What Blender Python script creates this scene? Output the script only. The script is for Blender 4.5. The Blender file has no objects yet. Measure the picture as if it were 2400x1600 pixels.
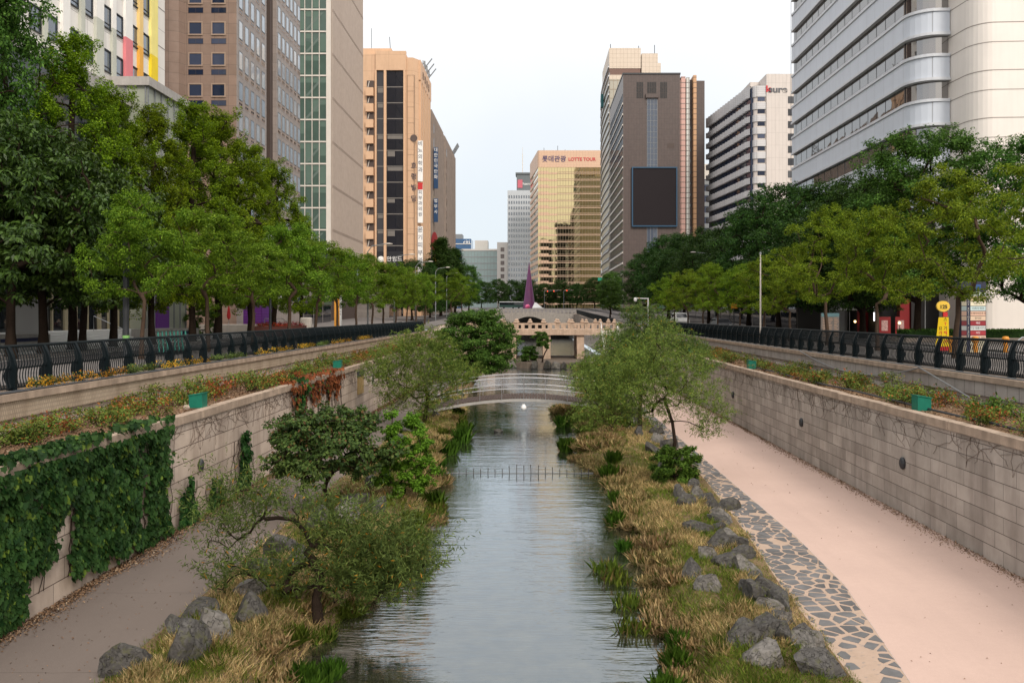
import bpy, bmesh, math, random
import numpy as np
from mathutils import Vector, Matrix, noise as mnoise
R = math.radians
rnd = random.Random(7)
HAZE = 0
SC = bpy.context.scene
COL = SC.collection

# ---------------------------------------------------------------- helpers
def link(name, mesh, parent=None, mats=None):
    o = bpy.data.objects.new(name, mesh)
    COL.objects.link(o)
    if parent is not None:
        o.parent = parent
    if mats is not None and mesh is not None:
        for m in (mats if isinstance(mats, (list, tuple)) else [mats]):
            mesh.materials.append(m)
    return o

def tag(o, label=None, cat=None, group=None, kind=None):
    if label: o['label'] = label
    if cat: o['category'] = cat
    if group: o['group'] = group
    if kind: o['kind'] = kind
    return o

def thing(name, label, cat, loc=(0, 0, 0), rz=0, group=None):
    o = bpy.data.objects.new(name, None)
    COL.objects.link(o)
    o.empty_display_size = .3
    o.location = loc
    o.rotation_euler = (0, 0, rz)
    return tag(o, label, cat, group)

def dup(root, loc, rz=0, scale=None, label=None, group=None):
    r = root.copy(); COL.objects.link(r)
    r.location = loc; r.rotation_euler = (0, 0, rz)
    if scale: r.scale = scale if isinstance(scale, (tuple, list)) else (scale,) * 3
    if label: r['label'] = label
    if group: r['group'] = group
    def rec(a, b):
        for ch in list(a.children):
            c = ch.copy(); COL.objects.link(c); c.parent = b
            rec(ch, c)
    rec(root, r)
    return r

class Face:
    """a vertical facade: origin, direction along it; outward normal = right hand of u"""
    def __init__(s, x, y, ux, uy):
        l = math.hypot(ux, uy); s.o = (x, y); s.u = (ux / l, uy / l); s.n = (uy / l, -ux / l)
        s.ang = math.atan2(s.u[1], s.u[0])
    def p(s, a, d, z):
        return (s.o[0] + s.u[0] * a + s.n[0] * d, s.o[1] + s.u[1] * a + s.n[1] * d, z)

class MB:
    def __init__(s): s.v = []; s.f = []; s.m = []
    def add(s, vs, fs, m=0):
        b = len(s.v); s.v += [tuple(v) for v in vs]
        for f in fs: s.f.append(tuple(b + i for i in f)); s.m.append(m)
        return s
    def box(s, x0, x1, y0, y1, z0, z1, m=0):
        return s.add([(x0, y0, z0), (x1, y0, z0), (x1, y1, z0), (x0, y1, z0), (x0, y0, z1), (x1, y0, z1), (x1, y1, z1), (x0, y1, z1)],
              [(0, 3, 2, 1), (4, 5, 6, 7), (0, 1, 5, 4), (1, 2, 6, 5), (2, 3, 7, 6), (3, 0, 4, 7)], m)
    def fbox(s, F, a0, a1, d0, d1, z0, z1, m=0):
        P = F.p
        return s.add([P(a0, d1, z0), P(a1, d1, z0), P(a1, d0, z0), P(a0, d0, z0), P(a0, d1, z1), P(a1, d1, z1), P(a1, d0, z1), P(a0, d0, z1)],
              [(0, 3, 2, 1), (4, 5, 6, 7), (0, 1, 5, 4), (1, 2, 6, 5), (2, 3, 7, 6), (3, 0, 4, 7)], m)
    def prism(s, poly, z0, z1, m=0):
        n = len(poly)
        vs = [(x, y, z0) for x, y in poly] + [(x, y, z1) for x, y in poly]
        fs = [tuple(range(n - 1, -1, -1)), tuple(range(n, 2 * n))] + [(i, (i + 1) % n, n + (i + 1) % n, n + i) for i in range(n)]
        return s.add(vs, fs, m)
    def tube(s, pts, rad, n=6, m=0, cap=True):
        pts = [Vector(p) for p in pts]; k = len(pts)
        if not isinstance(rad, (list, tuple)): rad = [rad] * k
        vs = []; up = None
        for i, p in enumerate(pts):
            d = (pts[min(i + 1, k - 1)] - pts[max(i - 1, 0)])
            if d.length < 1e-9: d = Vector((0, 0, 1))
            d.normalize()
            if up is None:
                up = Vector((1, 0, 0)) if abs(d.x) < .8 else Vector((0, 1, 0))
            a = (up - d * up.dot(d))
            if a.length < 1e-6: a = d.orthogonal()
            a.normalize(); b = d.cross(a); up = a
            for j in range(n):
                t = 2 * math.pi * j / n
                vs.append(p + a * (math.cos(t) * rad[i]) + b * (math.sin(t) * rad[i]))
        fs = [(i * n + j, i * n + (j + 1) % n, (i + 1) * n + (j + 1) % n, (i + 1) * n + j) for i in range(k - 1) for j in range(n)]
        if cap: fs += [tuple(range(n - 1, -1, -1)), tuple((k - 1) * n + j for j in range(n))]
        return s.add(vs, fs, m)
    def lathe(s, prof, n=12, c=(0, 0, 0), m=0):
        vs = []
        for r, z in prof:
            for j in range(n):
                t = 2 * math.pi * j / n
                vs.append((c[0] + r * math.cos(t), c[1] + r * math.sin(t), c[2] + z))
        k = len(prof)
        fs = [(i * n + j, i * n + (j + 1) % n, (i + 1) * n + (j + 1) % n, (i + 1) * n + j) for i in range(k - 1) for j in range(n)]
        fs += [tuple(range(n - 1, -1, -1)), tuple((k - 1) * n + j for j in range(n))]
        return s.add(vs, fs, m)
    def mesh(s, name, mats=None, smooth=False):
        me = bpy.data.meshes.new(name)
        me.from_pydata(s.v, [], s.f)
        if mats is not None:
            for mm in (mats if isinstance(mats, (list, tuple)) else [mats]): me.materials.append(mm)
        if max(s.m, default=0): me.polygons.foreach_set('material_index', s.m)
        if smooth: me.polygons.foreach_set('use_smooth', [True] * len(s.f))
        me.update(); return me
    def build(s, name, mats, parent=None, smooth=False):
        return link(name, s.mesh(name, mats, smooth), parent)

def np_mesh(name, V, mats=None, mi=None):
    """V: (faces, k, 3) separate polygons of k corners"""
    n, k = V.shape[:2]
    me = bpy.data.meshes.new(name)
    me.vertices.add(n * k); me.vertices.foreach_set('co', V.reshape(-1).astype(np.float32))
    me.loops.add(n * k); me.loops.foreach_set('vertex_index', np.arange(n * k, dtype=np.int32))
    me.polygons.add(n)
    me.polygons.foreach_set('loop_start', np.arange(0, n * k, k, dtype=np.int32))
    me.polygons.foreach_set('loop_total', np.full(n, k, dtype=np.int32))
    if mi is not None: me.polygons.foreach_set('material_index', mi.astype(np.int32))
    if mats is not None:
        for mm in (mats if isinstance(mats, (list, tuple)) else [mats]): me.materials.append(mm)
    me.update(calc_edges=True); me.validate()
    return me

# ---------------------------------------------------------------- materials
class NT:
    def __init__(s, name):
        s.mat = bpy.data.materials.new(name); s.mat.use_nodes = True
        s.t = s.mat.node_tree; s.t.nodes.clear()
        s.out = s.n('ShaderNodeOutputMaterial')
    def n(s, typ, **kw):
        nd = s.t.nodes.new(typ)
        for k, v in kw.items():
            if k.startswith('i_'):
                key = k[2:]
                key = int(key) if key.isdigit() else key.replace('_', ' ')
                s.set(nd.inputs[key], v)
            else: setattr(nd, k, v)
        return nd
    def set(s, sock, v):
        if isinstance(v, bpy.types.NodeSocket): s.t.links.new(v, sock)
        else: sock.default_value = v
    def l(s, a, b): s.t.links.new(a, b)
    def mixc(s, f, a, b, typ='MIX'):
        nd = s.n('ShaderNodeMix', data_type='RGBA', blend_type=typ)
        s.set(nd.inputs[0], f); s.set(nd.inputs[6], a); s.set(nd.inputs[7], b)
        return nd.outputs[2]
    def math(s, op, a, b=0.0, c=False):
        nd = s.n('ShaderNodeMath', operation=op, use_clamp=c)
        s.set(nd.inputs[0], a); s.set(nd.inputs[1], b); return nd.outputs[0]
    def ramp(s, f, stops):
        nd = s.n('ShaderNodeValToRGB'); s.set(nd.inputs[0], f)
        e = nd.color_ramp.elements
        while len(e) < len(stops): e.new(.5)
        for i, (p, c) in enumerate(stops):
            e[i].position = p; e[i].color = c if len(c) == 4 else (*c, 1)
        return nd.outputs[0]
    def noise(s, vec, scale, detail=4, rough=.55):
        nd = s.n('ShaderNodeTexNoise'); s.l(vec, nd.inputs['Vector'])
        nd.inputs['Scale'].default_value = scale; nd.inputs['Detail'].default_value = detail
        nd.inputs['Roughness'].default_value = rough
        return nd.outputs[0]
    def co(s, scale=(1, 1, 1), swap=None):
        tc = s.n('ShaderNodeTexCoord').outputs['Object']
        if swap:
            sx = s.n('ShaderNodeSeparateXYZ'); s.l(tc, sx.inputs[0])
            cb = s.n('ShaderNodeCombineXYZ')
            for i, ax in enumerate(swap):
                if ax in 'XYZ': s.l(sx.outputs['XYZ'.index(ax)], cb.inputs[i])
            tc = cb.outputs[0]
        mp = s.n('ShaderNodeMapping'); s.l(tc, mp.inputs[0]); mp.inputs['Scale'].default_value = scale
        return mp.outputs[0]
    def bump(s, h, strength=.3, dist=.02, normal=None):
        nd = s.n('ShaderNodeBump'); s.set(nd.inputs['Height'], h)
        nd.inputs['Strength'].default_value = strength; nd.inputs['Distance'].default_value = dist
        if normal: s.l(normal, nd.inputs['Normal'])
        return nd.outputs[0]
    def pbsdf(s, col, rough=.6, metal=0, normal=None, ior=1.45, spec=.5):
        p = s.n('ShaderNodeBsdfPrincipled')
        s.set(p.inputs['Base Color'], (*col, 1) if isinstance(col, tuple) and len(col) == 3 else col)
        s.set(p.inputs['Roughness'], rough); s.set(p.inputs['Metallic'], metal)
        p.inputs['IOR'].default_value = ior
        p.inputs['Specular IOR Level'].default_value = spec
        if normal: s.l(normal, p.inputs['Normal'])
        return p
    def done(s, sh):
        s.l(sh.outputs[0] if hasattr(sh, 'outputs') else sh, s.out.inputs[0]); return s.mat

def c4(c, k=1): return (min(c[0] * k, 1), min(c[1] * k, 1), min(c[2] * k, 1), 1)

def plain(name, col, rough=.6, var=.12, scale=2.0, bump=.15, bscale=30, metal=0, streak=0, spec=.5, crack=0):
    t = NT(name); v = t.co()
    c = t.mixc(t.noise(v, scale, 5), c4(col, 1 - var * 1.6), c4(col, 1 + var * 1.6))
    if streak:
        st = t.noise(t.co((2.2, 2.2, .12)), 1.6, 5)
        c = t.mixc(t.math('MULTIPLY', t.ramp(st, [(.42, (0, 0, 0)), (.72, (1, 1, 1))]), streak), c, c4(col, .5))
    hb = t.noise(v, bscale, 3)
    if crack:
        vo = t.n('ShaderNodeTexVoronoi', feature='DISTANCE_TO_EDGE'); vo.inputs['Scale'].default_value = crack
        wv = t.n('ShaderNodeVectorMath', operation='ADD'); t.l(v, wv.inputs[0]); nn = t.n('ShaderNodeTexNoise'); nn.inputs['Scale'].default_value = 3; t.l(v, nn.inputs['Vector']); t.l(nn.outputs['Color'], wv.inputs[1]); t.l(wv.outputs[0], vo.inputs['Vector'])
        ck = t.ramp(vo.outputs['Distance'], [(.0, (0, 0, 0)), (.022, (1, 1, 1))]); c = t.mixc(ck, c4(col, .5), c); hb = t.math('ADD', hb, ck)
        sp0 = t.n('ShaderNodeNewGeometry'); sz0 = t.n('ShaderNodeSeparateXYZ'); t.l(sp0.outputs['Normal'], sz0.inputs[0])
        ms = t.math('MULTIPLY', t.ramp(t.noise(v, 2.3, 5, .7), [(.52, (0, 0, 0)), (.62, (1, 1, 1))]), .55); c = t.mixc(ms, c, (.085, .085, .035, 1))
    nm = t.bump(hb, bump, .02) if bump else None
    return t.done(t.pbsdf(c, rough, metal, nm, spec=min(spec, .12) if rough > .7 else spec))

def glass(name, col, ior=1.9, wob=.012, rough=.02, var=.3, wscale=.35):
    t = NT(name); v = t.co()
    c = t.mixc(t.noise(v, .5, 2), c4(col, 1 - var), c4(col, 1 + var))
    oi = t.n('ShaderNodeObjectInfo').outputs['Random']
    c = t.mixc(t.ramp(oi, [(.62, (0, 0, 0)), (.66, (.35, .35, .35)), (.88, (.5, .5, .5)), (1, (.75, .75, .75))]), c, (min(.5, col[0] * 3 + .06), min(.5, col[1] * 3 + .055), min(.5, col[2] * 3 + .045), 1))
    nm = t.bump(t.noise(v, wscale, 2), wob, 1.0)
    return t.done(t.pbsdf(c, rough, 0, nm, ior=ior))

def masonry(name, c1, c2, mortar, bw, rh, ms=.012, axes='YZ', offset=.5, bump=.5, var=.25, stain=.3, grain=40, rough=.85, streak=True, hj=0):
    t = NT(name); v = t.co(swap=axes)
    b = t.n('ShaderNodeTexBrick'); t.l(v, b.inputs['Vector'])
    b.offset = offset; b.inputs['Scale'].default_value = 1
    b.inputs['Color1'].default_value = c4(c1); b.inputs['Color2'].default_value = c4(c2); b.inputs['Mortar'].default_value = c4(mortar)
    b.inputs['Mortar Size'].default_value = ms; b.inputs['Brick Width'].default_value = bw; b.inputs['Row Height'].default_value = rh
    b.inputs['Mortar Smooth'].default_value = .15
    ov = t.co()
    c = t.mixc(t.math('MULTIPLY', t.noise(ov, 1.3, 6, .6), 1.0), t.mixc(var, b.outputs[0], (0, 0, 0, 1)), t.mixc(var * .5, b.outputs[0], (1, .95, .9, 1)))
    if stain:
        st = t.noise(t.co((1.1, 1.1, .22)) if streak else ov, 1.1, 6, .6)
        c = t.mixc(t.math('MULTIPLY', t.ramp(st, [(.45, (0, 0, 0)), (.75, (1, 1, 1))]), stain), c, c4((c1[0] * .32, c1[1] * .3, c1[2] * .3)))
    if hj:
        sp = t.n('ShaderNodeSeparateXYZ'); t.l(v, sp.inputs[0])
        fr = t.math('ABSOLUTE', t.math('SUBTRACT', t.math('FRACT', t.math('ADD', t.math('DIVIDE', sp.outputs[1], rh), .5)), .5))
        ln = t.ramp(t.math('ADD', fr, t.math('MULTIPLY', t.noise(ov, 6, 3), .02)), [(.016, (1, 1, 1)), (.04, (0, 0, 0))])
        c = t.mixc(t.math('MULTIPLY', ln, hj), c, c4((c1[0] * .14, c1[1] * .12, c1[2] * .12)))
    h = t.math('ADD', t.math('MULTIPLY', b.outputs['Fac'], -1.0), t.math('MULTIPLY', t.noise(ov, grain, 3), .25))
    return t.done(t.pbsdf(c, rough, 0, t.bump(h, bump, .03), spec=.12 if rough > .7 else .4))

def leafmat(name, dark, light, trans=.3, rough=.5, alt=None, alt_p=.1, spec=.12):
    t = NT(name)
    g = t.n('ShaderNodeNewGeometry').outputs['Random Per Island']
    stops = [(0, c4(dark)), (1, c4(light))] if alt is None else [(0, c4(dark)), (1 - alt_p, c4(light)), (1 - alt_p + .01, c4(alt)), (1, c4(alt))]
    c = t.ramp(g, stops)
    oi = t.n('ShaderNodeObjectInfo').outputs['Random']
    big = t.noise(t.n('ShaderNodeTexCoord').outputs['Object'], .9, 3)  # broad noise puts light and shaded clumps into the leaf colour
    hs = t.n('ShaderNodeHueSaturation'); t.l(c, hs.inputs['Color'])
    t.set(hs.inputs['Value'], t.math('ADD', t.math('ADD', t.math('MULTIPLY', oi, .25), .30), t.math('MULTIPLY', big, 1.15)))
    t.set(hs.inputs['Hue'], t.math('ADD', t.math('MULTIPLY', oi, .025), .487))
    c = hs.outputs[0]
    p = t.pbsdf(c, rough, spec=spec)
    tr = t.n('ShaderNodeBsdfTranslucent'); t.l(c, tr.inputs[0])
    mx = t.n('ShaderNodeMixShader'); mx.inputs[0].default_value = trans
    t.l(p.outputs[0], mx.inputs[1]); t.l(tr.outputs[0], mx.inputs[2])
    return t.done(mx)

def emit(name, col, s=1.0):
    t = NT(name); e = t.n('ShaderNodeEmission'); e.inputs[0].default_value = c4(col); e.inputs[1].default_value = s
    return t.done(e)

MAT = {}
def mk():
    m = MAT
    m['bark'] = plain('bark', (.026, .017, .012), .9, .35, 6, .8, 25, streak=.4)
    m['bark_pale'] = plain('bark_pale', (.07, .046, .032), .9, .3, 8, .6, 30)
    m['fence'] = plain('fence_paint', (.004, .008, .010), .5, .3, 4, .05, 60, spec=.15)
    m['steel'] = plain('steel', (.42, .42, .43), .35, .1, 4, .03, 60, metal=.85)
    m['grey_metal'] = plain('grey_metal', (.2, .21, .22), .5, .15, 4, .05, 60, metal=.3)
    m['dark_metal'] = plain('dark_metal', (.03, .032, .036), .5, .2, 4, .05, 60)
    m['coping'] = plain('coping_stone', (.37, .285, .22), .9, .38, 2.2, .5, 40, streak=.55)
    m['granite'] = plain('granite', (.40, .33, .28), .85, .18, 2.5, .35, 45, streak=.45)
    m['granite_pale'] = plain('granite_pale', (.55, .50, .45), .8, .12, 2.5, .25, 45, streak=.2)
    m['bridge_stone'] = plain('bridge_stone', (.50, .37, .28), .85, .25, 2.0, .35, 30, streak=.5)
    m['concrete'] = plain('concrete', (.38, .36, .34), .85, .15, 2, .3, 40, streak=.3)
    m['white'] = plain('white_paint', (.78, .77, .76), .5, .05, 1, .05, 40, streak=.08)
    m['soil'] = plain('soil', (.20, .125, .075), .95, .35, 5, .8, 25)
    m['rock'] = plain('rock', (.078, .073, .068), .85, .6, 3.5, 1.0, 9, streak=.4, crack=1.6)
    m['rock_pale'] = plain('rock_pale', (.15, .138, .126), .85, .55, 3.5, 1.0, 9, streak=.4, crack=1.3)
    m['asphalt'] = plain('asphalt', (.06, .055, .055), .9, .2, .8, .3, 90)
    m['paving'] = masonry('paving', (.15, .13, .12), (.125, .11, .105), (.13, .12, .11), .6, .6, .01, 'XY', 0, .2, .2, .2, streak=False)
    m['green_box'] = plain('green_paint', (.004, .14, .092), .45, .15, 5, .05, 40, streak=.2)
    m['wall_L'] = masonry('retaining_masonry', (.58, .455, .36), (.40, .315, .255), (.17, .13, .105), 1.05, .45, .010, 'YZ', .37, .7, .38, .6, hj=.85)
    m['wall_R'] = masonry('retaining_masonry_grey', (.47, .40, .345), (.30, .255, .215), (.19, .16, .135), .88, .40, .009, 'YZ', .41, .7, .38, .65, hj=.85)
    m['flute'] = masonry('hammered_stone', (.52, .40, .28), (.46, .355, .25), (.36, .28, .20), .085, .12, .02, 'YZ', .5, .9, .25, .6, 60)
    m['flute_R'] = masonry('hammered_stone_grey', (.37, .335, .31), (.33, .30, .28), (.10, .09, .085), .62, 1.6, .012, 'YZ', 0, .8, .22, .4, 55)
mk()
# ---------------------------------------------------------------- camera, light, sky
cam_d = bpy.data.cameras.new('camera'); cam = bpy.data.objects.new('camera', cam_d); COL.objects.link(cam)
cam.location = (0, 0, 6); cam.rotation_euler = (R(90), 0, 0)
cam_d.lens = 28.5; cam_d.sensor_width = 36; cam_d.shift_x = -.02125; cam_d.shift_y = -.02625
cam_d.clip_start = .1; cam_d.clip_end = 6000
SC.camera = cam
SC.view_settings.view_transform = 'Standard'; SC.view_settings.look = 'None'
SC.view_settings.exposure = 0.0; SC.view_settings.gamma = 1

SUN_AZ, SUN_EL = R(156), R(36)            # azimuth from +Y clockwise: behind the camera, a little to its right hand
sd = bpy.data.lights.new('sun', 'SUN'); sun = bpy.data.objects.new('sun', sd); COL.objects.link(sun)
sd.energy = 2.1; sd.angle = R(16); sd.color = (1, .92, .82)
dirv = Vector((math.sin(SUN_AZ) * math.cos(SUN_EL), math.cos(SUN_AZ) * math.cos(SUN_EL), math.sin(SUN_EL)))
sun.rotation_euler = dirv.to_track_quat('Z', 'Y').to_euler()
sun.location = (40, -60, 60)

W = bpy.data.worlds.new('World'); SC.world = W; W.use_nodes = True
wt = W.node_tree; wt.nodes.clear()
def wn(t, **k):
    n = wt.nodes.new(t)
    for a, b in k.items(): setattr(n, a, b)
    return n
wo = wn('ShaderNodeOutputWorld'); bg = wn('ShaderNodeBackground'); wt.links.new(bg.outputs[0], wo.inputs[0])
bg.inputs[1].default_value = .1
sky = wn('ShaderNodeTexSky', sky_type='NISHITA'); sky.sun_disc = False; sky.sun_elevation = SUN_EL; sky.sun_rotation = SUN_AZ
tc = wn('ShaderNodeTexCoord'); sx = wn('ShaderNodeSeparateXYZ'); wt.links.new(tc.outputs['Generated'], sx.inputs[0])
def wramp(f, stops):
    r = wn('ShaderNodeValToRGB'); wt.links.new(f, r.inputs[0]); e = r.color_ramp.elements
    while len(e) < len(stops): e.new(.5)
    for i, (p, c) in enumerate(stops): e[i].position = p; e[i].color = (*c, 1)
    return r.outputs[0]
# thin high overcast: pale blue at the horizon, white above
ov = wramp(sx.outputs[2], [(0, (.43, .467, .50)), (.14, (.48, .51, .53)), (.33, (.60, .60, .60)), (.7, (.88, .88, .88)), (1, (1, 1, 1))])
sc_ = wn('ShaderNodeVectorMath', operation='SCALE'); wt.links.new(ov, sc_.inputs[0]); sc_.inputs[3].default_value = 20
ns = wn('ShaderNodeTexNoise'); ns.inputs['Scale'].default_value = 2.2; ns.inputs['Detail'].default_value = 5
wt.links.new(tc.outputs['Generated'], ns.inputs['Vector'])
cl = wramp(ns.outputs[0], [(.3, (.92, .93, .95)), (.7, (1.06, 1.05, 1.03))])
mu = wn('ShaderNodeVectorMath', operation='MULTIPLY'); wt.links.new(sc_.outputs[0], mu.inputs[0]); wt.links.new(cl, mu.inputs[1])
# warm glow of the low sun behind the cloud, opposite the view
dp = wn('ShaderNodeVectorMath', operation='DOT_PRODUCT'); wt.links.new(tc.outputs['Generated'], dp.inputs[0])
dp.inputs[1].default_value = dirv
gl = wramp(dp.outputs['Value'], [(.3, (0, 0, 0)), (.8, (.35, .26, .17)), (1, (1, .78, .52))])
gs = wn('ShaderNodeVectorMath', operation='SCALE'); wt.links.new(gl, gs.inputs[0]); gs.inputs[3].default_value = 9
ad = wn('ShaderNodeVectorMath', operation='ADD'); wt.links.new(mu.outputs[0], ad.inputs[0]); wt.links.new(gs.outputs[0], ad.inputs[1])
mx = wn('ShaderNodeMix', data_type='RGBA'); mx.inputs[0].default_value = .15
wt.links.new(ad.outputs[0], mx.inputs[6]); wt.links.new(sky.outputs[0], mx.inputs[7]); wt.links.new(mx.outputs[2], bg.inputs[0])

# ---------------------------------------------------------------- levels
def lut(tab):
    ys = [a for a, b in tab]; xs = [b for a, b in tab]
    return lambda y: float(np.interp(y, ys, xs))
edgeL = lut([(8, -4.4), (14, -4.35), (16, -4.1), (18, -3.75), (22, -3.15), (25, -3.0), (29, -3.4), (33, -3.9), (38, -4.1), (43, -3.8), (52, -4.2), (62, -5.0), (75, -5.4), (95, -5.6), (103, -5.6), (104, -8.5), (240, -8.5)])
edgeR = lut([(8, 2.35), (14, 2.5), (18, 2.6), (22, 3.0), (24.6, 2.65), (27, 3.0), (31, 3.0), (34.5, 2.3), (36.5, 1.5), (39, 1.6), (42, 2.5), (47, 2.6), (50, 1.5), (54, 1.4), (58, 2.6), (75, 3.6), (95, 4.4), (103, 4.4), (104, 9), (240, 9)])
PL = -7.05
PR0 = lut([(8, 4.9), (14.5, 5.3), (18, 5.45), (22, 5.8), (29.5, 6.2), (40, 6.4), (240, 6.4)])
PR1 = lut([(8, 5.6), (12, 5.95), (14.5, 6.35), (18, 6.9), (22, 7.1), (240, 7.1)])      # left path edge; flagstone band between the bank and the pink path
WL, WR = -9.9, 11.1                   # faces of the lower retaining walls
UL, UR = -13.2, 14.6                  # faces of the upper walls
WATER = -.4
def SZ(y): return 4.0 + .0185 * max(0, min(y, 360) - 102)
def sstep(t): t = max(0, min(1, t)); return t * t * (3 - 2 * t)
def nz(x, y, s=1.0, k=0): return mnoise.noise(Vector((x * s, y * s, 3.7 + k)))
def bankL(x, y):
    e = edgeL(y); t = (e - x) / (e - PL)
    z = -.75 + .95 * sstep((t + .12) * 2.3)
    z += .10 * nz(x, y, .9) * (1 - abs(2 * min(max(t, 0), 1) - 1)) + .05 * nz(x, y, 2.7, 5)
    k = sstep((t - .7) / .3)
    return z * (1 - k) + .012 * k
def bankR(x, y):
    e = edgeR(y); t = (x - e) / (PR0(y) - e)
    z = -.75 + .82 * sstep((t + .15) * 1.9)
    z += .06 * nz(x, y, 1.1, 9) + .03 * nz(x, y, 3, 2)
    k = sstep((t - .75) / .25)
    return z * (1 - k) + .012 * k

def grid(name, mat, xs_of_y, ys, zf, kind='structure', label=None, cat=None, smooth=True):
    V = []; n = None
    for y in ys:
        xs = xs_of_y(y); n = len(xs)
        V += [(x, y, zf(x, y)) for x in xs]
    F = [(r * n + i, r * n + i + 1, (r + 1) * n + i + 1, (r + 1) * n + i) for r in range(len(ys) - 1) for i in range(n - 1)]
    me = bpy.data.meshes.new(name); me.from_pydata(V, [], F); me.materials.append(mat)
    if smooth: me.polygons.foreach_set('use_smooth', [True] * len(F))
    me.update(); return tag(link(name, me), label, cat, kind=kind)

ys_st = [-60, 0, 40, 80, 102, 140, 180, 236, 300, 360, 420, 800, 3000]
g = MB()
for a, b in zip(ys_st[:-1], ys_st[1:]):
    za, zb = SZ(a) - .02, SZ(b) - .02
    for x0, x1 in ((-3000, -14.4), (15.8, 3000)) + (((-14.4, 15.8),) if a >= 236 else ()):
        g.add([(x0, a, za), (x1, a, za), (x1, b, zb), (x0, b, zb)], [(0, 1, 2, 3)])
tag(g.build('ground', MAT['paving']), 'grey paved city ground behind the two embankments', 'ground', kind='structure')
def strip(name, mat, x0, x1, dz, y0=-40, y1=360, thick=0, label=None, cat=None):
    m = MB(); yy = [y0] + [y for y in ys_st if y0 < y < y1] + [y1]
    for a, b in zip(yy[:-1], yy[1:]):
        za, zb = SZ(a) + dz, SZ(b) + dz
        m.add([(x0, a, za), (x1, a, za), (x1, b, zb), (x0, b, zb)], [(0, 1, 2, 3)])
        if thick:
            for x in (x0, x1):
                m.add([(x, a, za - thick), (x, b, zb - thick), (x, b, zb), (x, a, za)], [(0, 1, 2, 3), ])
    return tag(m.build(name, mat), label, cat, kind='structure')
strip('road', MAT['asphalt'], -23, -17.6, .004, label='dark asphalt street on the brown path side', cat='road')
strip('road', MAT['asphalt'], 19.4, 24.6, .004, label='dark asphalt street on the pink path side', cat='road')
strip('pavement', MAT['paving'], -17.6, -14.0, .13, y1=236, thick=.15, label='kerbed pavement between the fence and the street, brown path side', cat='pavement')
strip('pavement', MAT['paving'], -36, -23, .13, y1=236, thick=.15, label='kerbed pavement before the white and brown office blocks', cat='pavement')
strip('pavement', MAT['paving'], 15.3, 19.4, .13, y1=236, thick=.15, label='kerbed pavement between the fence and the street, pink path side', cat='pavement')
strip('pavement', MAT['paving'], 24.6, 32, .13, y1=236, thick=.15, label='kerbed pavement before the shop fronts', cat='pavement')
lm = plain('road_paint', (.6, .58, .55), .7, .15, 5, .1)
for xa in (-22.6, -18.0, 19.8, 24.2):
    strip('road_line', lm, xa - .06, xa + .06, .009, label='thin painted edge line along the street', cat='road marking')

# paths, flagstone band, banks, bed, water
def path_mat(name, col, var, joint=None):
    t = NT(name); v = t.co()
    c = t.mixc(t.noise(v, .35, 5, .6), c4(col, 1 - var), c4(col, 1 + var))
    c = t.mixc(t.math('MULTIPLY', t.noise(v, 7, 5, .7), .35), c, c4(col, .72))
    sp = t.ramp(t.noise(v, 55, 2), [(.45, (0, 0, 0)), (.7, (1, 1, 1))])
    c = t.mixc(t.math('MULTIPLY', sp, .16), c, c4(col, 1.35))
    wr = t.ramp(t.noise(t.co((1.2, .12, 1)), 1.5, 4), [(.5, (0, 0, 0)), (.72, (1, 1, 1))])
    c = t.mixc(t.math('MULTIPLY', wr, .14), c, c4(col, .7))
    if joint:
        sp_ = t.n('ShaderNodeSeparateXYZ'); t.l(t.co(), sp_.inputs[0])
        fr = t.math('FRACT', t.math('DIVIDE', t.math('ADD', sp_.outputs[1], t.math('MULTIPLY', t.noise(v, 2, 2), .12)), joint))
        ln = t.math('LESS_THAN', t.math('ABSOLUTE', t.math('SUBTRACT', fr, .5)), .0026)
        c = t.mixc(t.math('MULTIPLY', ln, .55), c, c4(col, .45))
    return t.done(t.pbsdf(c, .92, 0, t.bump(t.noise(v, 120, 2), .25, .01), spec=.25))
yy = [4, 8, 12, 14.5, 18, 20, 22, 30, 45, 60, 80, 100, 140, 236]
grid('path', path_mat('brown_paving', (.155, .125, .108), .14, 3.9), lambda y: [WL - .3, PL - .6, PL], yy, lambda x, y: 0.004, label='brown tarred path beside the ivy wall', cat='path')
grid('path', path_mat('pink_paving', (.50, .360, .303), .15), lambda y: [PR1(y), 8.8, WR + .3], [y for y in yy if y < 100] + [103], lambda x, y: 0.012, label='smooth pink path beside the grey block wall', cat='path')
t = NT('sandy_mortar'); v = t.co()
c = t.mixc(t.noise(v, 3, 6, .65), (.34, .25, .19, 1), (.46, .34, .265, 1))
ch = t.ramp(t.noise(t.co((1, 1.6, 1)), 7, 3), [(.60, (0, 0, 0)), (.64, (1, 1, 1))])
c = t.mixc(t.math('MULTIPLY', ch, .45), c, (.20, .19, .185, 1))
c = t.mixc(t.math('MULTIPLY', t.ramp(t.noise(v, 1.1, 5, .7), [(.55, (0, 0, 0)), (.7, (1, 1, 1))]), .4), c, (.26, .19, .13, 1))
m_flag = t.done(t.pbsdf(c, .92, 0, t.bump(t.noise(v, 40, 4), .5, .02), spec=.1))
m_stone = plain('flagstone_grey', (.135, .132, .132), .8, .5, 1.6, .6, 22)
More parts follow.
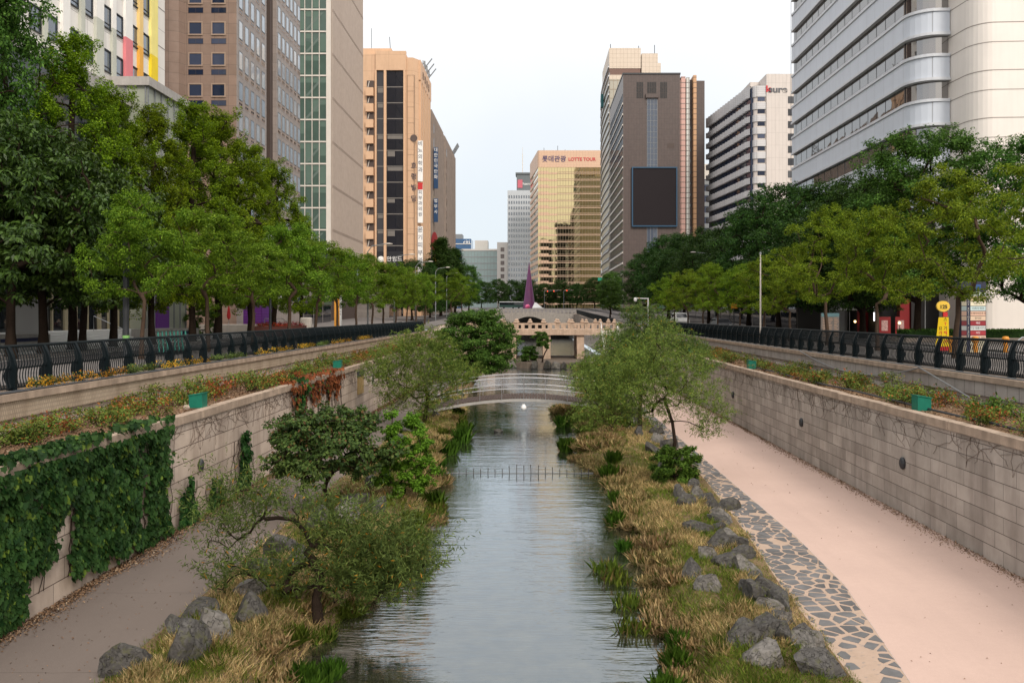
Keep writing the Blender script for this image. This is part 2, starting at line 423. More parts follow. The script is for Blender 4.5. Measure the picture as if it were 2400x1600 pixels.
def flagstones():
    """every stone a clipped cell of a jittered grid, a little proud of the mortar, many half buried in sand"""
    rr = random.Random(12); mb = MB(); cells = {}
    cw, chh = .38, .27
    ny = int(62 / chh)
    for r in range(ny):
        for q in range(-1, 9):
            cells[(q, r)] = (q * cw + (.25 if r % 2 else 0) + rr.uniform(-.19, .19), 6 + r * chh + rr.uniform(-.12, .12))
    for (q, r), (px, py) in cells.items():
        x0, x1 = PR0(py), PR1(py)
        if not (-.05 < px < x1 - x0 + .05): continue
        poly = [(px - .6, py - .5), (px + .6, py - .5), (px + .6, py + .5), (px - .6, py + .5)]
        for dq in (-2, -1, 0, 1, 2):
            for dr in (-2, -1, 0, 1, 2):
                o = cells.get((q + dq, r + dr))
                if o is None or (dq == 0 and dr == 0): continue
                mx_, my_ = (px + o[0]) / 2, (py + o[1]) / 2; nx_, ny_ = o[0] - px, o[1] - py
                l = math.hypot(nx_, ny_); nx_ /= l; ny_ /= l; off = -rr.uniform(.006, .02)
                out = []
                for a, b in zip(poly, poly[1:] + poly[:1]):
                    da = (a[0] - mx_) * nx_ + (a[1] - my_) * ny_ - off; db = (b[0] - mx_) * nx_ + (b[1] - my_) * ny_ - off
                    if da <= 0: out.append(a)
                    if da * db < 0:
                        k = da / (da - db); out.append((a[0] + (b[0] - a[0]) * k, a[1] + (b[1] - a[1]) * k))
                poly = out
                if len(poly) < 3: break
            if len(poly) < 3: break
        if len(poly) < 3: continue
        poly = [(min(max(a, 0.03), x1 - x0 - .02), b) for a, b in poly]
        q2 = []
        for p_ in poly:
            if not q2 or math.hypot(p_[0] - q2[-1][0], p_[1] - q2[-1][1]) > .02: q2.append(p_)
        if len(q2) < 3: continue
        cx = sum(p_[0] for p_ in q2) / len(q2); cy = sum(p_[1] for p_ in q2) / len(q2)
        u = cx / (x1 - x0); bury = .5 + .5 * mnoise.noise(Vector((cx * 1.3, py * .6, 5)))
        near = max(0, min(1, (20 - py) / 5))
        k = bury + .24 * near + .25 * (1 - u) - .12
        if k > .95 or rr.random() < .06: continue
        sh = (1 - .35 * max(0, k - .35)) * rr.uniform(.82, .98); top = .011 + .014 * (1 - max(0, min(1, k))) + rr.uniform(0, .004)
        tilt = rr.uniform(-.008, .008)
        n = len(q2); X0_ = x0
        bot = [(X0_ + cx + (a - cx) * sh * 1.02, cy + (b - cy) * sh * 1.02, .003) for a, b in q2]
        tp = [(X0_ + cx + (a - cx) * sh * .95, cy + (b - cy) * sh * .95, top + tilt * (a - cx) * 4) for a, b in q2]
        mb.add(bot + tp, [tuple(range(n, 2 * n))] + [(i, (i + 1) % n, n + (i + 1) % n, n + i) for i in range(n)])
    tag(mb.build('paving_stones', m_stone), 'flat grey irregular stones set in the sandy strip beside the pink path', 'paving stones', kind='structure')
flagstones()
grid('path', m_flag, lambda y: [PR0(y) - .35, (PR0(y) + PR1(y)) / 2, PR1(y)], [y for y in yy if y < 100] + [103], lambda x, y: 0.008, label='sandy mortar strip carrying the grey paving stones beside the pink path', cat='path')

t = NT('bank_soil'); v = t.co()
c = t.ramp(t.noise(v, 1.4, 6, .65), [(.3, (.10, .065, .038)), (.5, (.24, .165, .09)), (.62, (.31, .22, .12)), (.75, (.11, .12, .035))])
c = t.mixc(t.noise(v, 14, 4), c, (.12, .08, .05, 1))
m_bank = t.done(t.pbsdf(c, .95, 0, t.bump(t.noise(v, 16, 5), .9, .06), spec=.1))
ysb = [4 + .35 * i for i in range(160)] + [60 + 2.5 * i for i in range(1, 18)]
grid('river_bank', m_bank, lambda y: [edgeL(y) + .5 - (edgeL(y) + .5 - PL + .02) * i / 16 for i in range(17)], ysb, bankL, label='grassy earth bank between the brown path and the stream', cat='bank')
grid('river_bank', m_bank, lambda y: [edgeR(y) - .5 + (PR0(y) + .02 - edgeR(y) + .5) * i / 14 for i in range(15)], ysb, bankR, label='grassy earth bank between the flagstones and the stream', cat='bank')

t = NT('stream_water'); v = t.co((.42, 1.9, 1)); tc_ = t.n('ShaderNodeTexCoord').outputs['Object']
n1 = t.noise(v, 1.1, 4, .5); n2 = t.noise(t.co((1.0, 4.2, 1)), 2.4, 3, .5)
rif = t.noise(t.co((.5, .35, 1)), .55, 3)
sy_ = t.n('ShaderNodeSeparateXYZ'); t.l(tc_, sy_.inputs[0])
rf = t.n('ShaderNodeMapRange', interpolation_type='SMOOTHSTEP'); t.l(sy_.outputs[1], rf.inputs[0]); rf.inputs[1].default_value = 50; rf.inputs[2].default_value = 58; rf.inputs[3].default_value = 0; rf.inputs[4].default_value = 1.0
n3 = t.noise(t.co((.5, 1.3, 1)), 1.6, 4, .6)
hgt = t.math('ADD', t.math('ADD', t.math('MULTIPLY', n1, .8), t.math('MULTIPLY', t.math('MULTIPLY', n3, rf.outputs[0]), 2.6)), t.math('MULTIPLY', n2, t.math('MULTIPLY', rif, .55)))
nm = t.bump(hgt, .20, .13)
cw = t.mixc(t.ramp(t.noise(tc_, 2.2, 6, .7), [(.35, (0, 0, 0)), (.7, (1, 1, 1))]), (.004, .006, .004, 1), (.045, .042, .024, 1))
df = t.n('ShaderNodeBsdfDiffuse'); t.l(cw, df.inputs[0])
gl_ = t.n('ShaderNodeBsdfGlossy'); gl_.inputs['Roughness'].default_value = .04; t.l(nm, gl_.inputs['Normal']); gl_.inputs[0].default_value = (.88, .95, 1, 1)
fr = t.n('ShaderNodeFresnel'); fr.inputs[0].default_value = 2.0; t.l(nm, fr.inputs['Normal'])
ms_ = t.n('ShaderNodeMixShader'); t.l(t.math('MULTIPLY', fr.outputs[0], 1.5, True), ms_.inputs[0]); t.l(df.outputs[0], ms_.inputs[1]); t.l(gl_.outputs[0], ms_.inputs[2])
m_water = t.done(ms_)
grid('water', m_water, lambda y: [edgeL(y) - 1.2, 0, edgeR(y) + 1.0], [4, 12, 18, 24, 28, 33, 36, 40, 44, 48, 52, 58, 66, 78, 95, 102.9, 104, 120, 236], lambda x, y: WATER, label='shallow rippling grey stream flowing between the two banks', cat='water')

# ---------------------------------------------------------------- retaining walls
def TZ(x, y):
    d = abs(x - (WL if x < 0 else WR)); return 3.10 + (.10 * nz(x, y, .8) + .04 * nz(x, y, 3)) * min(1, max(0, d - .2)) - .10 * min(1, d / 2.5)
def retaining(side):
    s = -1 if side == 'L' else 1
    wx, ux = (WL, UL) if side == 'L' else (WR, UR)
    nm_ = 'brown path' if side == 'L' else 'pink path'
    y0, y1 = -6, 103.5
    lo = thing('retaining_wall', 'lower wall of coursed stone blocks with ivy beside the brown path' if side == 'L' else 'lower wall of grey stone blocks beside the pink path', 'wall', (wx, y0, 0))
    m = MB(); m.box(*sorted((0, s * .3)), 0, y1 - y0, -.5, 2.93)
    m.build('block_face', MAT['wall_L' if side == 'L' else 'wall_R'], lo)
    # coping: separate stones, slightly uneven
    m = MB(); y = 0; rr = random.Random(3 + s)
    while y < y1 - y0:
        L = rr.uniform(1.1, 1.7); e = rr.uniform(-.012, .012); top = 3.16 + rr.uniform(-.01, .01)
        m.box(*sorted((-s * (.07 + e), s * .26)), y + .004, min(y + L, y1 - y0) - .004, 2.93, top); y += L
    m.build('coping', MAT['coping'], lo)
    up = thing('retaining_wall', 'upper wall of fluted beige stone under the fence, brown path side' if side == 'L' else 'upper wall of pale grey panels under the fence, pink path side', 'wall', (ux, y0, 0))
    m = MB(); m.box(*sorted((s * .10, s * 1.2)), 0, y1 - y0, 2.5, 3.36); m.build('foot_course', MAT['wall_L' if side == 'L' else 'wall_R'], up)
    m = MB(); m.box(*sorted((0, s * 1.2)), 0, y1 - y0, 3.36, 3.82)
    m.build('panel_face', MAT['flute' if side == 'L' else 'flute_R'], up)
    m = MB(); y = 0
    while y < y1 - y0:
        L = 1.56 * 2; m.box(*sorted((-s * .07, s * 1.2)), y + .004, min(y + L, y1 - y0) - .004, 3.82, 4.0); y += L
    m.build('coping', MAT['coping'], up)
    a, b = sorted((wx + s * .25, ux))
    grid('terrace_bed', MAT['soil'], lambda y: [a + (b - a) * i / 6 for i in range(7)], [y0 + 1.2 * i for i in range(92)],
         lambda x, y: TZ(x, y),
         label='planted soil terrace above the lower wall, %s side' % nm_, cat='planting bed')
retaining('L'); retaining('R')

# ---------------------------------------------------------------- the two fences
def prof(t):          # offset towards the stream and half width at height t (0 bottom, 1 top)
    c = np.interp(t, [0, .12, .3, .45, .6, .8, 1], [.17, .12, .08, .10, .15, .10, 0])
    w = np.interp(t, [0, .12, .3, .45, .6, .8, 1], [.07, .11, .17, .14, .085, .06, .045])
    return float(c), float(w)
FH = 1.15; BAY = 1.56
def make_fence(side, x, y_first, n):
    s = 1 if side == 'L' else -1
    lab = 'dark green metal fence of wavy bars above the upper wall, %s side' % ('brown path' if side == 'L' else 'pink path')
    f = thing('metal_fence', lab, 'fence', (x, y_first, 4.0))
    ts = [i / 12 for i in range(13)]
    pm = MB()
    for a, b in zip(ts[:-1], ts[1:]):
        (c0, w0), (c1, w1) = prof(a), prof(b); z0, z1 = a * FH, b * FH; h = .05
        q = [(s * (c0 - w0), -h, z0), (s * (c0 + w0), -h, z0), (s * (c0 + w0), h, z0), (s * (c0 - w0), h, z0),
             (s * (c1 - w1), -h, z1), (s * (c1 + w1), -h, z1), (s * (c1 + w1), h, z1), (s * (c1 - w1), h, z1)]
        q = q; pm.add(q, [(0, 1, 5, 4), (1, 2, 6, 5), (2, 3, 7, 6), (3, 0, 4, 7)])
    pm.box(s * .02 if s > 0 else -.32, .32 if s > 0 else -.02, -.07, .07, 0, .025)
    pm_me = pm.mesh('post', MAT['fence'])
    bm = MB(); np_ = 12
    for k in range(np_):
        yy_ = (k + .9) * BAY / (np_ + .8)
        tt = [.07 + .93 * i / 9 for i in range(10)]
        bm.tube([(s * (prof(t)[0] + .02), yy_, t * FH) for t in tt], .0165, 4, cap=False)
    bm_me = bm.mesh('bar_panel', MAT['fence'])
    for i in range(n):
        o = link('post', pm_me, f); o.location = (0, i * BAY, 0)
        if i < n - 1:
            o = link('bar_panel', bm_me, f); o.location = (0, i * BAY, 0)
    L = (n - 1) * BAY
    MB().tube([(0, -.05, FH), (0, L + .05, FH)], .046, 8).build('top_rail', MAT['fence'], f)
    c = prof(.5)[0]; MB().box(s * c - .03, s * c + .03, -.02, L, .5 * FH - .015, .5 * FH + .015).build('middle_rail', MAT['fence'], f)
    c = prof(.07)[0] + .02; MB().box(s * c - .028, s * c + .028, -.02, L, .06 * FH - .012, .06 * FH + .012).build('bottom_rail', MAT['fence'], f)
    return f
make_fence('L', -13.9, 21.4 - BAY * 9, 61)
make_fence('R', 15.2, 24.0 - BAY * 10, 61)
# cables lying along the copings, and the drooping hose
cm = MB()
for k, (dx, r) in enumerate(((0, .028), (.09, .02))):
    pts = [(-13.22 - dx + .03 * nz(3 + k, y * 1.0, .5), y, 4.03 + .02 * abs(nz(1, y, .4, k))) for y in np.arange(6, 100, 1.0)]
    cm.tube(pts, r, 5)
tag(cm.build('cable', MAT['dark_metal']), 'dark cables running along the coping under the fence, brown path side', 'cable')
cm = MB()
cm.tube([(14.72 + .05 * nz(8, y, .6), y, 4.03) for y in np.arange(8, 90, 1.0)], .025, 5)
tag(cm.build('cable', MAT['grey_metal']), 'grey cable lying along the coping under the fence, pink path side', 'cable')
hs = MB(); sag = [(36.0, 4.0, 0), (31, 3.93, .55), (25.6, 4.0, 0)]
pts = []
for i in range(21):
    u = i / 20; pts.append((14.46, 44 + (30.4 - 44) * u, 4.02 - .75 * (4 * u * (1 - u)) * (.75 + .25 * u)))
for i in range(1, 14):
    u = i / 13; pts.append((14.46 - 1.0 * u, 30.4 - 6.6 * u, 4.02 - .85 * u))
hs.tube(pts, .024, 6); tag(hs.build('hose', MAT['grey_metal']), 'thin grey hose drooping from the upper wall, pink path side', 'hose')
hs = MB(); hs.tube([(11.75 + .12 * nz(2, y, .5), y, 3.2 + .02 * nz(5, y, .8)) for y in np.arange(14, 45, .6)], .035, 6)
tag(hs.build('hose', MAT['dark_metal']), 'black hose lying on the lower wall top, pink path side', 'hose')

pv = masonry('plaza_white', (.62, .61, .60), (.58, .57, .56), (.08, .08, .08), 6, 1.1, .05, 'XY', 0, .1, .1, .1, 30, .5, streak=False)
grid('plaza', pv, lambda y: [-32.4, -28, -24.0], [38, 60, 80], lambda x, y: 4.136, label='white plaza paving with thin dark joints before the glass hall', cat='plaza')
# ---------------------------------------------------------------- foliage
def unit(a): return a / np.maximum(np.linalg.norm(a, axis=-1, keepdims=True), 1e-9)
def leaves(P, D, N, L, Wd, fold=.18, shape='leaf'):
    """one small folded polygon per leaf: P base, D direction, N normal"""
    D = unit(D); S = unit(np.cross(D, N)); N = unit(np.cross(S, D))
    L = np.broadcast_to(L, (len(P),))[:, None]; Wd = np.broadcast_to(Wd, (len(P),))[:, None]
    if shape == 'leaf':
        a = P; b = P + D * L * .45 + S * Wd * .5 + N * L * fold * .5; c = P + D * L - N * L * fold * .6; d = P + D * L * .45 - S * Wd * .5 + N * L * fold * .5
        return np.stack([a, b, c, d], 1)
    if shape == 'ivy':
        o = [(-.05, 0), (.02, .5), (.42, .42), (.55, .5), (.62, .25), (1, 0), (.62, -.25), (.55, -.5), (.42, -.42), (.02, -.5)]
        return np.stack([P + D * L * u + S * Wd * w - N * L * fold * abs(w) for u, w in o], 1)
    if shape == 'blade':
        return np.stack([P - S * Wd * .5, P + S * Wd * .5, P + D * L * .55 + S * Wd * .3, P + D * L + N * L * fold, P + D * L * .55 - S * Wd * .3], 1)

def rdir(g, n):
    return unit(g.normal(size=(n, 3)))

def crown_leaves(g, centers, rads, per, L, Wd, up=.6, out=.5, droop=0., core=None, shell=.45, flat=1., shape='leaf'):
    """leaves round many small clump centres"""
    C = np.repeat(np.asarray(centers), per, 0); Rr = np.repeat(np.asarray(rads), per, 0)
    if Rr.ndim == 1: Rr = np.stack([Rr, Rr, Rr * flat], 1)
    n = len(C)
    d = rdir(g, n); r = g.random(n) ** shell
    P = C + d * r[:, None] * Rr
    mid = np.asarray(core if core is not None else np.mean(centers, 0))
    o = unit(P - mid)
    N = unit(o * out + np.array([0, 0, up]) + rdir(g, n) * .75)
    D = unit(np.cross(N, rdir(g, n)) + d * .5 + np.array([0, 0, -droop]))
    l = L * g.uniform(.7, 1.25, n); w = Wd * g.uniform(.75, 1.2, n)
    return leaves(P, D, N, l, w, shape=shape)

def skeleton(mb, trunk, targets, r0, rtip=.012, up=.35, n=6, expo=.5, jitter=.06, seed=0):
    """trunk: list of points; targets: tips. Greedy branching, pipe-model radii; returns nothing, adds tubes to mb"""
    rr = random.Random(seed)
    nodes = [Vector(p) for p in trunk]; par = [i - 1 for i in range(len(trunk))]
    tops = nodes[-1]; base_n = len(trunk)
    order = sorted(targets, key=lambda p: (Vector(p) - tops).length)
    for tg in order:
        tg = Vector(tg); best, bi = 1e9, 0
        for i, q in enumerate(nodes):
            if i < base_n * .45: continue
            d = (tg - q).length + max(0, q.z - tg.z) * 1.2 + .25 * (i < base_n)
            if d < best: best, bi = d, i
        q = nodes[bi]; d = tg - q
        steps = 3 if d.length > .8 else 2
        prev = bi
        for k in range(1, steps + 1):
            u = k / steps
            p = q + d * u + Vector((0, 0, up * d.length * .35 * math.sin(u * math.pi) * (1 if d.z < d.length * .6 else .2)))
            if k < steps: p += Vector((rr.uniform(-1, 1), rr.uniform(-1, 1), rr.uniform(-1, 1))) * jitter * d.length
            nodes.append(p); par.append(prev); prev = len(nodes) - 1
    cnt = [0] * len(nodes); kids = [[] for _ in nodes]
    for i, p in enumerate(par):
        if p >= 0: kids[p].append(i)
    for i in range(len(nodes) - 1, -1, -1):
        cnt[i] = 1 if not kids[i] else sum(cnt[k] for k in kids[i])
    tot = cnt[0]
    rad = [max(rtip, r0 * (c / tot) ** expo) for c in cnt]
    for i in range(base_n): rad[i] = r0 * (1 - .35 * i / base_n)
    rad[0] *= 1.35
    done = set()
    def chain(i, first):
        pts, rs = ([nodes[first]], [rad[i]]) if first is not None else ([], [])
        while True:
            pts.append(nodes[i]); rs.append(rad[i])
            if not kids[i]: break
            ks = sorted(kids[i], key=lambda k: -cnt[k])
            if i < base_n - 1: ks = [i + 1] + [k for k in ks if k != i + 1]
            for k in ks[1:]: stack.append((k, i))
            i = ks[0]
        if len(pts) > 1: mb.tube(pts, rs, n if rs[0] > .05 else 4, cap=False)
    stack = [(0, None)]
    while stack:
        i, f = stack.pop(); chain(i, f)

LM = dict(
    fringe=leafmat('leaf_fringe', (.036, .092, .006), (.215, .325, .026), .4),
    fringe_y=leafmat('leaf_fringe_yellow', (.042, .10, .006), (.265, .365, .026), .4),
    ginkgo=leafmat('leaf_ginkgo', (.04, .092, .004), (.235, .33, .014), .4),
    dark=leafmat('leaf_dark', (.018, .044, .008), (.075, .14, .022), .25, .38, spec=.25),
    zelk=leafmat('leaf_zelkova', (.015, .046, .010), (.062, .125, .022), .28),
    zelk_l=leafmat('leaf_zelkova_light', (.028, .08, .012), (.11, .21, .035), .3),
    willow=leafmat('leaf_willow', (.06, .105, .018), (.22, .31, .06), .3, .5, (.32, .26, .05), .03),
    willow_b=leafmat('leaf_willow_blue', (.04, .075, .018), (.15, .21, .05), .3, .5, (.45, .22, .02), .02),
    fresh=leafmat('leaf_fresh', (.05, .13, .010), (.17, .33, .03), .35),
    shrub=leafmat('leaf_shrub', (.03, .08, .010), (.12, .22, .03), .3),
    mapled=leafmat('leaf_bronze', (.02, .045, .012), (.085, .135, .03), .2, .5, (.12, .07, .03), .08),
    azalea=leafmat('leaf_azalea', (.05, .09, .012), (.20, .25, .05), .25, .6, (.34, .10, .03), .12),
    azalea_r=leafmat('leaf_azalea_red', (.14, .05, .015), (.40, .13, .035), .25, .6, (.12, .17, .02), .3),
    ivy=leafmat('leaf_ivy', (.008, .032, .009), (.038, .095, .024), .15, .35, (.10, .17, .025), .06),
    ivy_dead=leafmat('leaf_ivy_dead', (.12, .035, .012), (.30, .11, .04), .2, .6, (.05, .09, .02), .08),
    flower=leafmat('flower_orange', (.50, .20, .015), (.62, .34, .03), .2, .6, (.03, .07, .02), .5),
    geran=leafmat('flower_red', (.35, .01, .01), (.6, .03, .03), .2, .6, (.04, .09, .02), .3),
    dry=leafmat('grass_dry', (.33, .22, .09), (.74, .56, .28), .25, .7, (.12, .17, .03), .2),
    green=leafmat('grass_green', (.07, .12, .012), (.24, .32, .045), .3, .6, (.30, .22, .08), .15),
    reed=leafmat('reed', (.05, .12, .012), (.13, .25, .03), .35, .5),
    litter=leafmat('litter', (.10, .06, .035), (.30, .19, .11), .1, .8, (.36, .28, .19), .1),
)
def sweep(base, ang, length, rise, k=5):
    return [(base[0] + math.cos(ang) * length * (i / k), base[1] + math.sin(ang) * length * (i / k), base[2] + rise * (i / k)) for i in range(k + 1)]

def tree_proto(name, cat, trunk_mb, trunk_mat, crown_V, leaf_mat):
    t = thing(name, None, cat)
    trunk_mb.build('trunk', trunk_mat, t, smooth=True)
    link('crown', np_mesh('crown', crown_V, leaf_mat), t)
    return t

def make_fringe(seed, mat, H=6.6, Rc=2.6):
    """layered small tree: several stems, flat pads of leaves"""
    g = np.random.default_rng(seed); rr = random.Random(seed)
    pads = []
    for k in range(60):
        u = (k + .5) / 60
        z = 2.75 + (H - 2.9) * u ** .9
        env = Rc * (math.sin(math.pi * min(1, .2 + .8 * (1 - u)) * .62) ** .7) * (1.0 if u < .75 else (1.3 - 1.0 * (u - .45)))
        a = k * 2.4 + rr.uniform(-.4, .4); r = env * rr.uniform(.25, 1.0) * (1 + .3 * mnoise.noise(Vector((math.cos(a) * 1.2 + seed, math.sin(a) * 1.2, u * 2))))
        if mnoise.noise(Vector((math.cos(a) * 1.4, math.sin(a) * 1.4, z * .6 + seed * 3.3))) < -.22: continue
        pads.append((math.cos(a) * r, math.sin(a) * r, z + rr.uniform(-.5, .5)))
    mb = MB()
    lean = rr.uniform(-.25, .25)
    trunk = [(0, 0, -.05), (.03, 0, .5), (lean * .4, .04, 1.1), (lean * .7, 0, 1.8), (lean, .05, 2.5)]
    skeleton(mb, trunk, pads, .12, .008, .2, seed=seed, expo=.66)
    C, Rd = [], []
    for p in pads:
        for j in range(5):
            C.append((p[0] + rr.gauss(0, .34), p[1] + rr.gauss(0, .34), p[2] + rr.gauss(0, .16)))
            q = rr.uniform(.18, .40); Rd.append((q, q, q * .6))
    V = crown_leaves(g, C, np.array(Rd), 84, .128, .053, up=.8, out=.35, droop=.35, core=(0, 0, 2.5))
    return mb, V

def make_ginkgo(seed, H=16.5, Rc=3.6, z0=3.2):
    g = np.random.default_rng(seed); rr = random.Random(seed)
    tips = []
    for k in range(130):
        u = ((k + .5) / 130) ** 1.1
        z = z0 + (H - z0) * u
        env = Rc * min(1.0, .55 + 1.6 * u) * max(.04, (1 - u)) ** .55
        a = k * 2.4 + rr.uniform(-.5, .5); r = env * math.sqrt(rr.uniform(.12, 1.0))
        tips.append((math.cos(a) * r, math.sin(a) * r, z + rr.uniform(-.4, .4)))
    mb = MB()
    skeleton(mb, [(0, 0, -.05)] + [(rr.uniform(-.1, .1), rr.uniform(-.1, .1), H * .85 * i / 9) for i in range(1, 10)], tips, .24, .012, .5, seed=seed, expo=.5)
    C, Rd = [], []
    for p in tips:
        for j in range(7):      # spurs along an ascending spray
            u = rr.random(); o = Vector((p[0], p[1], 0)); o = o.normalized() if o.length > .1 else Vector((0, 0, 0))
            C.append((p[0] + o.x * (u - .5) * .9 + rr.gauss(0, .22), p[1] + o.y * (u - .5) * .9 + rr.gauss(0, .22), p[2] + (u - .4) * .8 + rr.gauss(0, .15)))
            Rd.append((rr.uniform(.2, .36),) * 2 + (rr.uniform(.22, .4),))
    V = crown_leaves(g, C, np.array(Rd), 74, .115, .10, up=.45, out=.6, core=(0, 0, H * .4))
    return mb, V

def make_round(seed, H=14, Rc=5, z0=3.5, n=120, L=.2, Wd=.09, per=40, sub=7, flat=.55, lay=1.0, r0=.3, droop=.2, trunk=None, pw=.5):
    g = np.random.default_rng(seed); rr = random.Random(seed)
    tips = []
    for k in range(n):
        u = (k + .5) / n; z = z0 + (H - z0) * u
        env = Rc * (4 * (u * .82 + .16) * (1 - (u * .82 + .16))) ** pw
        a = k * 2.4 + rr.uniform(-.6, .6); r = env * (rr.uniform(.1, 1.0)) ** .5
        bump = 1 + .22 * mnoise.noise(Vector((math.cos(a) * 1.3, math.sin(a) * 1.3, u * 3 + seed)))
        tips.append((math.cos(a) * r * bump, math.sin(a) * r * bump, z + rr.uniform(-.35, .35) * lay))
    mb = MB()
    skeleton(mb, trunk or [(0, 0, -.05), (.05, 0, z0 * .35), (.12, .06, z0 * .75), (.05, .1, z0 * 1.15)], tips, r0, .014, .3, seed=seed)
    C, Rd = [], []
    s = Rc / 5
    for p in tips:
        for j in range(sub):
            C.append((p[0] + rr.gauss(0, .55) * s, p[1] + rr.gauss(0, .55) * s, p[2] + rr.gauss(0, .28) * s))
            q = rr.uniform(.3, .6) * s; Rd.append((q, q, q * flat))
    V = crown_leaves(g, C, np.array(Rd), per, L, Wd, up=.8, out=.4, droop=droop, core=(0, 0, z0))
    return mb, V

def make_cone(seed, H=16, Rc=6.0, z0=2.0):
    g = np.random.default_rng(seed); rr = random.Random(seed)
    tips = []
    for k in range(120):
        u = (k + .5) / 120; z = z0 + (H - z0) * u
        a = k * 2.4 + rr.uniform(-.5, .5); r = Rc * (1 - u) ** .75 * rr.uniform(.3, 1.0) * (1 + .25 * mnoise.noise(Vector((math.cos(a) * 1.5, math.sin(a) * 1.5, u * 4)))) + .1
        tips.append((math.cos(a) * r, math.sin(a) * r, z))
    mb = MB(); skeleton(mb, [(0, 0, -.05)] + [(0, 0, H * .9 * i / 9) for i in range(1, 10)], tips, .26, .02, -.1, seed=seed)
    C = [(p[0] + rr.gauss(0, .45), p[1] + rr.gauss(0, .45), p[2] + rr.gauss(0, .3)) for p in tips for _ in range(8)]
    V = crown_leaves(g, C, np.full(len(C), .55), 36, .32, .16, up=.4, out=.6, flat=.7, core=(0, 0, H * .3))
    return mb, V

def make_willow(seed, stems, clumps, L=.12, Wd=.02, nstrand=900, slen=(.5, 1.1), per=16, r0=.09, spread=.5, down=.7, upright=.0):
    """stems: trunk polyline; clumps: (x,y,z,r) masses of hanging twigs"""
    g = np.random.default_rng(seed); rr = random.Random(seed)
    tips = []
    for (x, y, z, r) in clumps:
        for _ in range(max(4, int(14 * r))):
            d = Vector((rr.gauss(0, 1), rr.gauss(0, 1), rr.gauss(0, .8))).normalized() * r * rr.uniform(.4, 1)
            tips.append((x + d.x, y + d.y, z + d.z))
    mb = MB(); skeleton(mb, stems, tips, r0, .005, .25, seed=seed, n=6, expo=.6)
    w = np.array([c[3] ** 2 for c in clumps]); w = w / w.sum()
    V = []
    for s in range(nstrand):
        c = clumps[g.choice(len(clumps), p=w)]
        d = rdir(g, 1)[0]; r = c[3] * g.random() ** .45
        p = np.array(c[:3]) + d * r * np.array([1, 1, .85]); ln = g.uniform(*slen)
        dr = np.array([d[0] * spread + g.normal() * .2, d[1] * spread + g.normal() * .2, .45 + upright * .8])
        us = np.linspace(0, 1, per)[:, None]
        path = p + dr * ln * us + np.array([0, 0, -1]) * ln * down * 1.5 * us ** 2
        tg = dr + np.array([0, 0, -1]) * 3.0 * down * us
        side = rdir(g, per); D = unit(unit(tg) * .55 + side * .75 + np.array([0, 0, -.25 + upright * .4]))
        N = unit(rdir(g, per) + np.array([0, 0, .6]))
        V.append(leaves(path, D, N, L * g.uniform(.7, 1.25, per), Wd * g.uniform(.8, 1.3, per), .1))
    return mb, np.concatenate(V)

A1 = tree_proto('street_tree', 'tree', *(lambda r: (r[0], MAT['bark_pale'], r[1]))(make_fringe(11, None)), LM['fringe'])
A2 = tree_proto('street_tree', 'tree', *(lambda r: (r[0], MAT['bark_pale'], r[1]))(make_fringe(23, None, 7.6, 2.75)), LM['fringe_y'])
A3 = tree_proto('street_tree', 'tree', *(lambda r: (r[0], MAT['bark_pale'], r[1]))(make_fringe(37, None, 6.4, 2.7)), LM['fringe'])
A4 = tree_proto('street_tree', 'tree', *(lambda r: (r[0], MAT['bark_pale'], r[1]))(make_fringe(41, None, 7.9, 2.9)), LM['fringe_y'])
A5 = tree_proto('street_tree', 'tree', *(lambda r: (r[0], MAT['bark_pale'], r[1]))(make_fringe(57, None, 7.0, 2.5)), LM['fringe'])
A6 = tree_proto('street_tree', 'tree', *(lambda r: (r[0], MAT['bark_pale'], r[1]))(make_fringe(63, None, 7.3, 2.4)), LM['fringe_y'])
G1 = tree_proto('ginkgo_tree', 'tree', *(lambda r: (r[0], MAT['bark'], r[1]))(make_ginkgo(5, 17.5, 4.3)), LM['ginkgo'])
G2 = tree_proto('ginkgo_tree', 'tree', *(lambda r: (r[0], MAT['bark'], r[1]))(make_ginkgo(8, 16, 4.6, 2.8)), LM['ginkgo'])
K1 = tree_proto('broadleaf_tree', 'tree', *(lambda r: (r[0], MAT['bark'], r[1]))(make_round(3, 11.5, 4.8, 3.4, 95, .31, .135, 32, 7, .5, 1, .25, .55)), LM['dark'])
Z1 = tree_proto('broadleaf_tree', 'tree', *(lambda r: (r[0], MAT['bark'], r[1]))(make_round(13, 14.5, 6.2, 3.4, 150, .27, .125, 38, 8, .45, 1.3, .3, .35)), LM['zelk'])
Z2 = tree_proto('broadleaf_tree', 'tree', *(lambda r: (r[0], MAT['bark'], r[1]))(make_round(17, 13.2, 5.8, 2.8, 140, .27, .125, 38, 8, .5, 1.3, .3, .3)), LM['zelk'])
Z3 = tree_proto('broadleaf_tree', 'tree', *(lambda r: (r[0], MAT['bark'], r[1]))(make_round(19, 14, 4.4, 3.6, 130, .20, .10, 46, 9, .7, 1.0, .26, .2, pw=.42)), LM['zelk_l'])
C1 = tree_proto('conical_tree', 'tree', *(lambda r: (r[0], MAT['bark'], r[1]))(make_cone(29)), LM['zelk'])
PROTO_USED = set()
def plant(p, x, y, s, label, group=None, rz=None, z=None, sz=1.0):
    rz = rnd.uniform(0, 6.28) if rz is None else rz
    z = SZ(y) + .1 if z is None else z
    if p.name not in PROTO_USED:
        PROTO_USED.add(p.name); r = p
        r.location = (x, y, z); r.rotation_euler = (0, 0, rz); r['label'] = label
        if group: r['group'] = group
    else: r = dup(p, (x, y, z), rz, None, label, group)
    q_ = random.Random(int(x * 31 + y * 17)); r.scale = (s * q_.uniform(.9, 1.1), s * q_.uniform(.9, 1.1), s * sz * q_.uniform(.96, 1.05))
    return r
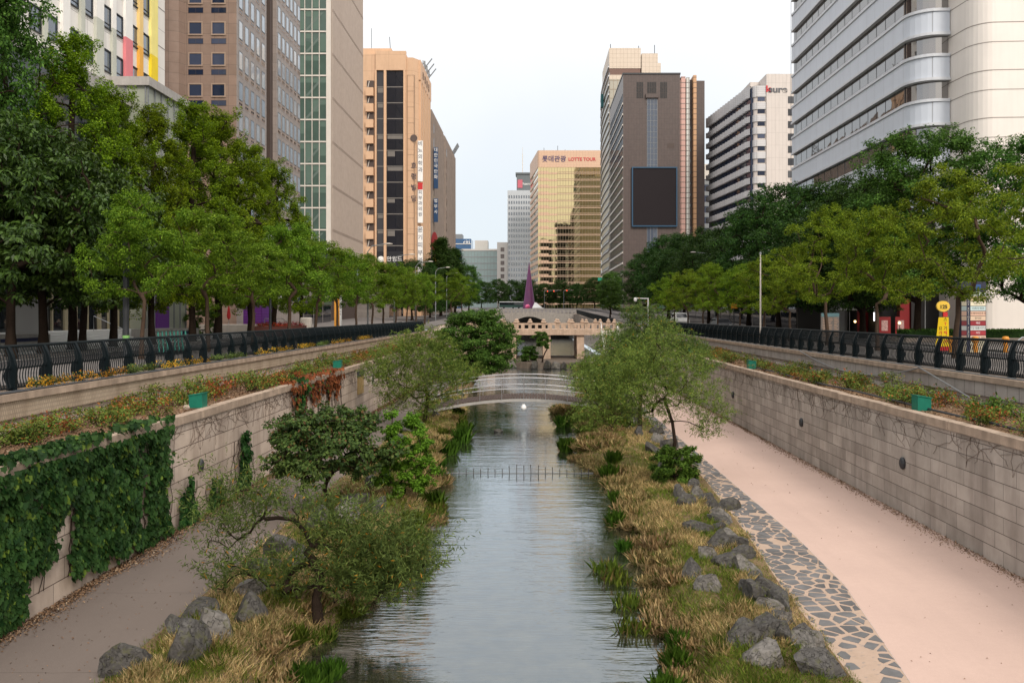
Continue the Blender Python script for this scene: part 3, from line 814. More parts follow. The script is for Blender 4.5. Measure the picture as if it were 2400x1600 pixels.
GL = 'small layered trees along the fence, brown path side'
small_L = [
    (34.0, A1, .95, 'small layered tree with forked pale trunk behind the parked kick scooters'),
    (40.6, A3, 1.12, 'small layered tree between the purple glass entrance and the red closed parasols'),
    (47.3, A5, .9, 'slim layered tree standing right in front of the purple monolith'),
    (55.0, A3, 1.15, 'layered tree with two splayed pale stems just past the purple monolith'),
    (61.5, A5, 1.05, 'layered tree in front of the red geranium planters'),
    (68.5, A3, 1.08, 'layered tree partly covering the tall orange sign pillar'),
    (75.0, A5, 1.08, 'layered tree with low forking trunk just past the orange sign pillar'),
]
for y, p, s, lb in small_L: plant(p, -16.4 + rnd.uniform(-.2, .2), y, s, lb, GL)
for i, y in enumerate((82, 88.5, 96, 104, 113, 122)):
    plant((A1, A3, A5)[i % 3], -16.4, y, 1.08, 'small layered tree in the farther fence row, brown path side, beyond the orange sign pillar', 'farther small layered trees, brown path side')
GR = 'small layered trees along the fence, pink path side'
small_R = [
    (27.5, A4, 1.0, 'yellow green layered tree whose low boughs reach over the cream wall at the picture edge'),
    (34.7, A2, 1.05, 'spreading layered tree between the yellow banner sign and the tenant directory'),
    (41.9, A6, .98, 'layered tree in front of the red lit shop front'),
    (49.2, A2, 1.06, 'bright yellow green layered tree with three stems by the grey directory board'),
    (56.3, A6, .86, 'low layered tree with one bent trunk, next along from the slim mast'),
    (63.6, A2, .84, 'layered tree right behind the slim mast at the fence'),
    (70.4, A6, .84, 'layered tree just beyond the slim mast, bent trunk'),
    (78.0, A2, .86, 'layered tree beside the orange square road sign'),
]
for y, p, s, lb in small_R: plant(p, 17.9 + rnd.uniform(-.2, .2), y, s, lb, GR)
for i, y in enumerate((86, 94, 103, 113)):
    plant((A2, A4, A6)[i % 3], 17.9, y, .9, 'small layered tree in the farther fence row, pink path side, beyond the orange road sign', 'farther small layered trees, pink path side')
gk = [(43.2, -24.6, G1, .93, 'tallest ginkgo, rising in front of the white block with coloured stripes'),
      (47.0, -24.4, G2, .93, 'ginkgo just before the end of the coloured stripes'),
      (51.0, -24.0, G2, .92, 'ginkgo covering the foot of the glass box on the white block'),
      (56.5, -23.8, G1, .95, 'ginkgo between the white block and the brown granite tower'),
      (62.0, -24.2, G2, 1.09, 'ginkgo with two leaning trunks before the brown granite tower'),
      (68.0, -23.8, G1, .93, 'ginkgo before the corner of the brown granite tower'),
      (75.0, -24.0, G2, .93, 'ginkgo before the bluish side of the brown granite tower'),
      (83.0, -23.8, G1, .70, 'last and lowest of the near ginkgos, before the green glass tower')]
for y, x, p, s, lb in gk: plant(p, x, y, s, lb, 'ginkgo trees along the street, brown path side')
for y, x, s, lb in ((36.0, -23.2, .86, 'dark large-leaved tree with the thickest trunk, at the picture edge'),
                    (39.0, -23.6, .84, 'dark large-leaved tree with a leaning trunk, beside the grey curved pylon'),
                    (42.0, -23.4, .80, 'dark large-leaved tree with hanging leaf tufts before the white steps')):
    plant(K1, x, y, s, lb, 'dark large-leaved street trees')
plant(Z3, -29.5, 42.0, 1.15, 'very tall dark tree rising above the large-leaved trees', sz=1.38)
for y, x, p, s, lb in ((150, -22.5, Z2, .8, 'dark tree before the foot of the peach tower'), (172, -22, C1, .72, 'dark conical tree before the lit side of the peach tower'),
                       (192, -22, C1, 1.12, 'tall dark conical tree before the grey finned block'), (232, -22.5, C1, 1.1, 'dark conical tree below the blue glass block'),
                       (262, -21, Z3, 1.0, 'rounded bluish tree below the pale green glass block')):
    plant(p, x, y, s, lb)
dk = [(56, 26.5, Z3, 1.03, 'bright green tree standing before the banded grey building'), (51.5, 31.5, Z3, .92, 'feathery tree before the cream wall at the picture edge'),
      (64, 26.0, Z1, .84, 'dark tree before the lowest window band of the banded grey building'), (74, 26.5, Z2, 1.02, 'dark tree with reddish bare twigs, below the sawtooth office block'),
      (86, 26, Z1, 1.0, 'broad dark tree before the sawtooth office block'), (100, 26.5, Z2, 1.08, 'broad dark tree between the sawtooth block and the brown tower'),
      (118, 25.5, Z1, .92, 'dark tree with a street lamp before it'), (137, 25.5, Z2, 1.08, 'dark tree before the foot of the brown tower'),
      (156, 26, Z1, 1.1, 'tall dark tree before the big blank screen'), (180, 25.5, Z2, 1.0, 'dark tree leaning over the street before the curved glass tower')]
for y, x, p, s, lb in dk: plant(p, x, y, s, lb, 'dark street trees, pink path side')
plant(Z3, 15.8, 168, .62, 'rounded mid green tree beside the second stone bridge, below the mirrored tower', sz=.85)
plant(Z3, 19.5, 205, .75, 'mid green tree beyond the second stone bridge')
plant(A1, -15.2, 150, 1.3, 'bushy light green tree beside the second stone bridge, brown path side')
plant(A3, -15.6, 176, 1.4, 'bushy light green tree farther along the street, brown path side')
for i, (x, y, s) in enumerate(((-33, 345, 1), (-24, 372, .9), (-17, 385, .95), (-10, 392, 1.0), (-3, 398, .92), (5, 402, .9), (13, 400, .95), (21, 396, .9), (29, 385, 1.0), (38, 370, 1))):
    plant((Z1, Z2)[i % 2], x, y, s, 'dark tree in the far row behind the purple cone, under the towers', 'far row of dark trees at the end of the street')

# willows and bushes in the stream bed
def set_tree(name, cat, label, loc, r, bark, leaf, group=None):
    t = thing(name, label, cat, loc, 0, group)
    r[0].build('trunk', bark, t, smooth=True); link('crown', np_mesh('crown', r[1], leaf), t); return t
set_tree('willow_tree', 'tree', 'slender willow leaning on the bank beside the flagstones, dark curved trunk', (5.1, 29.6, .05),
    make_willow(51, [(0, 0, 0), (-.05, 0, .7), (.06, 0, 1.3), (-.02, .1, 2.0), (-.3, .1, 2.8)],
        [(-.2, 0, 3.3, 1.1), (.9, .1, 3.0, .95), (1.5, 0, 2.2, .6), (-1.1, .3, 3.1, 1.2), (-2.2, .5, 2.6, 1.1), (-.9, 0, 4.4, .9), (-1.9, .6, 3.9, .9), (.5, 0, 4.1, .8), (-.6, .3, 2.2, .7), (1.15, -.1, 1.65, .45), (-3.0, .6, 2.1, .8), (-.3, .2, 5.1, .6), (-2.9, .6, 3.2, .7)],
        .125, .02, 2200, (.4, .95), 14, .075, upright=.45, down=.45), MAT['bark'], LM['willow'])
set_tree('willow_tree', 'tree', 'tall feathery willow with upright top shoots behind the slender willow', (5.3, 40.5, .05),
    make_willow(52, [(0, 0, 0), (0, 0, 1.2), (.1, .1, 2.4), (0, 0, 3.6)],
        [(-.3, 0, 3.4, 1.3), (1.0, 0, 3.7, 1.1), (.2, .2, 4.9, 1.1), (-1.0, 0, 4.3, .9), (.8, 0, 5.4, .7), (-.2, 0, 5.9, .6), (1.9, 0, 4.4, .8), (2.7, .2, 4.0, .7), (-1.5, -.2, 2.4, 1.1), (3.3, 0, 3.2, .6)],
        .15, .028, 2000, (.5, 1.0), 14, .10, upright=.6, down=.4), MAT['bark'], LM['willow_b'])
set_tree('willow_tree', 'tree', 'broad bushy willow overhanging the stream in front of the footbridge end', (4.35, 44.5, -.1),
    make_willow(53, [(0, 0, 0), (0, 0, .8), (-.1, .1, 1.8), (-.2, 0, 2.6)],
        [(-.3, 0, 3.3, 1.4), (-1.3, 0, 2.6, 1.3), (.9, .2, 3.0, 1.4), (-.6, 0, 1.6, 1.2), (.6, -.3, 1.6, 1.2), (-1.1, .2, 3.0, .8), (.4, 0, 4.6, 1.1), (1.3, .2, 4.3, 1.0)],
        .15, .026, 2600, (.5, 1.0), 14, .10, upright=.4, down=.45), MAT['bark'], LM['willow'])
set_tree('willow_tree', 'tree', 'rounded willow on the bank beside the footbridge, brown path side', (-5.9, 43.5, .1),
    make_willow(54, [(0, 0, 0), (.1, 0, .6), (.2, 0, 1.2), (.1, .1, 2.0)],
        [(-.2, 0, 3.4, 1.5), (-1.6, 0, 3.2, 1.3), (-2.6, 0, 2.8, .9), (2.2, 0, 2.6, .8), (1.0, .1, 2.9, 1.2), (.2, 0, 4.4, 1.0), (-.9, 0, 4.2, .9), (1.7, 0, 2.0, .9), (-1.8, 0, 2.0, .9), (.2, -.4, 2.2, 1.0), (1.2, 0, 3.9, .7), (-.6, -.3, 1.7, .8), (.8, -.3, 1.2, .8), (-1.5, 0, 1.1, .8), (.0, -.4, .8, .6)],
        .15, .024, 2400, (.45, .95), 15, .11, upright=.5, down=.35), MAT['bark'], LM['willow'])
set_tree('willow_tree', 'tree', 'sparse spreading willow with a bent dark limb, nearest the camera on the bank', (-4.35, 16.3, -.05),
    make_willow(55, [(0, 0, -.1), (-.02, 0, .35), (.05, .05, .75), (-.06, .1, 1.05), (-.25, .1, 1.25)],
        [(-1.7, .2, 1.75, .5), (-1.2, .3, 2.1, .36), (-.5, .3, 1.95, .34), (.9, .1, .45, .5), (1.6, 0, .5, .45), (.3, .1, .55, .35), (-.6, .1, .4, .3), (.3, .3, 1.6, .5), (.95, .2, 1.3, .62), (1.5, .1, 1.1, .55), (1.85, 0, .8, .45), (1.2, -.1, .65, .5), (.55, 0, 1.0, .42), (-1.6, 0, .9, .35), (-2.0, .1, .6, .3), (-.9, .1, .75, .35), (-2.2, .2, 1.4, .22), (-1.9, .2, 2.4, .2)],
        .13, .021, 1350, (.45, 1.3), 16, .10, spread=.7, down=.2, upright=.65), MAT['bark'], LM['willow_b'])
set_tree('broadleaf_tree', 'tree', 'spreading layered green tree over the stream below the old stone bridge', (-5.4, 75.0, .1),
    make_round(61, 6.1, 4.1, .8, 100, .24, .11, 44, 8, .4, .8, .16, .3), MAT['bark'], LM['zelk_l'])
set_tree('umbrella_shrub', 'shrub', 'dense umbrella shaped shrub with bronze tinged leaves and short forked trunk', (-6.3, 24.6, .05),
    make_round(62, 2.95, 1.8, 1.15, 80, .115, .085, 40, 6, .45, .35, .09, .5, trunk=[(0, 0, -.05), (.06, 0, .3), (-.05, 0, .65), (.0, 0, .85)], pw=.35), MAT['bark'], LM['mapled'])
set_tree('leafy_shrub', 'shrub', 'fresh green shrub beside the umbrella shaped shrub', (-4.15, 26.0, .0),
    make_round(63, 2.7, .95, .3, 56, .11, .055, 40, 6, .8, .5, .05, .3, trunk=[(0, 0, -.05), (0, 0, .2), (.03, 0, .4)], pw=.3), MAT['bark'], LM['fresh'])
set_tree('leafy_shrub', 'shrub', 'dark green bush round the foot of the slender willow', (5.0, 28.7, -.05),
    make_round(64, 1.35, .85, .1, 44, .10, .05, 44, 6, .8, .4, .04, .3, trunk=[(0, 0, -.05), (0, 0, .2), (.03, 0, .3)], pw=.3), MAT['bark'], LM['shrub'])
set_tree('leafy_shrub', 'shrub', 'leafy sprout on the stone apron before the bridge pier', (-.6, 99.0, .25),
    make_round(65, 1.9, 1.05, .2, 40, .18, .09, 34, 6, .7, .5, .06, .3, trunk=[(0, 0, -.05), (0, 0, .3), (.03, 0, .5)], pw=.4), MAT['bark'], LM['zelk_l'])
set_tree('young_tree', 'tree', 'young tree with a thin leaning trunk before the middle bridge pier', (1.0, 97.0, .25),
    make_round(66, 3.6, 1.1, 1.9, 30, .18, .08, 34, 6, .5, .6, .09, .3, trunk=[(0, 0, -.1), (.1, 0, .6), (.35, 0, 1.2), (.7, 0, 1.8)], pw=.45), MAT['bark'], LM['zelk_l'])
# ---------------------------------------------------------------- buildings
def part(mb, name, mats, root, smooth=False):
    l = root.location
    mb.v = [(x - l[0], y - l[1], z - l[2]) for x, y, z in mb.v]
    return mb.build(name, mats, root, smooth)
def win_mesh(w, h, fm, gm, fr=.07, proud=.06, vm=(), hm=(), sill=True):
    m = MB()
    m.box(fr, w - fr, -.02, -.012, fr, h - fr, 1)
    m.box(0, fr, -proud, -.002, 0, h, 0); m.box(w - fr, w, -proud, -.002, 0, h, 0)
    m.box(fr, w - fr, -proud, -.002, h - fr, h, 0); m.box(fr, w - fr, -proud - (.05 if sill else 0), -.002, 0, fr, 0)
    for x in vm: m.box(x - fr * .4, x + fr * .4, -proud * .8, -.003, fr, h - fr, 0)
    for z in hm: m.box(fr, w - fr, -proud * .8, -.003, z - fr * .4, z + fr * .4, 0)
    return m.mesh('window', [fm, gm])
def put(root, F, me, spots, name='window', d=.0, limit=100):
    """one object per window; past the limit the rest become one part of kind stuff"""
    l = root.location
    for a, z in spots[:limit]:
        o = link(name, me, root); p = F.p(a, d, z)
        o.location = (p[0] - l[0], p[1] - l[1], p[2] - l[2]); o.rotation_euler = (0, 0, F.ang)
    if len(spots) > limit:
        vs = [tuple(v.co) for v in me.vertices]; fs = [tuple(p.vertices) for p in me.polygons]; mi = [p.material_index for p in me.polygons]
        mb = MB()
        for a, z in spots[limit:]:
            b = len(mb.v)
            mb.v += [F.p(a + x, d - y, z + zz) for x, y, zz in vs]; mb.f += [tuple(b + i for i in f) for f in fs]; mb.m += mi
        o = part(mb, name, list(me.materials), root); o['kind'] = 'stuff'
def text(body, size, F, a, z, d, mat, root, name='lettering', vertical=False, ext=.06, align='CENTER', sx=1.0, gap=1.15, bold=.0):
    def one(s):
        c = bpy.data.curves.new('lettering', 'FONT'); c.body = s; c.size = size; c.extrude = ext; c.align_x = align; c.align_y = 'CENTER'; c.offset = bold
        o = bpy.data.objects.new('lettering', c); COL.objects.link(o)
        me = bpy.data.meshes.new_from_object(o.evaluated_get(bpy.context.evaluated_depsgraph_get()))
        bpy.data.objects.remove(o); return me
    mb = MB()
    for i, s in enumerate(body if vertical else [body]):
        me = one(s); b = len(mb.v)
        mb.v += [F.p(a + v.co.x * sx, d + v.co.z, z + v.co.y - (i * size * gap if vertical else 0)) for v in me.vertices]
        for p in me.polygons: mb.f.append(tuple(b + k for k in p.vertices)); mb.m.append(0)
    return part(mb, name, mat, root)

gl_dark = glass('glass_dark', (.012, .014, .020), 1.6, .01)
gl_blue = glass('glass_blue', (.03, .05, .08), 2.4, .012)
gl_sky = glass('glass_sky', (.30, .36, .43), 2.2, .02, .05)
gl_green = glass('glass_green', (.035, .065, .052), 1.5, .008, var=.6)
gl_navy = glass('glass_navy', (.010, .018, .042), 1.35, .01)
tg = NT('glass_gold'); gl_mirror = tg.done(tg.pbsdf((.60, .49, .27), .03, 1.0, tg.bump(tg.noise(tg.co(), .15, 2), .014, 1.0)))
gl_brown = glass('glass_brown', (.05, .04, .037), 3.0, .015)
white_tile = masonry('white_panels', (.80, .77, .72), (.77, .74, .70), (.45, .43, .40), 3.0, 3.87, .03, 'YZ', 0, .2, .08, .08, 20, .6)
M_ = MAT
col = lambda n, c, r=.6, v=.06, st=.1: plain(n, c, r, v, 1.2, .05, 30, streak=st)
p_white = col('paint_white', (.82, .80, .76)); p_grey = col('paint_sage', (.50, .51, .44)); p_pink = col('paint_pink', (.72, .22, .24))
p_oran = col('paint_orange', (.80, .40, .06)); p_yel = col('paint_yellow', (.85, .62, .02)); p_ylw = col('paint_pale_yellow', (.85, .74, .25)); p_orw = col('paint_pale_orange', (.80, .56, .22))

# --- white block with coloured stripes, and its podium
B = thing('office_building', 'white office block with pink, orange and yellow stripes and a glass box at its foot', 'building', (-38, 60, 4))
F = Face(-38, 40, 0, 1)
part(MB().fbox(F, 0, 43.5, -20, 0, 4, 72), 'wall', white_tile, B)
wm = win_mesh(1.45, 2.0, M_['dark_metal'], gl_blue, .08, .10, hm=(.45,))
ss = [38.5, 36.4, 33.4, 31.3, 28.3, 26.1, 23.1, 21.0, 18, 15.8]
put(B, F, wm, [(s, 31.4 - 3.87 * k) for k in (-1, 0, 1, 2, 3, -2, -3, -4, -5) for s in ss[:8]], d=.0)
for s0, s1, lo, hi in ((40.0, 41.4, p_yel, p_ylw), (37.6, 38.35, p_oran, p_orw), (35.0, 36.3, p_pink, p_white), (32.7, 33.3, p_grey, p_white), (30.0, 31.2, p_grey, p_white), (27.6, 28.2, p_grey, p_grey), (25, 26, p_white, p_white), (22.5, 23, p_grey, p_white)):
    part(MB().fbox(F, s0, s1, 0, .28, 4, 31.7, 0).fbox(F, s0, s1, 0, .275, 31.7, 72, 1), 'stripe_pilaster', [lo, hi], B)
m = MB()
for k in range(17): m.fbox(F, 0, 43.5, .001, .02, 10.0 + 3.87 * k - .04, 10.0 + 3.87 * k + .04)
part(m, 'floor_joint', col('joint', (.25, .23, .21)), B)
# podium: dark glass hall with beige mullions, roof slab, glass box
FP = Face(-32.5, 34, 0, 1); FB = Face(-31, 65, 0, 1); FBF = Face(-37.8, 65, 1, 0)
lob = glass('glass_lobby', (.02, .024, .028), 1.55, .006)
part(MB().fbox(FP, 0, 31, -5.4, 0, 4, 22.6), 'podium_glazing', lob, B)
part(MB().fbox(FP, -.3, 31, -5.4, .35, 22.6, 23.6).fbox(FP, -.3, 31, -.1, .25, 11.5, 12.3), 'podium_slab', M_['concrete'], B)
m = MB(); beige = col('mullion_beige', (.42, .36, .24))
for k in range(22): m.fbox(FP, .2 + k * 1.45, .2 + k * 1.45 + (.14 if k % 3 else .42), .0, .12, 4, 11.5)
m.fbox(FP, 0, 31, .0, .05, 7.0, 7.08)
part(m, 'mullion', beige, B)
part(MB().fbox(FB, 0, 7.2, -6.8, 0, 4, 24.3), 'glass_box', glass('glass_box_green', (.16, .19, .13), 1.7, .01, .5), B)
m = MB()
for k in range(7): m.fbox(FB, k * 1.18, k * 1.18 + .09, 0, .1, 4, 24.3)
m.fbox(FBF, 0, .1, 0, .1, 4, 24.3).fbox(FBF, 3.2, 3.3, 0, .1, 4, 24.3).fbox(FBF, 6.65, 6.75, .0, .1, 4, 24.3).fbox(FBF, 5.0, 5.1, .0, .1, 4, 24.3)
for z in (12, 16, 20): m.fbox(FB, 0, 7.2, 0, .08, z, z + .12).fbox(FBF, 0, 6.8, 0, .08, z, z + .12)
part(m, 'glass_box_frame', M_['grey_metal'], B)
part(MB().fbox(FB, -.3, 7.4, -6.8, .3, 24.3, 25), 'glass_box_roof', M_['concrete'], B)

# --- brown granite tower
br1 = masonry('brown_granite', (.25, .165, .125), (.21, .14, .105), (.10, .07, .055), 1.55, 1.143, .016, 'XZ', 0, .3, .12, .12, 25, .55)
br2 = masonry('brown_granite_side', (.30, .25, .225), (.26, .22, .20), (.12, .10, .09), 1.0, 1.143, .016, 'YZ', 0, .3, .12, .12, 25, .5)
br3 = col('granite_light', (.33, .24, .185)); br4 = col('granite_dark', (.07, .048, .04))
B = thing('office_tower', 'brown granite tower with square dark windows and bluish window rows on its side', 'building', (-37, 96, 4))
FF = Face(-41.2, 90, 1, 0); FS = Face(-33, 90, 0, 1)
part(MB().box(-41.2, -33.02, 90, 100, 4, 82), 'wall', br1, B)
part(MB().fbox(FS, .02, 10, -.02, .03, 4, 82), 'side_wall', br2, B)
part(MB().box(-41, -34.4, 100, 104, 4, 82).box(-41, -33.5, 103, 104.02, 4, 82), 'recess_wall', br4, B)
part(MB().box(-41, -33, 104.02, 114.5, 4, 84), 'rear_wing', br2, B)
part(MB().prism([(-41.3, 89.98), (-38.75, 89.98), (-39.1, 89.3), (-41.3, 88.6)], 4, 82), 'corner_bay', br1, B)
w1 = win_mesh(1.62, 1.55, br3, gl_navy, .14, .08); w2 = win_mesh(1.66, .62, br4, gl_navy, .03, .03, vm=(.83,), sill=False)
put(B, FF, w1, [(s, 36.95 - 3.43 * k) for k in (-2, -1, 0, 1, 2, 3, 4, 5, -3, -4) for s in (2.85, 5.4)])
put(B, FF, w2, [(s, 36.0 - 3.43 * k) for k in (-2, -1, 0, 1, 2, 3, 4, 5, -3) for s in (2.85, 5.4)], 'vent_window')
w3 = win_mesh(1.15, 2.05, M_['grey_metal'], gl_sky, .05, .05, sill=False); w4 = win_mesh(1.15, .45, br3, gl_dark, .09, .03, vm=(.58,), sill=False)
fl = [0, 1, 2, 3, -1, -2, 4, 5, -3, 6]
FS2 = Face(-33, 104.02, 0, 1)
put(B, FS, w3, [(.6 + 1.9 * i, 36.9 - 3.43 * k) for k in fl for i in range(5)], d=.03)
put(B, FS, w4, [(.6 + 1.9 * i, 36.25 - 3.43 * k) for k in fl for i in range(5)], 'vent_window', d=.03)
put(B, FS2, w3, [(.45 + 1.75 * i, 36.9 - 3.43 * k) for k in fl for i in range(6)], d=.0, limit=30)
put(B, FS2, w4, [(.45 + 1.75 * i, 36.25 - 3.43 * k) for k in fl for i in range(6)], 'vent_window', d=.0, limit=30)

# --- green glass tower with fins
B = thing('office_tower', 'beige finned tower with a green glass front and white grid', 'building', (-37, 150, 4))
FF = Face(-40.5, 140, 1, 0); FS = Face(-35.0, 140, 0, 1)
finc = col('fin_beige', (.42, .34, .285), .6, .1); finw = col('fin_white', (.62, .57, .51))
part(MB().box(-40.5, -35.02, 140.3, 166, 16.8, 78), 'core_wall', finc, B)
part(MB().fbox(FF, 0, 4.95, -.3, 0, 16.8, 78), 'front_glazing', gl_green, B)
m = MB()
for a in (0.0, .95, 2.2, 3.45, 4.7): m.fbox(FF, a, a + (.1 if a < 4 else .8), 0, .22, 16.8, 78)
part(m, 'mullion', finw, B)
m = MB()
for k in range(16): z = 16.8 + 3.8 * k; m.fbox(FF, 0, 4.7, .0, .15, z - .12, z + .12)
part(m, 'floor_band', finw, B)
m = MB()
for k in range(16):
    z = 16.8 + 3.8 * k
    if k % 3 == 2: continue
    m.add([FF.p(1.0, .012, z + .3), FF.p(1.5, .012, z + .3), FF.p(4.2, .012, z + 3.3), FF.p(3.7, .012, z + 3.3)], [(0, 1, 2, 3)])
part(m, 'brace', col('brace_green', (.10, .14, .12)), B)
m = MB()
for k in range(16):
    z = 16.8 + 3.8 * k; rr = random.Random(k)
    for a in (.1, 1.07, 2.32, 3.57):
        if rr.random() < .75: m.fbox(FF, a, a + 1.1 if a > .5 else a + .82, .002, .008, z + 2.6 - rr.choice((0, 0, 1.2, 2.2)), z + 3.65)
part(m, 'blind', col('blind_green', (.085, .14, .11)), B)
m = MB()
for k in range(30): m.fbox(FS, .1 + k * .85, .1 + k * .85 + .5, 0, .22, 16.8, 78)
part(m, 'fin_cladding', finc, B)
m = MB()
for k in range(9):
    z = 20.3 + 7.6 * k
    for i in range(30): m.fbox(FS, .1 + i * .85 + .15, .1 + i * .85 + .4, .215, .24, z, z + .5)
part(m, 'vent_slot_row', br4, B)
part(MB().box(-41, -34.4, 139, 167, 15.6, 16.8), 'canopy', M_['dark_metal'], B)
part(MB().box(-40, -36, 141.5, 165, 4, 15.6), 'lower_storey', br4, B)

# --- peach tower
peach = masonry('peach_panels', (.62, .40, .25), (.60, .385, .24), (.38, .23, .14), 4.0, 3.6, .03, 'XZ', 0, .2, .08, .15, 20, .6)
peach_p = col('peach_paint', (.62, .395, .245), .6, .06); peach_d = col('peach_joint_dark', (.30, .19, .12))  # darker peach for the panel joint lines
B = thing('office_tower', 'peach coloured tower with tall dark glass strips and sign letters on its corner', 'building', (-33, 195, 4))
FF = Face(-39.6, 185, 1, 0); a_ = lambda px: (px - 1251) * 185 / 1900 + 39.6
part(MB().box(-39.6, -29.2, 185.3, 206, 4, 65.5).prism([(-29.2, 185.0), (-27.6, 185.0), (-26.5, 186.6), (-26.5, 206), (-29.2, 206)], 4, 64.6), 'wall', peach, B)
part(MB().box(-39.9, -33.2, 189, 203, 65.5, 68.0), 'roof_block', peach, B)
part(MB().fbox(FF, a_(881), a_(952), -.5, .35, 61.6, 66), 'crown_panel', peach, B)
for a, b in ((883, 900), (906, 946)):
    part(MB().fbox(FF, a_(a), a_(b), -.4, -.05, 4, 61.6), 'glass_strip', gl_dark, B)
m = MB()
for a, b in ((879.5, 883), (900, 906), (946, 951)): m.fbox(FF, a_(a), a_(b), -.4, .38, 4, 61.7)
part(m, 'pier', peach_p, B)
blind = col('blind_grey', (.16, .145, .13)); m = MB()
rr = random.Random(4)
for k in range(15):
    z = 61.3 - 3.62 * (k + 1)
    for a, b in ((883, 900), (906, 946)):
        m.fbox(FF, a_(a), a_(b), -.05, -.02, z + .1, z + .32)
        if rr.random() < .45: part(MB().fbox(FF, a_(a) + .2, a_(b) - rr.choice((.2, .2, 2.0) if b > 940 else (.2,)), -.05, -.03, z - rr.uniform(.6, 1.3), z), 'blind', blind, B)
part(m, 'floor_line', blind, B)
m = MB(); m2 = MB(); m3 = MB()
for k in range(14):
    z = 57.6 - 3.62 * k
    m2.fbox(FF, a_(860), a_(876), -.3, .02, z, z + 1.75)
    m3.add([FF.p(a_(861), .05, z), FF.p(a_(862.6), .05, z), FF.p(a_(866.4), .05, z + 1.6), FF.p(a_(865), .05, z + 1.6)], [(0, 1, 2, 3)])
    if 1:
        o = part(MB().fbox(FF, a_(858), a_(876), -.2, .7, z - 1.85, z), 'balcony', peach_p, B)
part(m2, 'balcony_opening', br4, B); part(m3, 'stair_string', finw, B)
m = MB()
for a in (953.5, 970.8): m.fbox(FF, a_(a), a_(a) + .18, .0, .03, 4, 60.6)
for k in range(16): m.fbox(FF, a_(955), a_(971), .0, .02, 60.5 - 3.62 * k, 60.6 - 3.62 * k)
part(m, 'panel_joint', peach_d, B)
FS = Face(-26.5, 186.7, 0, 1)
m = MB(); m2 = MB()
for k in range(6):
    m.fbox(FS, k * 3.2 + .3, k * 3.2 + 1.7, .0, .5, 4, 60.0); m2.fbox(FS, k * 3.2 + 1.7, k * 3.2 + 3.4, .0, .05, 4, 59.6)
m.fbox(FS, 0, 19.3, .0, .45, 60.0, 64.6)
part(m, 'side_fin', peach_p, B); part(m2, 'side_window_strip', gl_dark, B)
ltr = col('letter_dark', (.03, .03, .06)); ltw = col('letter_white', (.85, .84, .82)); ltr_g = col('letter_brown', (.10, .07, .06))
text('효령빌딩', 1.55, FF, a_(970), 43.0 - 3.1, .03, ltr, B, vertical=True, gap=1.62)
part(MB().add([FF.p(a_(970) + .82 * math.cos(t), .12, 46.2 + .82 * math.sin(t)) for t in np.arange(0, 6.28, .4)] + [FF.p(a_(970) + .82 * math.cos(t), .0, 46.2 + .82 * math.sin(t)) for t in np.arange(0, 6.28, .4)],
     [tuple(range(16))] + [(i, (i + 1) % 16, 16 + (i + 1) % 16, 16 + i) for i in range(16)]), 'emblem', ltr_g, B)
FSl = Face(-26.02, 186.7, 0, 1)
for i, ch in enumerate('효령빌딩'): text(ch, 2.0, FSl, 4.0 + i * 3.4, 61.9, 0, ltr_g, B)
# restaurant sign behind the glass, vertical clinic signs
part(MB().fbox(FF, a_(883), a_(946), -.045, .0, 17.0, 20.4), 'sign_band', col('sign_black', (.012, .012, .016)), B)
text('만월드', 1.25, FF, a_(924.5), 18.6, .01, ltw, B, sx=1.05)
part(MB().add([FF.p(a_(893) + .78 * math.cos(t), .03, 18.6 + .72 * math.sin(t)) for t in np.arange(0, 6.28, .4)], [tuple(range(16))]), 'emblem', ltw, B)
def vsign(B, F, a, w, z0, z1, d, body, mat_b, mat_t, size, gap=1.12, zt=None):
    part(MB().fbox(F, a - w / 2, a + w / 2, d - .25, d, z0, z1), 'vertical_sign', mat_b, B)
    text(body, size, F, a, (zt or z1) - size * .65, d + .01, mat_t, B, vertical=True, ext=.02, gap=gap)
FV = Face(-26.55, 186.0, 1, .0)
vsign(B, FV, .55, 1.15, 36.5, 45.8, .3, '비뇨의학과', ltw, ltr, 1.15, 1.3)
vsign(B, FV, .55, 1.15, 27.0, 35.8, .32, '가피부과의원', ltw, ltr, 1.0, 1.25)
vsign(B, FV, .55, 1.15, 12.5, 26.2, .34, '윤기피부과의원', ltw, ltr, 1.3, 1.35)
part(MB().fbox(FV, .0, 1.1, .3, .36, 34.6, 36.2), 'sign_accent', col('sign_red', (.55, .03, .03)), B)
# aerials on the roof edge
for i, y in enumerate((196, 200, 204)):
    l = B.location
    o = part(MB().tube([(-26.8, y, 64.6), (-26.8, y, 67.4)], .09, 5), 'aerial', M_['grey_metal'], B)
    part(MB().box(-26.6, -26.2, y - .2, y + .2, 65.4, 67.2), 'aerial_panel', M_['grey_metal'], B)
    part(MB().tube([(-26.8, y, 65), (-24.6, y, 67.8)], .14, 5), 'aerial_arm', M_['grey_metal'], B)
    part(MB().tube([(-26.9, y, 66.8), (-25.9, y + .4, 66.2)], .12, 5), 'aerial_arm', M_['grey_metal'], B)
part(MB().tube([(-38, 190, 68), (-38, 190, 73)], .06, 4).tube([(-33.4, 190, 65), (-33.8, 190, 71)], .07, 4), 'mast', M_['dark_metal'], B)

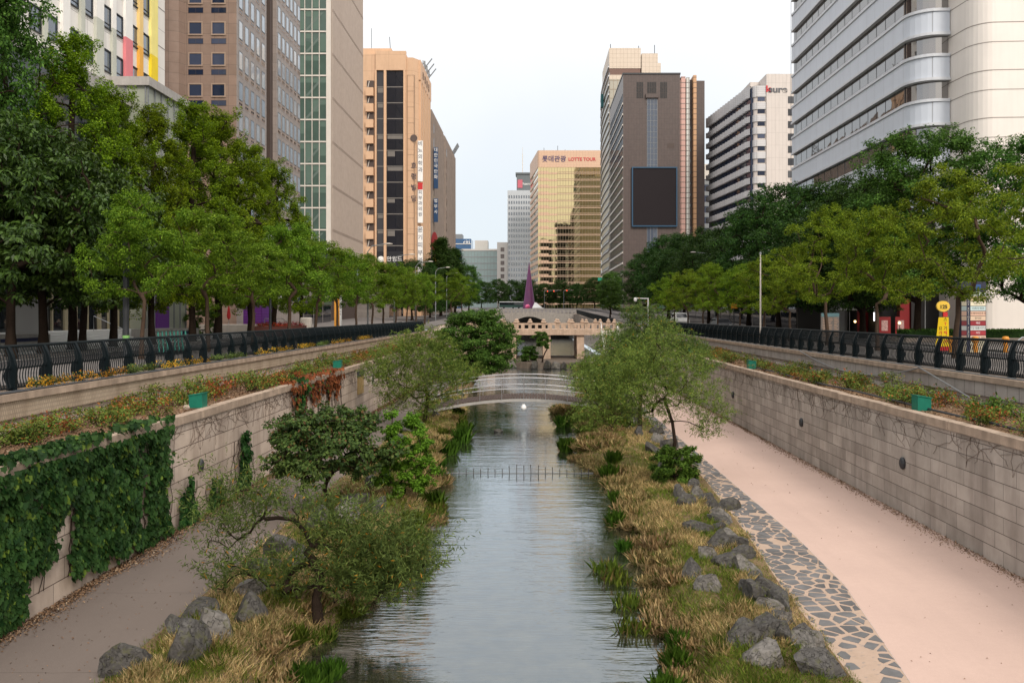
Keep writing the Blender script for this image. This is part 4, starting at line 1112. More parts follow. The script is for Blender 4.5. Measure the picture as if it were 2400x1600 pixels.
# --- grey finned blocks
fing = plain('fin_grey', (.27, .22, .19), .75, .15, 1, .1, 20, streak=.35)
for (y0, y1, zt, x, lab) in ((206.5, 233, 58.2, -26.0, 'grey brown finned office block directly behind the peach tower'), (233.2, 262, 57.4, -25.6, 'second grey brown finned block, ending the row before the blue glass block')):
    B = thing('office_building', lab, 'building', (x - 6, (y0 + y1) / 2, 4)); F = Face(x, y0, 0, 1)
    part(MB().fbox(F, 0, y1 - y0, -14, 0, 4, zt), 'wall', fing, B)
    m = MB(); n = int((y1 - y0) / 1.9)
    for k in range(n): m.fbox(F, .15 + k * 1.9, 1.15 + k * 1.9, 0, .45, 4, zt - 1.2)
    part(m, 'fin_cladding', fing, B)
    m = MB()
    for k in range(n): m.fbox(F, 1.15 + k * 1.9, 2.05 + k * 1.9, .0, .03, 8, zt - 6)
    part(m, 'window_strip', gl_dark, B)
    wmm = win_mesh(1.1, 2.4, br4, gl_dark, .06, .03, sill=False)
    put(B, F, wmm, [(.1, zt - 6 - 3.6 * k) for k in range(13)], d=.46)
    if y0 < 220:
        sb = col('sign_blue', (.012, .05, .13)); sr = col('sign_red2', (.22, .015, .02)); sy = col('sign_gold', (.6, .36, .05))
        FV = Face(x, y0 - .1, 1, 0)
        vsign(B, FV, 1.1, 1.1, 38, 48.5, .3, '대한민국만화', sb, ltw, 1.1, 1.25)
        vsign(B, FV, 1.1, 1.1, 29.5, 35.5, .3, '법무사', sb, ltw, 1.0, 1.4)
        part(MB().add([FV.p(.75 + .8 * math.cos(t), .35, 24.5 + 2.5 * math.sin(t)) for t in np.arange(0, 6.28, .3)] + [FV.p(.75 + .8 * math.cos(t), .0, 24.5 + 2.5 * math.sin(t)) for t in np.arange(0, 6.28, .3)],
             [tuple(range(21))] + [(i, (i + 1) % 21, 21 + (i + 1) % 21, 21 + i) for i in range(21)]), 'round_sign', sr, B)
        vsign(B, FV, .9, 1.0, 13, 21, .3, '커피', sy, ltw, 1.0, 1.3)
    else:
        for k in range(3): part(MB().tube([(x, y1 - 2 - k * 2, zt), (x + 1.6, y1 - 2 - k * 2, zt + 2.6)], .2, 5), 'aerial', M_['grey_metal'], B)

# --- blue glass block with white bands and letters
B = thing('office_building', 'distant blue glass block with thin white floor bands', 'building', (-53, 610, 8)); F = Face(-64, 600, 1, 0)
part(MB().fbox(F, 0, 17.6, -20, 0, 8, 62), 'wall', glass('glass_far_blue', (.035, .09, .19), 1.5, .005), B)
part(MB().fbox(F, 3, 11, -12, -.5, 62, 65.5), 'roof_block', M_['grey_metal'], B)
m = MB()
for k in range(11): m.fbox(F, 0, 17.7, 0, .3, 58 - 4.6 * k, 58.5 - 4.6 * k)
part(m, 'floor_band', finw, B); text('citi', 4.2, F, 14.4, 59.6, .2, ltw, B, ext=.1)
# --- pale green glass block
B = thing('office_building', 'distant pale green glass block with a white stair tower', 'building', (-30, 510, 8)); F = Face(-44.6, 500, 1, 0)
gg = glass('glass_pale_green', (.10, .16, .165), 2.0, .02, .5)
part(MB().fbox(F, 0, 22, -20, 0, 8, 46).fbox(F, 28.4, 34, -20, -1, 8, 47), 'wall', gg, B)
part(MB().fbox(F, 22, 28.4, -18, .6, 8, 50.5), 'stair_tower', col('pale_stone', (.45, .44, .43)), B)
part(MB().fbox(F, 8, 16, -14, -4, 46, 52).fbox(F, 0, 22, -.4, .2, 45.4, 46.4), 'roof_block', col('pale_stone2', (.5, .48, .45)), B)
m = MB()
for k in range(10): m.fbox(F, 0, 22, 0, .12, 10 + 3.9 * k, 10.5 + 3.9 * k)
for k in range(12): m.fbox(F, k * 2, k * 2 + .16, 0, .1, 8, 45.4)
part(m, 'mullion', M_['grey_metal'], B)
put(B, F, win_mesh(2.2, 2.4, br4, col('vent_grey', (.14, .12, .12)), .15, .1, sill=False), [(24.2, 12 + 4.1 * k) for k in range(9)], d=.61)
# --- white window-grid tower
B = thing('office_tower', 'white tower with a regular grid of small windows, beside the mirrored tower', 'building', (-8, 515, 8)); F = Face(-16.2, 500, 1, 0)
part(MB().fbox(F, 0, 15.5, -25, 0, 8, 82.5), 'wall', col('white_stone', (.46, .49, .52), .7, .05), B)
part(MB().fbox(F, 5.6, 15.5, -14, -3, 82.5, 93).fbox(F, 4.9, 15.5, -15, -2.4, 93, 94), 'roof_block', col('slate', (.13, .15, .16)), B)
text('hanna', 2.3, Face(-16.2, 503, 1, 0), 12, 87, .1, ltw, B); part(MB().fbox(F, 6.2, 9.2, -2.95, -2.7, 84.5, 89.5), 'emblem', col('emblem_pink', (.5, .12, .16)), B)
part(MB().tube([(-7, 505, 94), (-7, 505, 106)], .25, 5).tube([(-7, 505, 106), (-7, 505, 110)], .1, 4), 'mast', finw, B)
wmm = win_mesh(.95, 1.9, col('reveal', (.3, .3, .3)), gl_blue, .06, .05, sill=False)
put(B, F, wmm, [(.6 + 1.52 * i, 12 + 3.45 * k) for k in range(20) for i in range(10)])

# --- mirrored tower with the tour company name
pk = masonry('pink_panels', (.62, .41, .28), (.60, .395, .27), (.36, .25, .17), 1.55, .9, .03, 'XZ', 0, .15, .05, .08, 15, .5)
B = thing('office_tower', 'mirrored office tower with pink floor bands and large letters on its top', 'building', (18, 445, 8)); F = Face(2, 430, 1, 0)
m = MB(); n = 6
cor = [(2 + 1.4 * (1 - math.cos(t)), 430 + 1.4 * (1 - math.sin(t))) for t in np.linspace(0, math.pi / 2, n)]
part(MB().prism(cor + [(36, 430), (36, 470), (-2.2, 470)], 84, 93), 'crown_band', pk, B)
part(MB().prism([(2.3, 430.3), (35.7, 430.3), (35.7, 469.6), (-1.8, 469.6)], 8, 84), 'glazing', gl_mirror, B)
m = MB(); m2 = MB(); FL = Face(-2.2, 470, 4.2, -40)
for k in range(21):
    z = 84 - 3.64 * (k + 1)
    c1 = cor + [(2 + 10.3, 430), (2 + 10.3, 430.4), (4, 431), (1.5, 440), (-1.6, 469.8), (-2.2, 470)]
    c2 = cor + [(2 + 5.8, 430.02), (2 + 5.8, 430.4), (4, 431), (1.5, 440), (-1.6, 469.8), (-2.2, 470)]
    m.prism(c1, z, z + .95); m.prism(c2, z + .955, z + 1.7)
    m2.fbox(F, 10.3, 34, 0, .12, z + .3, z + .62).fbox(F, 10.3, 34, 0, .12, z + 1.15, z + 1.3)
part(m, 'balcony_band', pk, B); part(m2, 'floor_line', col('pink_metal', (.52, .36, .26)), B)
m = MB()
for k in range(23): m.fbox(F, 1.6 + k * 1.48, 1.72 + k * 1.48, 0, .06, 8, 84)
part(m, 'mullion', col('bronze', (.20, .16, .10)), B)
nav = col('letter_navy', (.045, .035, .13)); red = col('letter_red', (.50, .04, .05))
text('롯데관광', 3.5, F, 8.8, 88.3, .12, nav, B, bold=.03); text('LOTTE TOUR', 2.4, F, 23.6, 88.2, .12, red, B, sx=1.0, bold=.05)
part(MB().box(10, 12, 440, 446, 93, 95).tube([(13, 440, 93), (13, 440, 97.5)], .12, 4).tube([(5.5, 436, 93), (5.5, 436, 95.5)], .12, 4).tube([(17, 440, 93), (17, 440, 95.5)], .1, 4).box(28, 31, 440, 444, 93, 94), 'roof_plant', M_['dark_metal'], B)

# towers added behind the viewpoint, near-black to darken the mirrored facade's lower half
for x0, x1, y0, h, lb in ((30, 58, -250, 131, 'dark slab tower behind the viewpoint, seen mirrored in the golden facade'), (60, 100, -255, 142, 'taller near-black slab added behind the viewpoint, seen mirrored in the golden facade'), (8, 27, -240, 108, 'lower dark tower added behind the viewpoint, seen mirrored in the golden facade')):
    B = thing('office_tower', lb, 'building', ((x0 + x1) / 2, y0 - 10, 4)); F = Face(x1, y0, -1, 0)
    part(MB().fbox(F, 0, x1 - x0, -20, 0, 4, h), 'wall', plain('reflection_dark', (.012, .012, .014), .9, .2, 1, 0), B)
    m = MB()
    for k in range(int(h / 4) - 1): m.fbox(F, 0, x1 - x0, 0, .3, 6 + 4 * k, 6.9 + 4 * k)
    part(m, 'floor_band', M_['dark_metal'], B)
# --- curved glass tower behind the brown tower
B = thing('office_tower', 'tall curved glass tower with a cream top, behind the brown tower', 'building', (36, 320, 8)); F = Face(28, 300, 1, 0)
cr = masonry('cream_panels', (.62, .52, .42), (.60, .50, .40), (.34, .28, .22), 1.35, 1.6, .04, 'XZ', 0, .15, .05, .05, 15, .5)
bul = [(28, 300), (27.9, 310), (27.9, 322), (28.2, 335), (29.2, 350)]
part(MB().prism(bul + [(45.8, 350), (45.8, 300)], 8, 93), 'wall', glass('glass_pale_gold', (.22, .19, .12), 2.4, .02, .3), B)
part(MB().fbox(F, -.05, 11.6, -30, .05, 97, 104.5).fbox(F, -.05, 11.6, -30, .03, 93, 94.6).fbox(F, 11.9, 17.9, -30, .12, 8, 102.5).fbox(F, 17.9, 19, -30, .02, 8, 99), 'crown_panel', cr, B)
part(MB().fbox(F, .05, 11.5, -20, -.1, 94.6, 97), 'louvre_band', col('louvre', (.16, .09, .07)), B)
m = MB()
for k in range(9): m.fbox(F, k * 1.45, k * 1.45 + .1, 0, .06, 8, 93)
for k in range(26): m.fbox(F, 0, 11.6, 0, .07, 10 + 3.3 * k, 10.15 + 3.3 * k)
part(m, 'mullion', col('bronze2', (.30, .22, .14)), B)
m = MB()
for k in range(27):
    z = 9 + 3.4 * k
    m.prism([(x - .5, y) for x, y in bul] + [(x + .2, y) for x, y in reversed(bul)], z, z + .5)
part(m, 'curved_ledge', M_['steel'], B)
m = MB()
for k in range(27): m.prism([(x - .06, y) for x, y in bul] + [(x + .2, y) for x, y in reversed(bul)], 9.5 + 3.4 * k, 10.4 + 3.4 * k)
part(m, 'spandrel', M_['grey_metal'], B)
part(MB().box(26.6, 27.6, 320, 323, 88, 93), 'roof_sign', col('teal', (.02, .12, .13)), B)
m = MB()
for x, y in ((28.5, 301), (33.8, 306), (39.2, 303), (45, 302)): m.tube([(x, y, 102.5), (x, y, 106.3)], .12, 4)
part(m, 'mast', M_['dark_metal'], B)

# --- brown tower with the big screen
B = thing('office_tower', 'dark brown tiled tower with a big blank screen in a blue frame', 'building', (36, 270, 8)); F = Face(27.6, 250, 1, 0); FS = Face(27.6, 293, 0, -1)
bt = masonry('brown_tiles', (.078, .053, .047), (.07, .048, .043), (.035, .025, .023), .85, 1.62, .025, 'XZ', 0, .2, .08, .1, 15, .45)
bts = masonry('brown_tiles_side', (.19, .165, .155), (.175, .15, .14), (.08, .065, .06), 2.15, 3.28, .05, 'YZ', 0, .2, .08, .1, 15, .45)
b_ = lambda px: (px - 1251) * 250 / 1900 - 27.6; zz = lambda py, Y=250: 6 - (py - 737) * Y / 1900
part(MB().box(27.62, b_(1594) + 27.6, 250, 293, 8, zz(175)), 'wall', bt, B)
part(MB().box(27.4, b_(1595) + 27.6, 249.8, 293.2, zz(175), zz(175) + .5), 'parapet', M_['dark_metal'], B)
part(MB().fbox(FS, 0, 43, .0, .06, 8, zz(175)), 'side_wall', bts, B)
wmm = win_mesh(1.7, 2.5, M_['dark_metal'], gl_blue, .08, .08, sill=False)
put(B, FS, wmm, [(43 - 2.25 - 2.15 * i, 71.6 - 3.28 * k) for k in range(20) for i in range(19)], d=.06)
m = MB()
for k in range(19): m.fbox(FS, 0, 43, .06, .28, 70.8 - 3.28 * k, 71.25 - 3.28 * k)
part(m, 'floor_band', finw, B)
for a, b in ((1492, 1507.5), (1517, 1538), (1547.5, 1563)):
    o = part(MB().fbox(F, b_(a), b_(b), 0, .04, zz(230.5), zz(193)), 'louvre', col('louvre_dark', (.018, .016, .016)), B)
    m = MB()
    for k in range(1, 4): m.fbox(F, b_(a) + (b_(b) - b_(a)) * k / 4 - .04, b_(a) + (b_(b) - b_(a)) * k / 4 + .04, .04, .08, zz(230.5), zz(193))
    for k in range(1, 3): m.fbox(F, b_(a), b_(b), .04, .08, zz(193) - 1.65 * k, zz(193) - 1.65 * k + .08)
    l = o.location; m.v = [(x - B.location[0], y - B.location[1], z - B.location[2]) for x, y, z in m.v]; m.build('louvre_bars', bt, o)
part(MB().fbox(F, b_(1513), b_(1543), 0, .7, zz(230.5), zz(221)), 'ledge', bt, B)
part(MB().fbox(F, b_(1516.5), b_(1540.5), 0, .05, 8, zz(232)), 'glass_strip', glass('glass_cream', (.02, .03, .05), 1.55, .012), B)
m = MB()
for px in (1516.5, 1524.5, 1532.5, 1540.5): m.fbox(F, b_(px) - .05, b_(px) + .05, .05, .12, 8, zz(232))
for k in range(24): m.fbox(F, b_(1516.5), b_(1540.5), .05, .11, zz(232) - 1.7 * k - .04, zz(232) - 1.7 * k + .04)
part(m, 'mullion', M_['grey_metal'], B)
part(MB().fbox(F, b_(1564), b_(1580), 0, .03, zz(347), zz(336)), 'vent_panel', br4, B)
# right hand stack of coloured shafts
wl = masonry('pink_tiles', (.58, .35, .30), (.55, .33, .28), (.12, .09, .08), 3.0, 1.62, .12, 'XZ', 0, .2, .05, .05, 15, .5)
wl2 = masonry('white_tiles', (.58, .57, .53), (.55, .54, .5), (.15, .13, .12), 3.0, 1.62, .12, 'XZ', 0, .2, .05, .05, 15, .5)
wl3 = masonry('ochre_tiles', (.52, .30, .16), (.50, .29, .15), (.15, .09, .06), 3.0, 1.62, .12, 'XZ', 0, .2, .05, .05, 15, .5)
def sh(a, b, top, mt, y=251.0, d=0, dep=14): return part(MB().box(b_(a) + 27.6, b_(b) + 27.6, y - d, y + dep, 8, zz(top)), 'shaft', mt, B)
sh(1594.3, 1596, 186, wl, 251, .3); sh(1597.5, 1607.5, 178, wl, 251, .3); sh(1610, 1617.5, 180, wl2, 251, .25); sh(1617.6, 1626, 182, bt, 252.5); sh(1626.2, 1633.5, 175, wl3, 251, .4); sh(1633.6, 1654, 186, bt, 251.6)
part(MB().box(b_(1594.3) + 27.6, b_(1653) + 27.6, 254, 270, 8, zz(190)), 'shaft_wall', M_['dark_metal'], B)
wmm = win_mesh(.85, .9, br4, gl_dark, .05, .03, sill=False)
put(B, Face(27.6, 252.5, 1, 0), wmm, [(b_(1618.6), zz(273) - 3.45 * k) for k in range(11)])
part(MB().box(b_(1637) + 27.6, b_(1647) + 27.6, 255, 258, zz(186), zz(180)), 'roof_plant', M_['dark_metal'], B)
blue = plain('screen_blue', (.012, .06, .12), .4, .1, 3, 0)
SCR = thing('video_screen', 'huge blank dark screen in a thin blue frame on the brown tower', 'screen', (b_(1533) + 27.6, 249.4, zz(532)))
scr_m = plain('screen_black', (.020, .016, .018), .7, .08, 2, 0, spec=.15)
part(MB().fbox(F, b_(1483), b_(1584), .1, .55, zz(529), zz(395)), 'display', scr_m, SCR)
m = MB()
m.fbox(F, b_(1480.3), b_(1483), .1, .8, zz(532), zz(392.3)).fbox(F, b_(1584), b_(1586.6), .1, .8, zz(532), zz(392.3)).fbox(F, b_(1483), b_(1584), .1, .78, zz(395), zz(392.3)).fbox(F, b_(1483), b_(1584), .1, .95, zz(532), zz(529))
part(m, 'frame', blue, SCR)

# --- narrow blue building in the gap
B = thing('office_building', 'narrow strip of a dark blue block between the brown tower and the sawtooth block', 'building', (66, 310, 8)); F = Face(62.5, 300, 1, 0)
part(MB().fbox(F, 0, 8, -20, 0, 8, 56), 'wall', gl_navy, B); part(MB().fbox(F, 0, 5, -8, -2, 56, 62), 'roof_block', finw, B)
m = MB()
for k in range(12): m.fbox(F, 0, 3, 0, .1, 10 + 4 * k, 11.6 + 4 * k)
part(m, 'floor_band', M_['grey_metal'], B)

# --- sawtooth office block with letters
B = thing('office_building', 'white sawtooth office block with navy window bands and letters at its top', 'building', (66, 235, 8)); F = Face(60.3, 222, 1, 0)
wt_ = masonry('white_tile_wall', (.60, .54, .50), (.585, .53, .49), (.40, .36, .33), 1.0, 3.4, .03, 'XZ', 0, .15, .04, .12, 15, .6)
band = masonry('band_tiles', (.56, .55, .55), (.53, .52, .53), (.34, .33, .33), .7, .55, .03, 'YZ', 0, .15, .06, .12, 15, .5)
s_ = lambda px: (px - 1251) * 222 / 1900 - 60.3; z2 = lambda py: 6 - (py - 737) * 222 / 1900
part(MB().fbox(F, s_(1795), s_(1861), -30, .6, 8, z2(175)).fbox(F, s_(1772), s_(1795), -20, -6, 8, z2(178)), 'end_wall', wt_, B)
zt = z2(202)
m = MB(); mb2 = MB()
u = Vector((-.0995, .995, 0)); base = Vector((59.6, 222.6, 0)); nrm = Vector((-.995, -.0995, 0))
def pp(a, d, z): q = base + u * a + nrm * d; return (q.x, q.y, z)
for k in range(17):
    z0 = zt - 3.38 * k - 3.0; z1 = zt if k == 0 else zt - 3.38 * k - 1.35
    nT = 16
    for i in range(nT):
        a0 = i * 36.5 / nT; a1 = (i + 1) * 36.5 / nT
        vs = [pp(a0, .25, z0), pp(a1, 1.05, z0), pp(a1, .25, z0), pp(a0, .25, z1), pp(a1, 1.05, z1), pp(a1, .25, z1)]
        m.add(vs, [(0, 1, 4, 3), (1, 2, 5, 4), (3, 4, 5), (0, 2, 1)])
    m.add([pp(0, .26, z0), pp(36.5, .26, z0), pp(36.5, -.3, z0), pp(0, -.3, z0), pp(0, .26, z1), pp(36.5, .26, z1), pp(36.5, -.3, z1), pp(0, -.3, z1)], [(0, 1, 5, 4), (4, 5, 6, 7), (3, 2, 1, 0)])
part(m, 'sawtooth_band', band, B)
mb2.add([pp(0, 0, 8), pp(36.5, 0, 8), pp(36.5, -12, 8), pp(0, -12, 8), pp(0, 0, zt - .5), pp(36.5, 0, zt - .5), pp(36.5, -12, zt - .5), pp(0, -12, zt - .5)],
        [(0, 3, 2, 1), (4, 5, 6, 7), (0, 1, 5, 4), (1, 2, 6, 5), (2, 3, 7, 6), (3, 0, 4, 7)])
part(mb2, 'window_band', gl_navy, B)
# rounded corner stack with single windows
def rpoly(x0, x1, y0, y1, r, n=6):
    return [(x0 + r * (1 - math.cos(t)), y0 + r * (1 - math.sin(t))) for t in np.linspace(0, math.pi / 2, n)] + [(x1, y0), (x1, y1), (x0, y1)]
x0 = s_(1764) + 60.3; x1 = s_(1794) + 60.3
m = MB()
for k in range(17): m.prism(rpoly(x0, x1, 221.6, 228, 1.6), zt - 3.38 * k - 3.0, zt if k == 0 else zt - 3.38 * k - 1.2)
part(m, 'corner_band', band, B)
part(MB().prism(rpoly(x0 + .15, x1, 221.8, 228, 1.6), 8, zt - .3), 'corner_core', wt_, B)
wmm = win_mesh(2.0, 1.78, M_['dark_metal'], gl_navy, .06, .05, vm=(.5,), sill=False)
put(B, Face(x0 + 1.3, 221.78, 1, 0), wmm, [(0, zt - 3.38 * k - 4.78 + .01 + .6) for k in range(12)])
wmm = win_mesh(1.7, 1.9, M_['dark_metal'], gl_dark, .06, .05, sill=False)
put(B, Face(60.3, 221.4, 1, 0), wmm, [(s_(1845), zt - 3.38 * k - 4.9) for k in range(12)])
part(MB().fbox(F, s_(1809), s_(1828), -10, -4, z2(175), z2(166)).fbox(F, s_(1808), s_(1829), -10.5, -3.5, z2(166), z2(164.5)), 'roof_plant', peach_p, B)
text('k', 2.4, F, s_(1799), z2(212) + .15, .65, red, B, sx=1.1, bold=.08); text('sure', 2.4, F, s_(1821.5), z2(212), .65, col('letter_grey', (.10, .10, .11)), B, sx=1.22, bold=.08)

# --- banded grey building on the pink path side
B = thing('office_building', 'large silver grey building with rounded corner and long window bands, cream end wall', 'building', (44, 80, 4))
al = masonry('aluminium_panels', (.57, .61, .68), (.54, .58, .65), (.28, .29, .31), 1.95, 20, .012, 'YZ', 0, .1, .06, .1, 25, .38)
al2 = col('aluminium_lip', (.56, .575, .61), .4)
crm = plain('cream_wall', (.76, .70, .645), .6, .05, .5, .05, 20, streak=.08)
X0, Y0, Y1 = 32.0, 68.2, 100.5
def outline(off, r=2.2, n=8):
    x0 = X0 - off; y0 = Y0 - off
    return [(x0 + r * (1 - math.cos(t)), y0 + r * (1 - math.sin(t))) for t in np.linspace(0, math.pi / 2, n)] + [(35.0, y0), (35.0, Y1), (x0, Y1)]
zb = lambda k: 14.3 + 3.8 * k
core = [(X0, Y1)] + [(X0 + 2.2 * (1 - math.cos(t)), Y0 + 2.2 * (1 - math.sin(t))) for t in np.linspace(0, math.pi / 2, 8)] + [(35.0, Y0), (60, Y0), (60, Y1)]
part(MB().prism(outline(-.24), 12.0, 76), 'window_band', gl_brown, B)
part(MB().prism([(35, Y0 + .3), (60, Y0 + .3), (60, Y1), (35, Y1)], 4, 76), 'core_wall', crm, B)
for k in range(16):
    z = zb(k)
    part(MB().prism(outline(0), z + .25, z + 2.0, 0).prism(outline(.14), z, z + .245, 1).prism(outline(.10), z + 2.005, z + 2.25, 1), 'spandrel_band', [al, al2], B)
m = MB()
for i in range(17):
    y = Y0 + 2.2 + i * 1.95
    m.box(X0 + .22, X0 + .26, y - .02, y + .02, 13, 75.9)
part(m, 'mullion', M_['dark_metal'], B)
# cream end wall with a rounded edge
cw_ = [(36.9 - 1.7 * math.sin(t) - .0, 64.6 + 1.9 * (1 - math.cos(t))) for t in np.linspace(math.pi / 2, 0, 9)]
cpoly = [(35.02, 69)] + cw_[0:] + [(62, 63.2), (62, 70)]
part(MB().prism(cpoly, 4, 76), 'end_wall', crm, B)
m = MB()
cpo = [(35.0, 69)] + [(x - .012, y - .012) for x, y in cw_] + [(62, 63.188), (62, 70)]
for k in range(17):
    z = 14.05 + 3.8 * k
    m.prism(cpo, z, z + .07); m.prism(cpo, z + 2.25, z + 2.31)
part(m, 'wall_joint', col('joint_grey', (.30, .26, .23)), B)
# ground floor shops
dk_ = col('shop_dark', (.018, .016, .016)); redp = col('shop_red', (.24, .006, .008), .5)
part(MB().box(32.6, 60, 70, 100, 4, 11.9), 'shop_storey', dk_, B)
part(MB().box(31.0, 35, 70, 100.4, 11.4, 12.0), 'shop_canopy', M_['dark_metal'], B)
for bb in ((70.2, 70.8, 4, 11.3), (79.0, 79.5, 4, 9.2), (70.81, 74.2, 9.2, 11.3)): part(MB().box(31.7, 32.6, *bb), 'shop_frame', redp, B)
lw = emit('tube_light', (1, .95, .95), 2.2)
part(MB().box(31.6, 31.7, 71.2, 75.8, 8.9, 9.05).box(31.6, 31.7, 77.4, 79.2, 8.55, 8.75).box(31.9, 31.98, 76.0, 76.12, 5.4, 7.6), 'light_strip', lw, B)
part(MB().box(31.9, 32.2, 83.2, 87.5, 4, 8.6).box(31.8, 32.2, 83.2, 87.6, 8.6, 10.3), 'white_shop_front', plain('shop_white', (.42, .41, .42), .6), B)
part(MB().box(31.75, 31.79, 84.0, 86.6, 9.1, 9.9), 'shop_sign', col('sign_maroon', (.22, .02, .02)), B)

# --- plain shop blocks farther along (seen between trunks)
sb_ = masonry('shop_stone', (.20, .17, .15), (.17, .145, .13), (.07, .06, .05), 1.2, .8, .02, 'YZ', 0, .2, .2, .2, 20, .6)
def shop_block(lab, x0, x1, y0, y1, h, F, n, seed):
    B = thing('shop_building', lab, 'building', ((x0 + x1) / 2, (y0 + y1) / 2, 4)); rr = random.Random(seed)
    part(MB().box(x0, x1, y0, y1, 4, 4 + h), 'wall', sb_, B)
    L = (y1 - y0) / n
    for i in range(n):
        part(MB().fbox(F, i * L + .3, (i + 1) * L - .3, 0, .05, 4.2, 7.4), 'shop_window', gl_dark, B)
        part(MB().fbox(F, i * L + .2, (i + 1) * L - .2, .0, .25, 7.6, 8.5), 'shop_fascia', col('fascia', (rr.uniform(.02, .25), rr.uniform(.02, .16), rr.uniform(.02, .16))), B)
    return B
shop_block('low dark stone shop block under the trees behind the slim mast', 33, 48, 101.5, 150, 9, Face(33, 150, 0, -1), 7, 2)
shop_block('low dark stone shop block beyond, under the broad dark trees', 34, 48, 152, 240, 9, Face(34, 240, 0, -1), 10, 3)
shop_block('low dark stone shop block at the foot of the finned tower', -42, -34.5, 116, 138, 8, Face(-34.5, 116, 0, 1), 4, 4)
shop_block('low stone shop block at the foot of the peach tower', -40, -30, 168, 184, 9, Face(-30, 168, 0, 1), 3, 5)
# ---------------------------------------------------------------- steel footbridge
FB_ = thing('footbridge', 'slim arched steel footbridge with wooden deck over the stream', 'bridge', (-.6, 48.5, .3))
bx0, bx1, byc, bhw = -6.6, 5.4, 49.6, 1.45
def arch(x): u = (x - bx0) / (bx1 - bx0); return .26 + .80 * (1 - (2 * u - 1) ** 2)
xs = np.linspace(bx0, bx1, 41)
deck = plain('deck_wood', (.085, .062, .054), .8, .3, 4, .3, 20)
m = MB()
for a, b in zip(np.linspace(bx0, bx1, 73)[:-1], np.linspace(bx0, bx1, 73)[1:]):
    za, zb_ = arch(a), arch(b - .03)
    m.add([(a, byc - bhw, za - .05), (b - .03, byc - bhw, zb_ - .05), (b - .03, byc + bhw, zb_ - .05), (a, byc + bhw, za - .05), (a, byc - bhw, za), (b - .03, byc - bhw, zb_), (b - .03, byc + bhw, zb_), (a, byc + bhw, za)],
          [(0, 3, 2, 1), (4, 5, 6, 7), (0, 1, 5, 4), (1, 2, 6, 5), (2, 3, 7, 6), (3, 0, 4, 7)])
part(m, 'deck', deck, FB_)
for y in (byc - bhw - .05, byc + bhw - .03):
    m = MB()
    for a, b in zip(xs[:-1], xs[1:]):
        m.add([(a, y, arch(a) - .22), (b, y, arch(b) - .22), (b, y + .08, arch(b) - .22), (a, y + .08, arch(a) - .22), (a, y, arch(a) - .06), (b, y, arch(b) - .06), (b, y + .08, arch(b) - .06), (a, y + .08, arch(a) - .06)],
              [(0, 3, 2, 1), (4, 5, 6, 7), (0, 1, 5, 4), (2, 3, 7, 6)])
    part(m, 'girder', MAT['concrete'], FB_)
for y in (byc - bhw - .06, byc + bhw + .06):
    for h, r in ((1.2, .028), (.55, .024)):
        part(MB().tube([(x, y, arch(x) + h) for x in xs], r, 6), 'handrail', MAT['steel'], FB_)
    for x in np.arange(-5.8, 5.2, 1.3):
        part(MB().tube([(x, y, arch(x) - .1), (x, y, arch(x) + 1.2)], .018, 6), 'rail_post', MAT['steel'], FB_)
part(MB().lathe([(0.01, -.17), (.1, -.145), (.16, -.06), (.17, .0), (.16, .06), (.1, .145), (.08, .2)], 12, (-.6, byc - bhw, .48)), 'ball_lamp', MAT['white'], FB_, True)
m = MB()
for s in (-1, 1): m.tube([(-.6 + s * .15, byc - bhw, .55), (-.6 + s * 1.6, byc - bhw, .82)], .02, 5)
part(m, 'tie_rod', MAT['steel'], FB_)

# row of thin stakes across the stream
stk = plain('stake', (.06, .055, .05), .7, .2, 4, .1)
sm = MB(); sm.tube([(0, 0, -.3), (0, 0, .17)], .016, 5); sm.tube([(0, 0, .17), (0, 0, .20)], .024, 5)
sme = sm.mesh('stake', stk)
for i in range(20):
    o = link('stake', sme); o.location = (-3.3 + .29 * i, 32.7, WATER); o.rotation_euler = (rnd.uniform(-.06, .06), rnd.uniform(-.06, .06), 0); o.scale = (1, 1, rnd.uniform(.8, 1.2) * (1.5 if 7 < i < 15 else .9))
    tag(o, 'short dark stake in the row standing across the stream', 'stake', 'row of stakes across the stream')
tag(MB().tube([(-4.3, 32.7, WATER + .02), (2.4, 32.7, WATER + .02)], .013, 5).build('weir_sill', MAT['grey_metal']), 'thin pale sill line under the row of stakes', 'sill')

# ---------------------------------------------------------------- old stone bridge
SB = thing('stone_bridge', 'old stone beam bridge with carved railing posts on square piers', 'bridge', (1, 108, 0))
bs = MAT['bridge_stone']
for x0, x1 in ((-3.6, -2.3), (1.2, 2.2), (5.6, 6.55), (9.6, 10.7)):
    m = MB(); zc = -.6
    for h in (1.1, .9, .95, 1.0):
        e = rnd.uniform(-.03, .03); m.box(x0 + e, x1 + e, 105 + e, 113 - e, zc + .01, zc + h); zc += h
    part(m, 'pier', bs, SB)
part(MB().box(-9.8, -8.2, 105.0, 113, -.6, 3.3).box(-8.2, -3.6, 105.4, 113, -.6, 3.3), 'abutment', bs, SB)
m = MB(); xx = -9.9
for w in (2.2, 2.0, 1.9, 3.55, 3.0, 1.1, 3.6, 2.9):
    m.box(xx + .01, min(xx + w, 11.1) - .01, 104.6, 105.5, 3.36, 4.1); xx += w
    if xx > 11: break
part(m, 'beam', bs, SB)
part(MB().box(-9.9, 11.1, 105.52, 113.4, 3.7, 4.05), 'deck_slab', bs, SB)
pst = MB(); pst.box(-.2, .2, -.2, .2, 0, .78)
pst.lathe([(.2, .78), (.32, .84), (.34, .92), (.24, 1.0), (.14, 1.05), (.2, 1.12), (.17, 1.24), (.05, 1.33)], 10)
pme = pst.mesh('railing_post', bs)
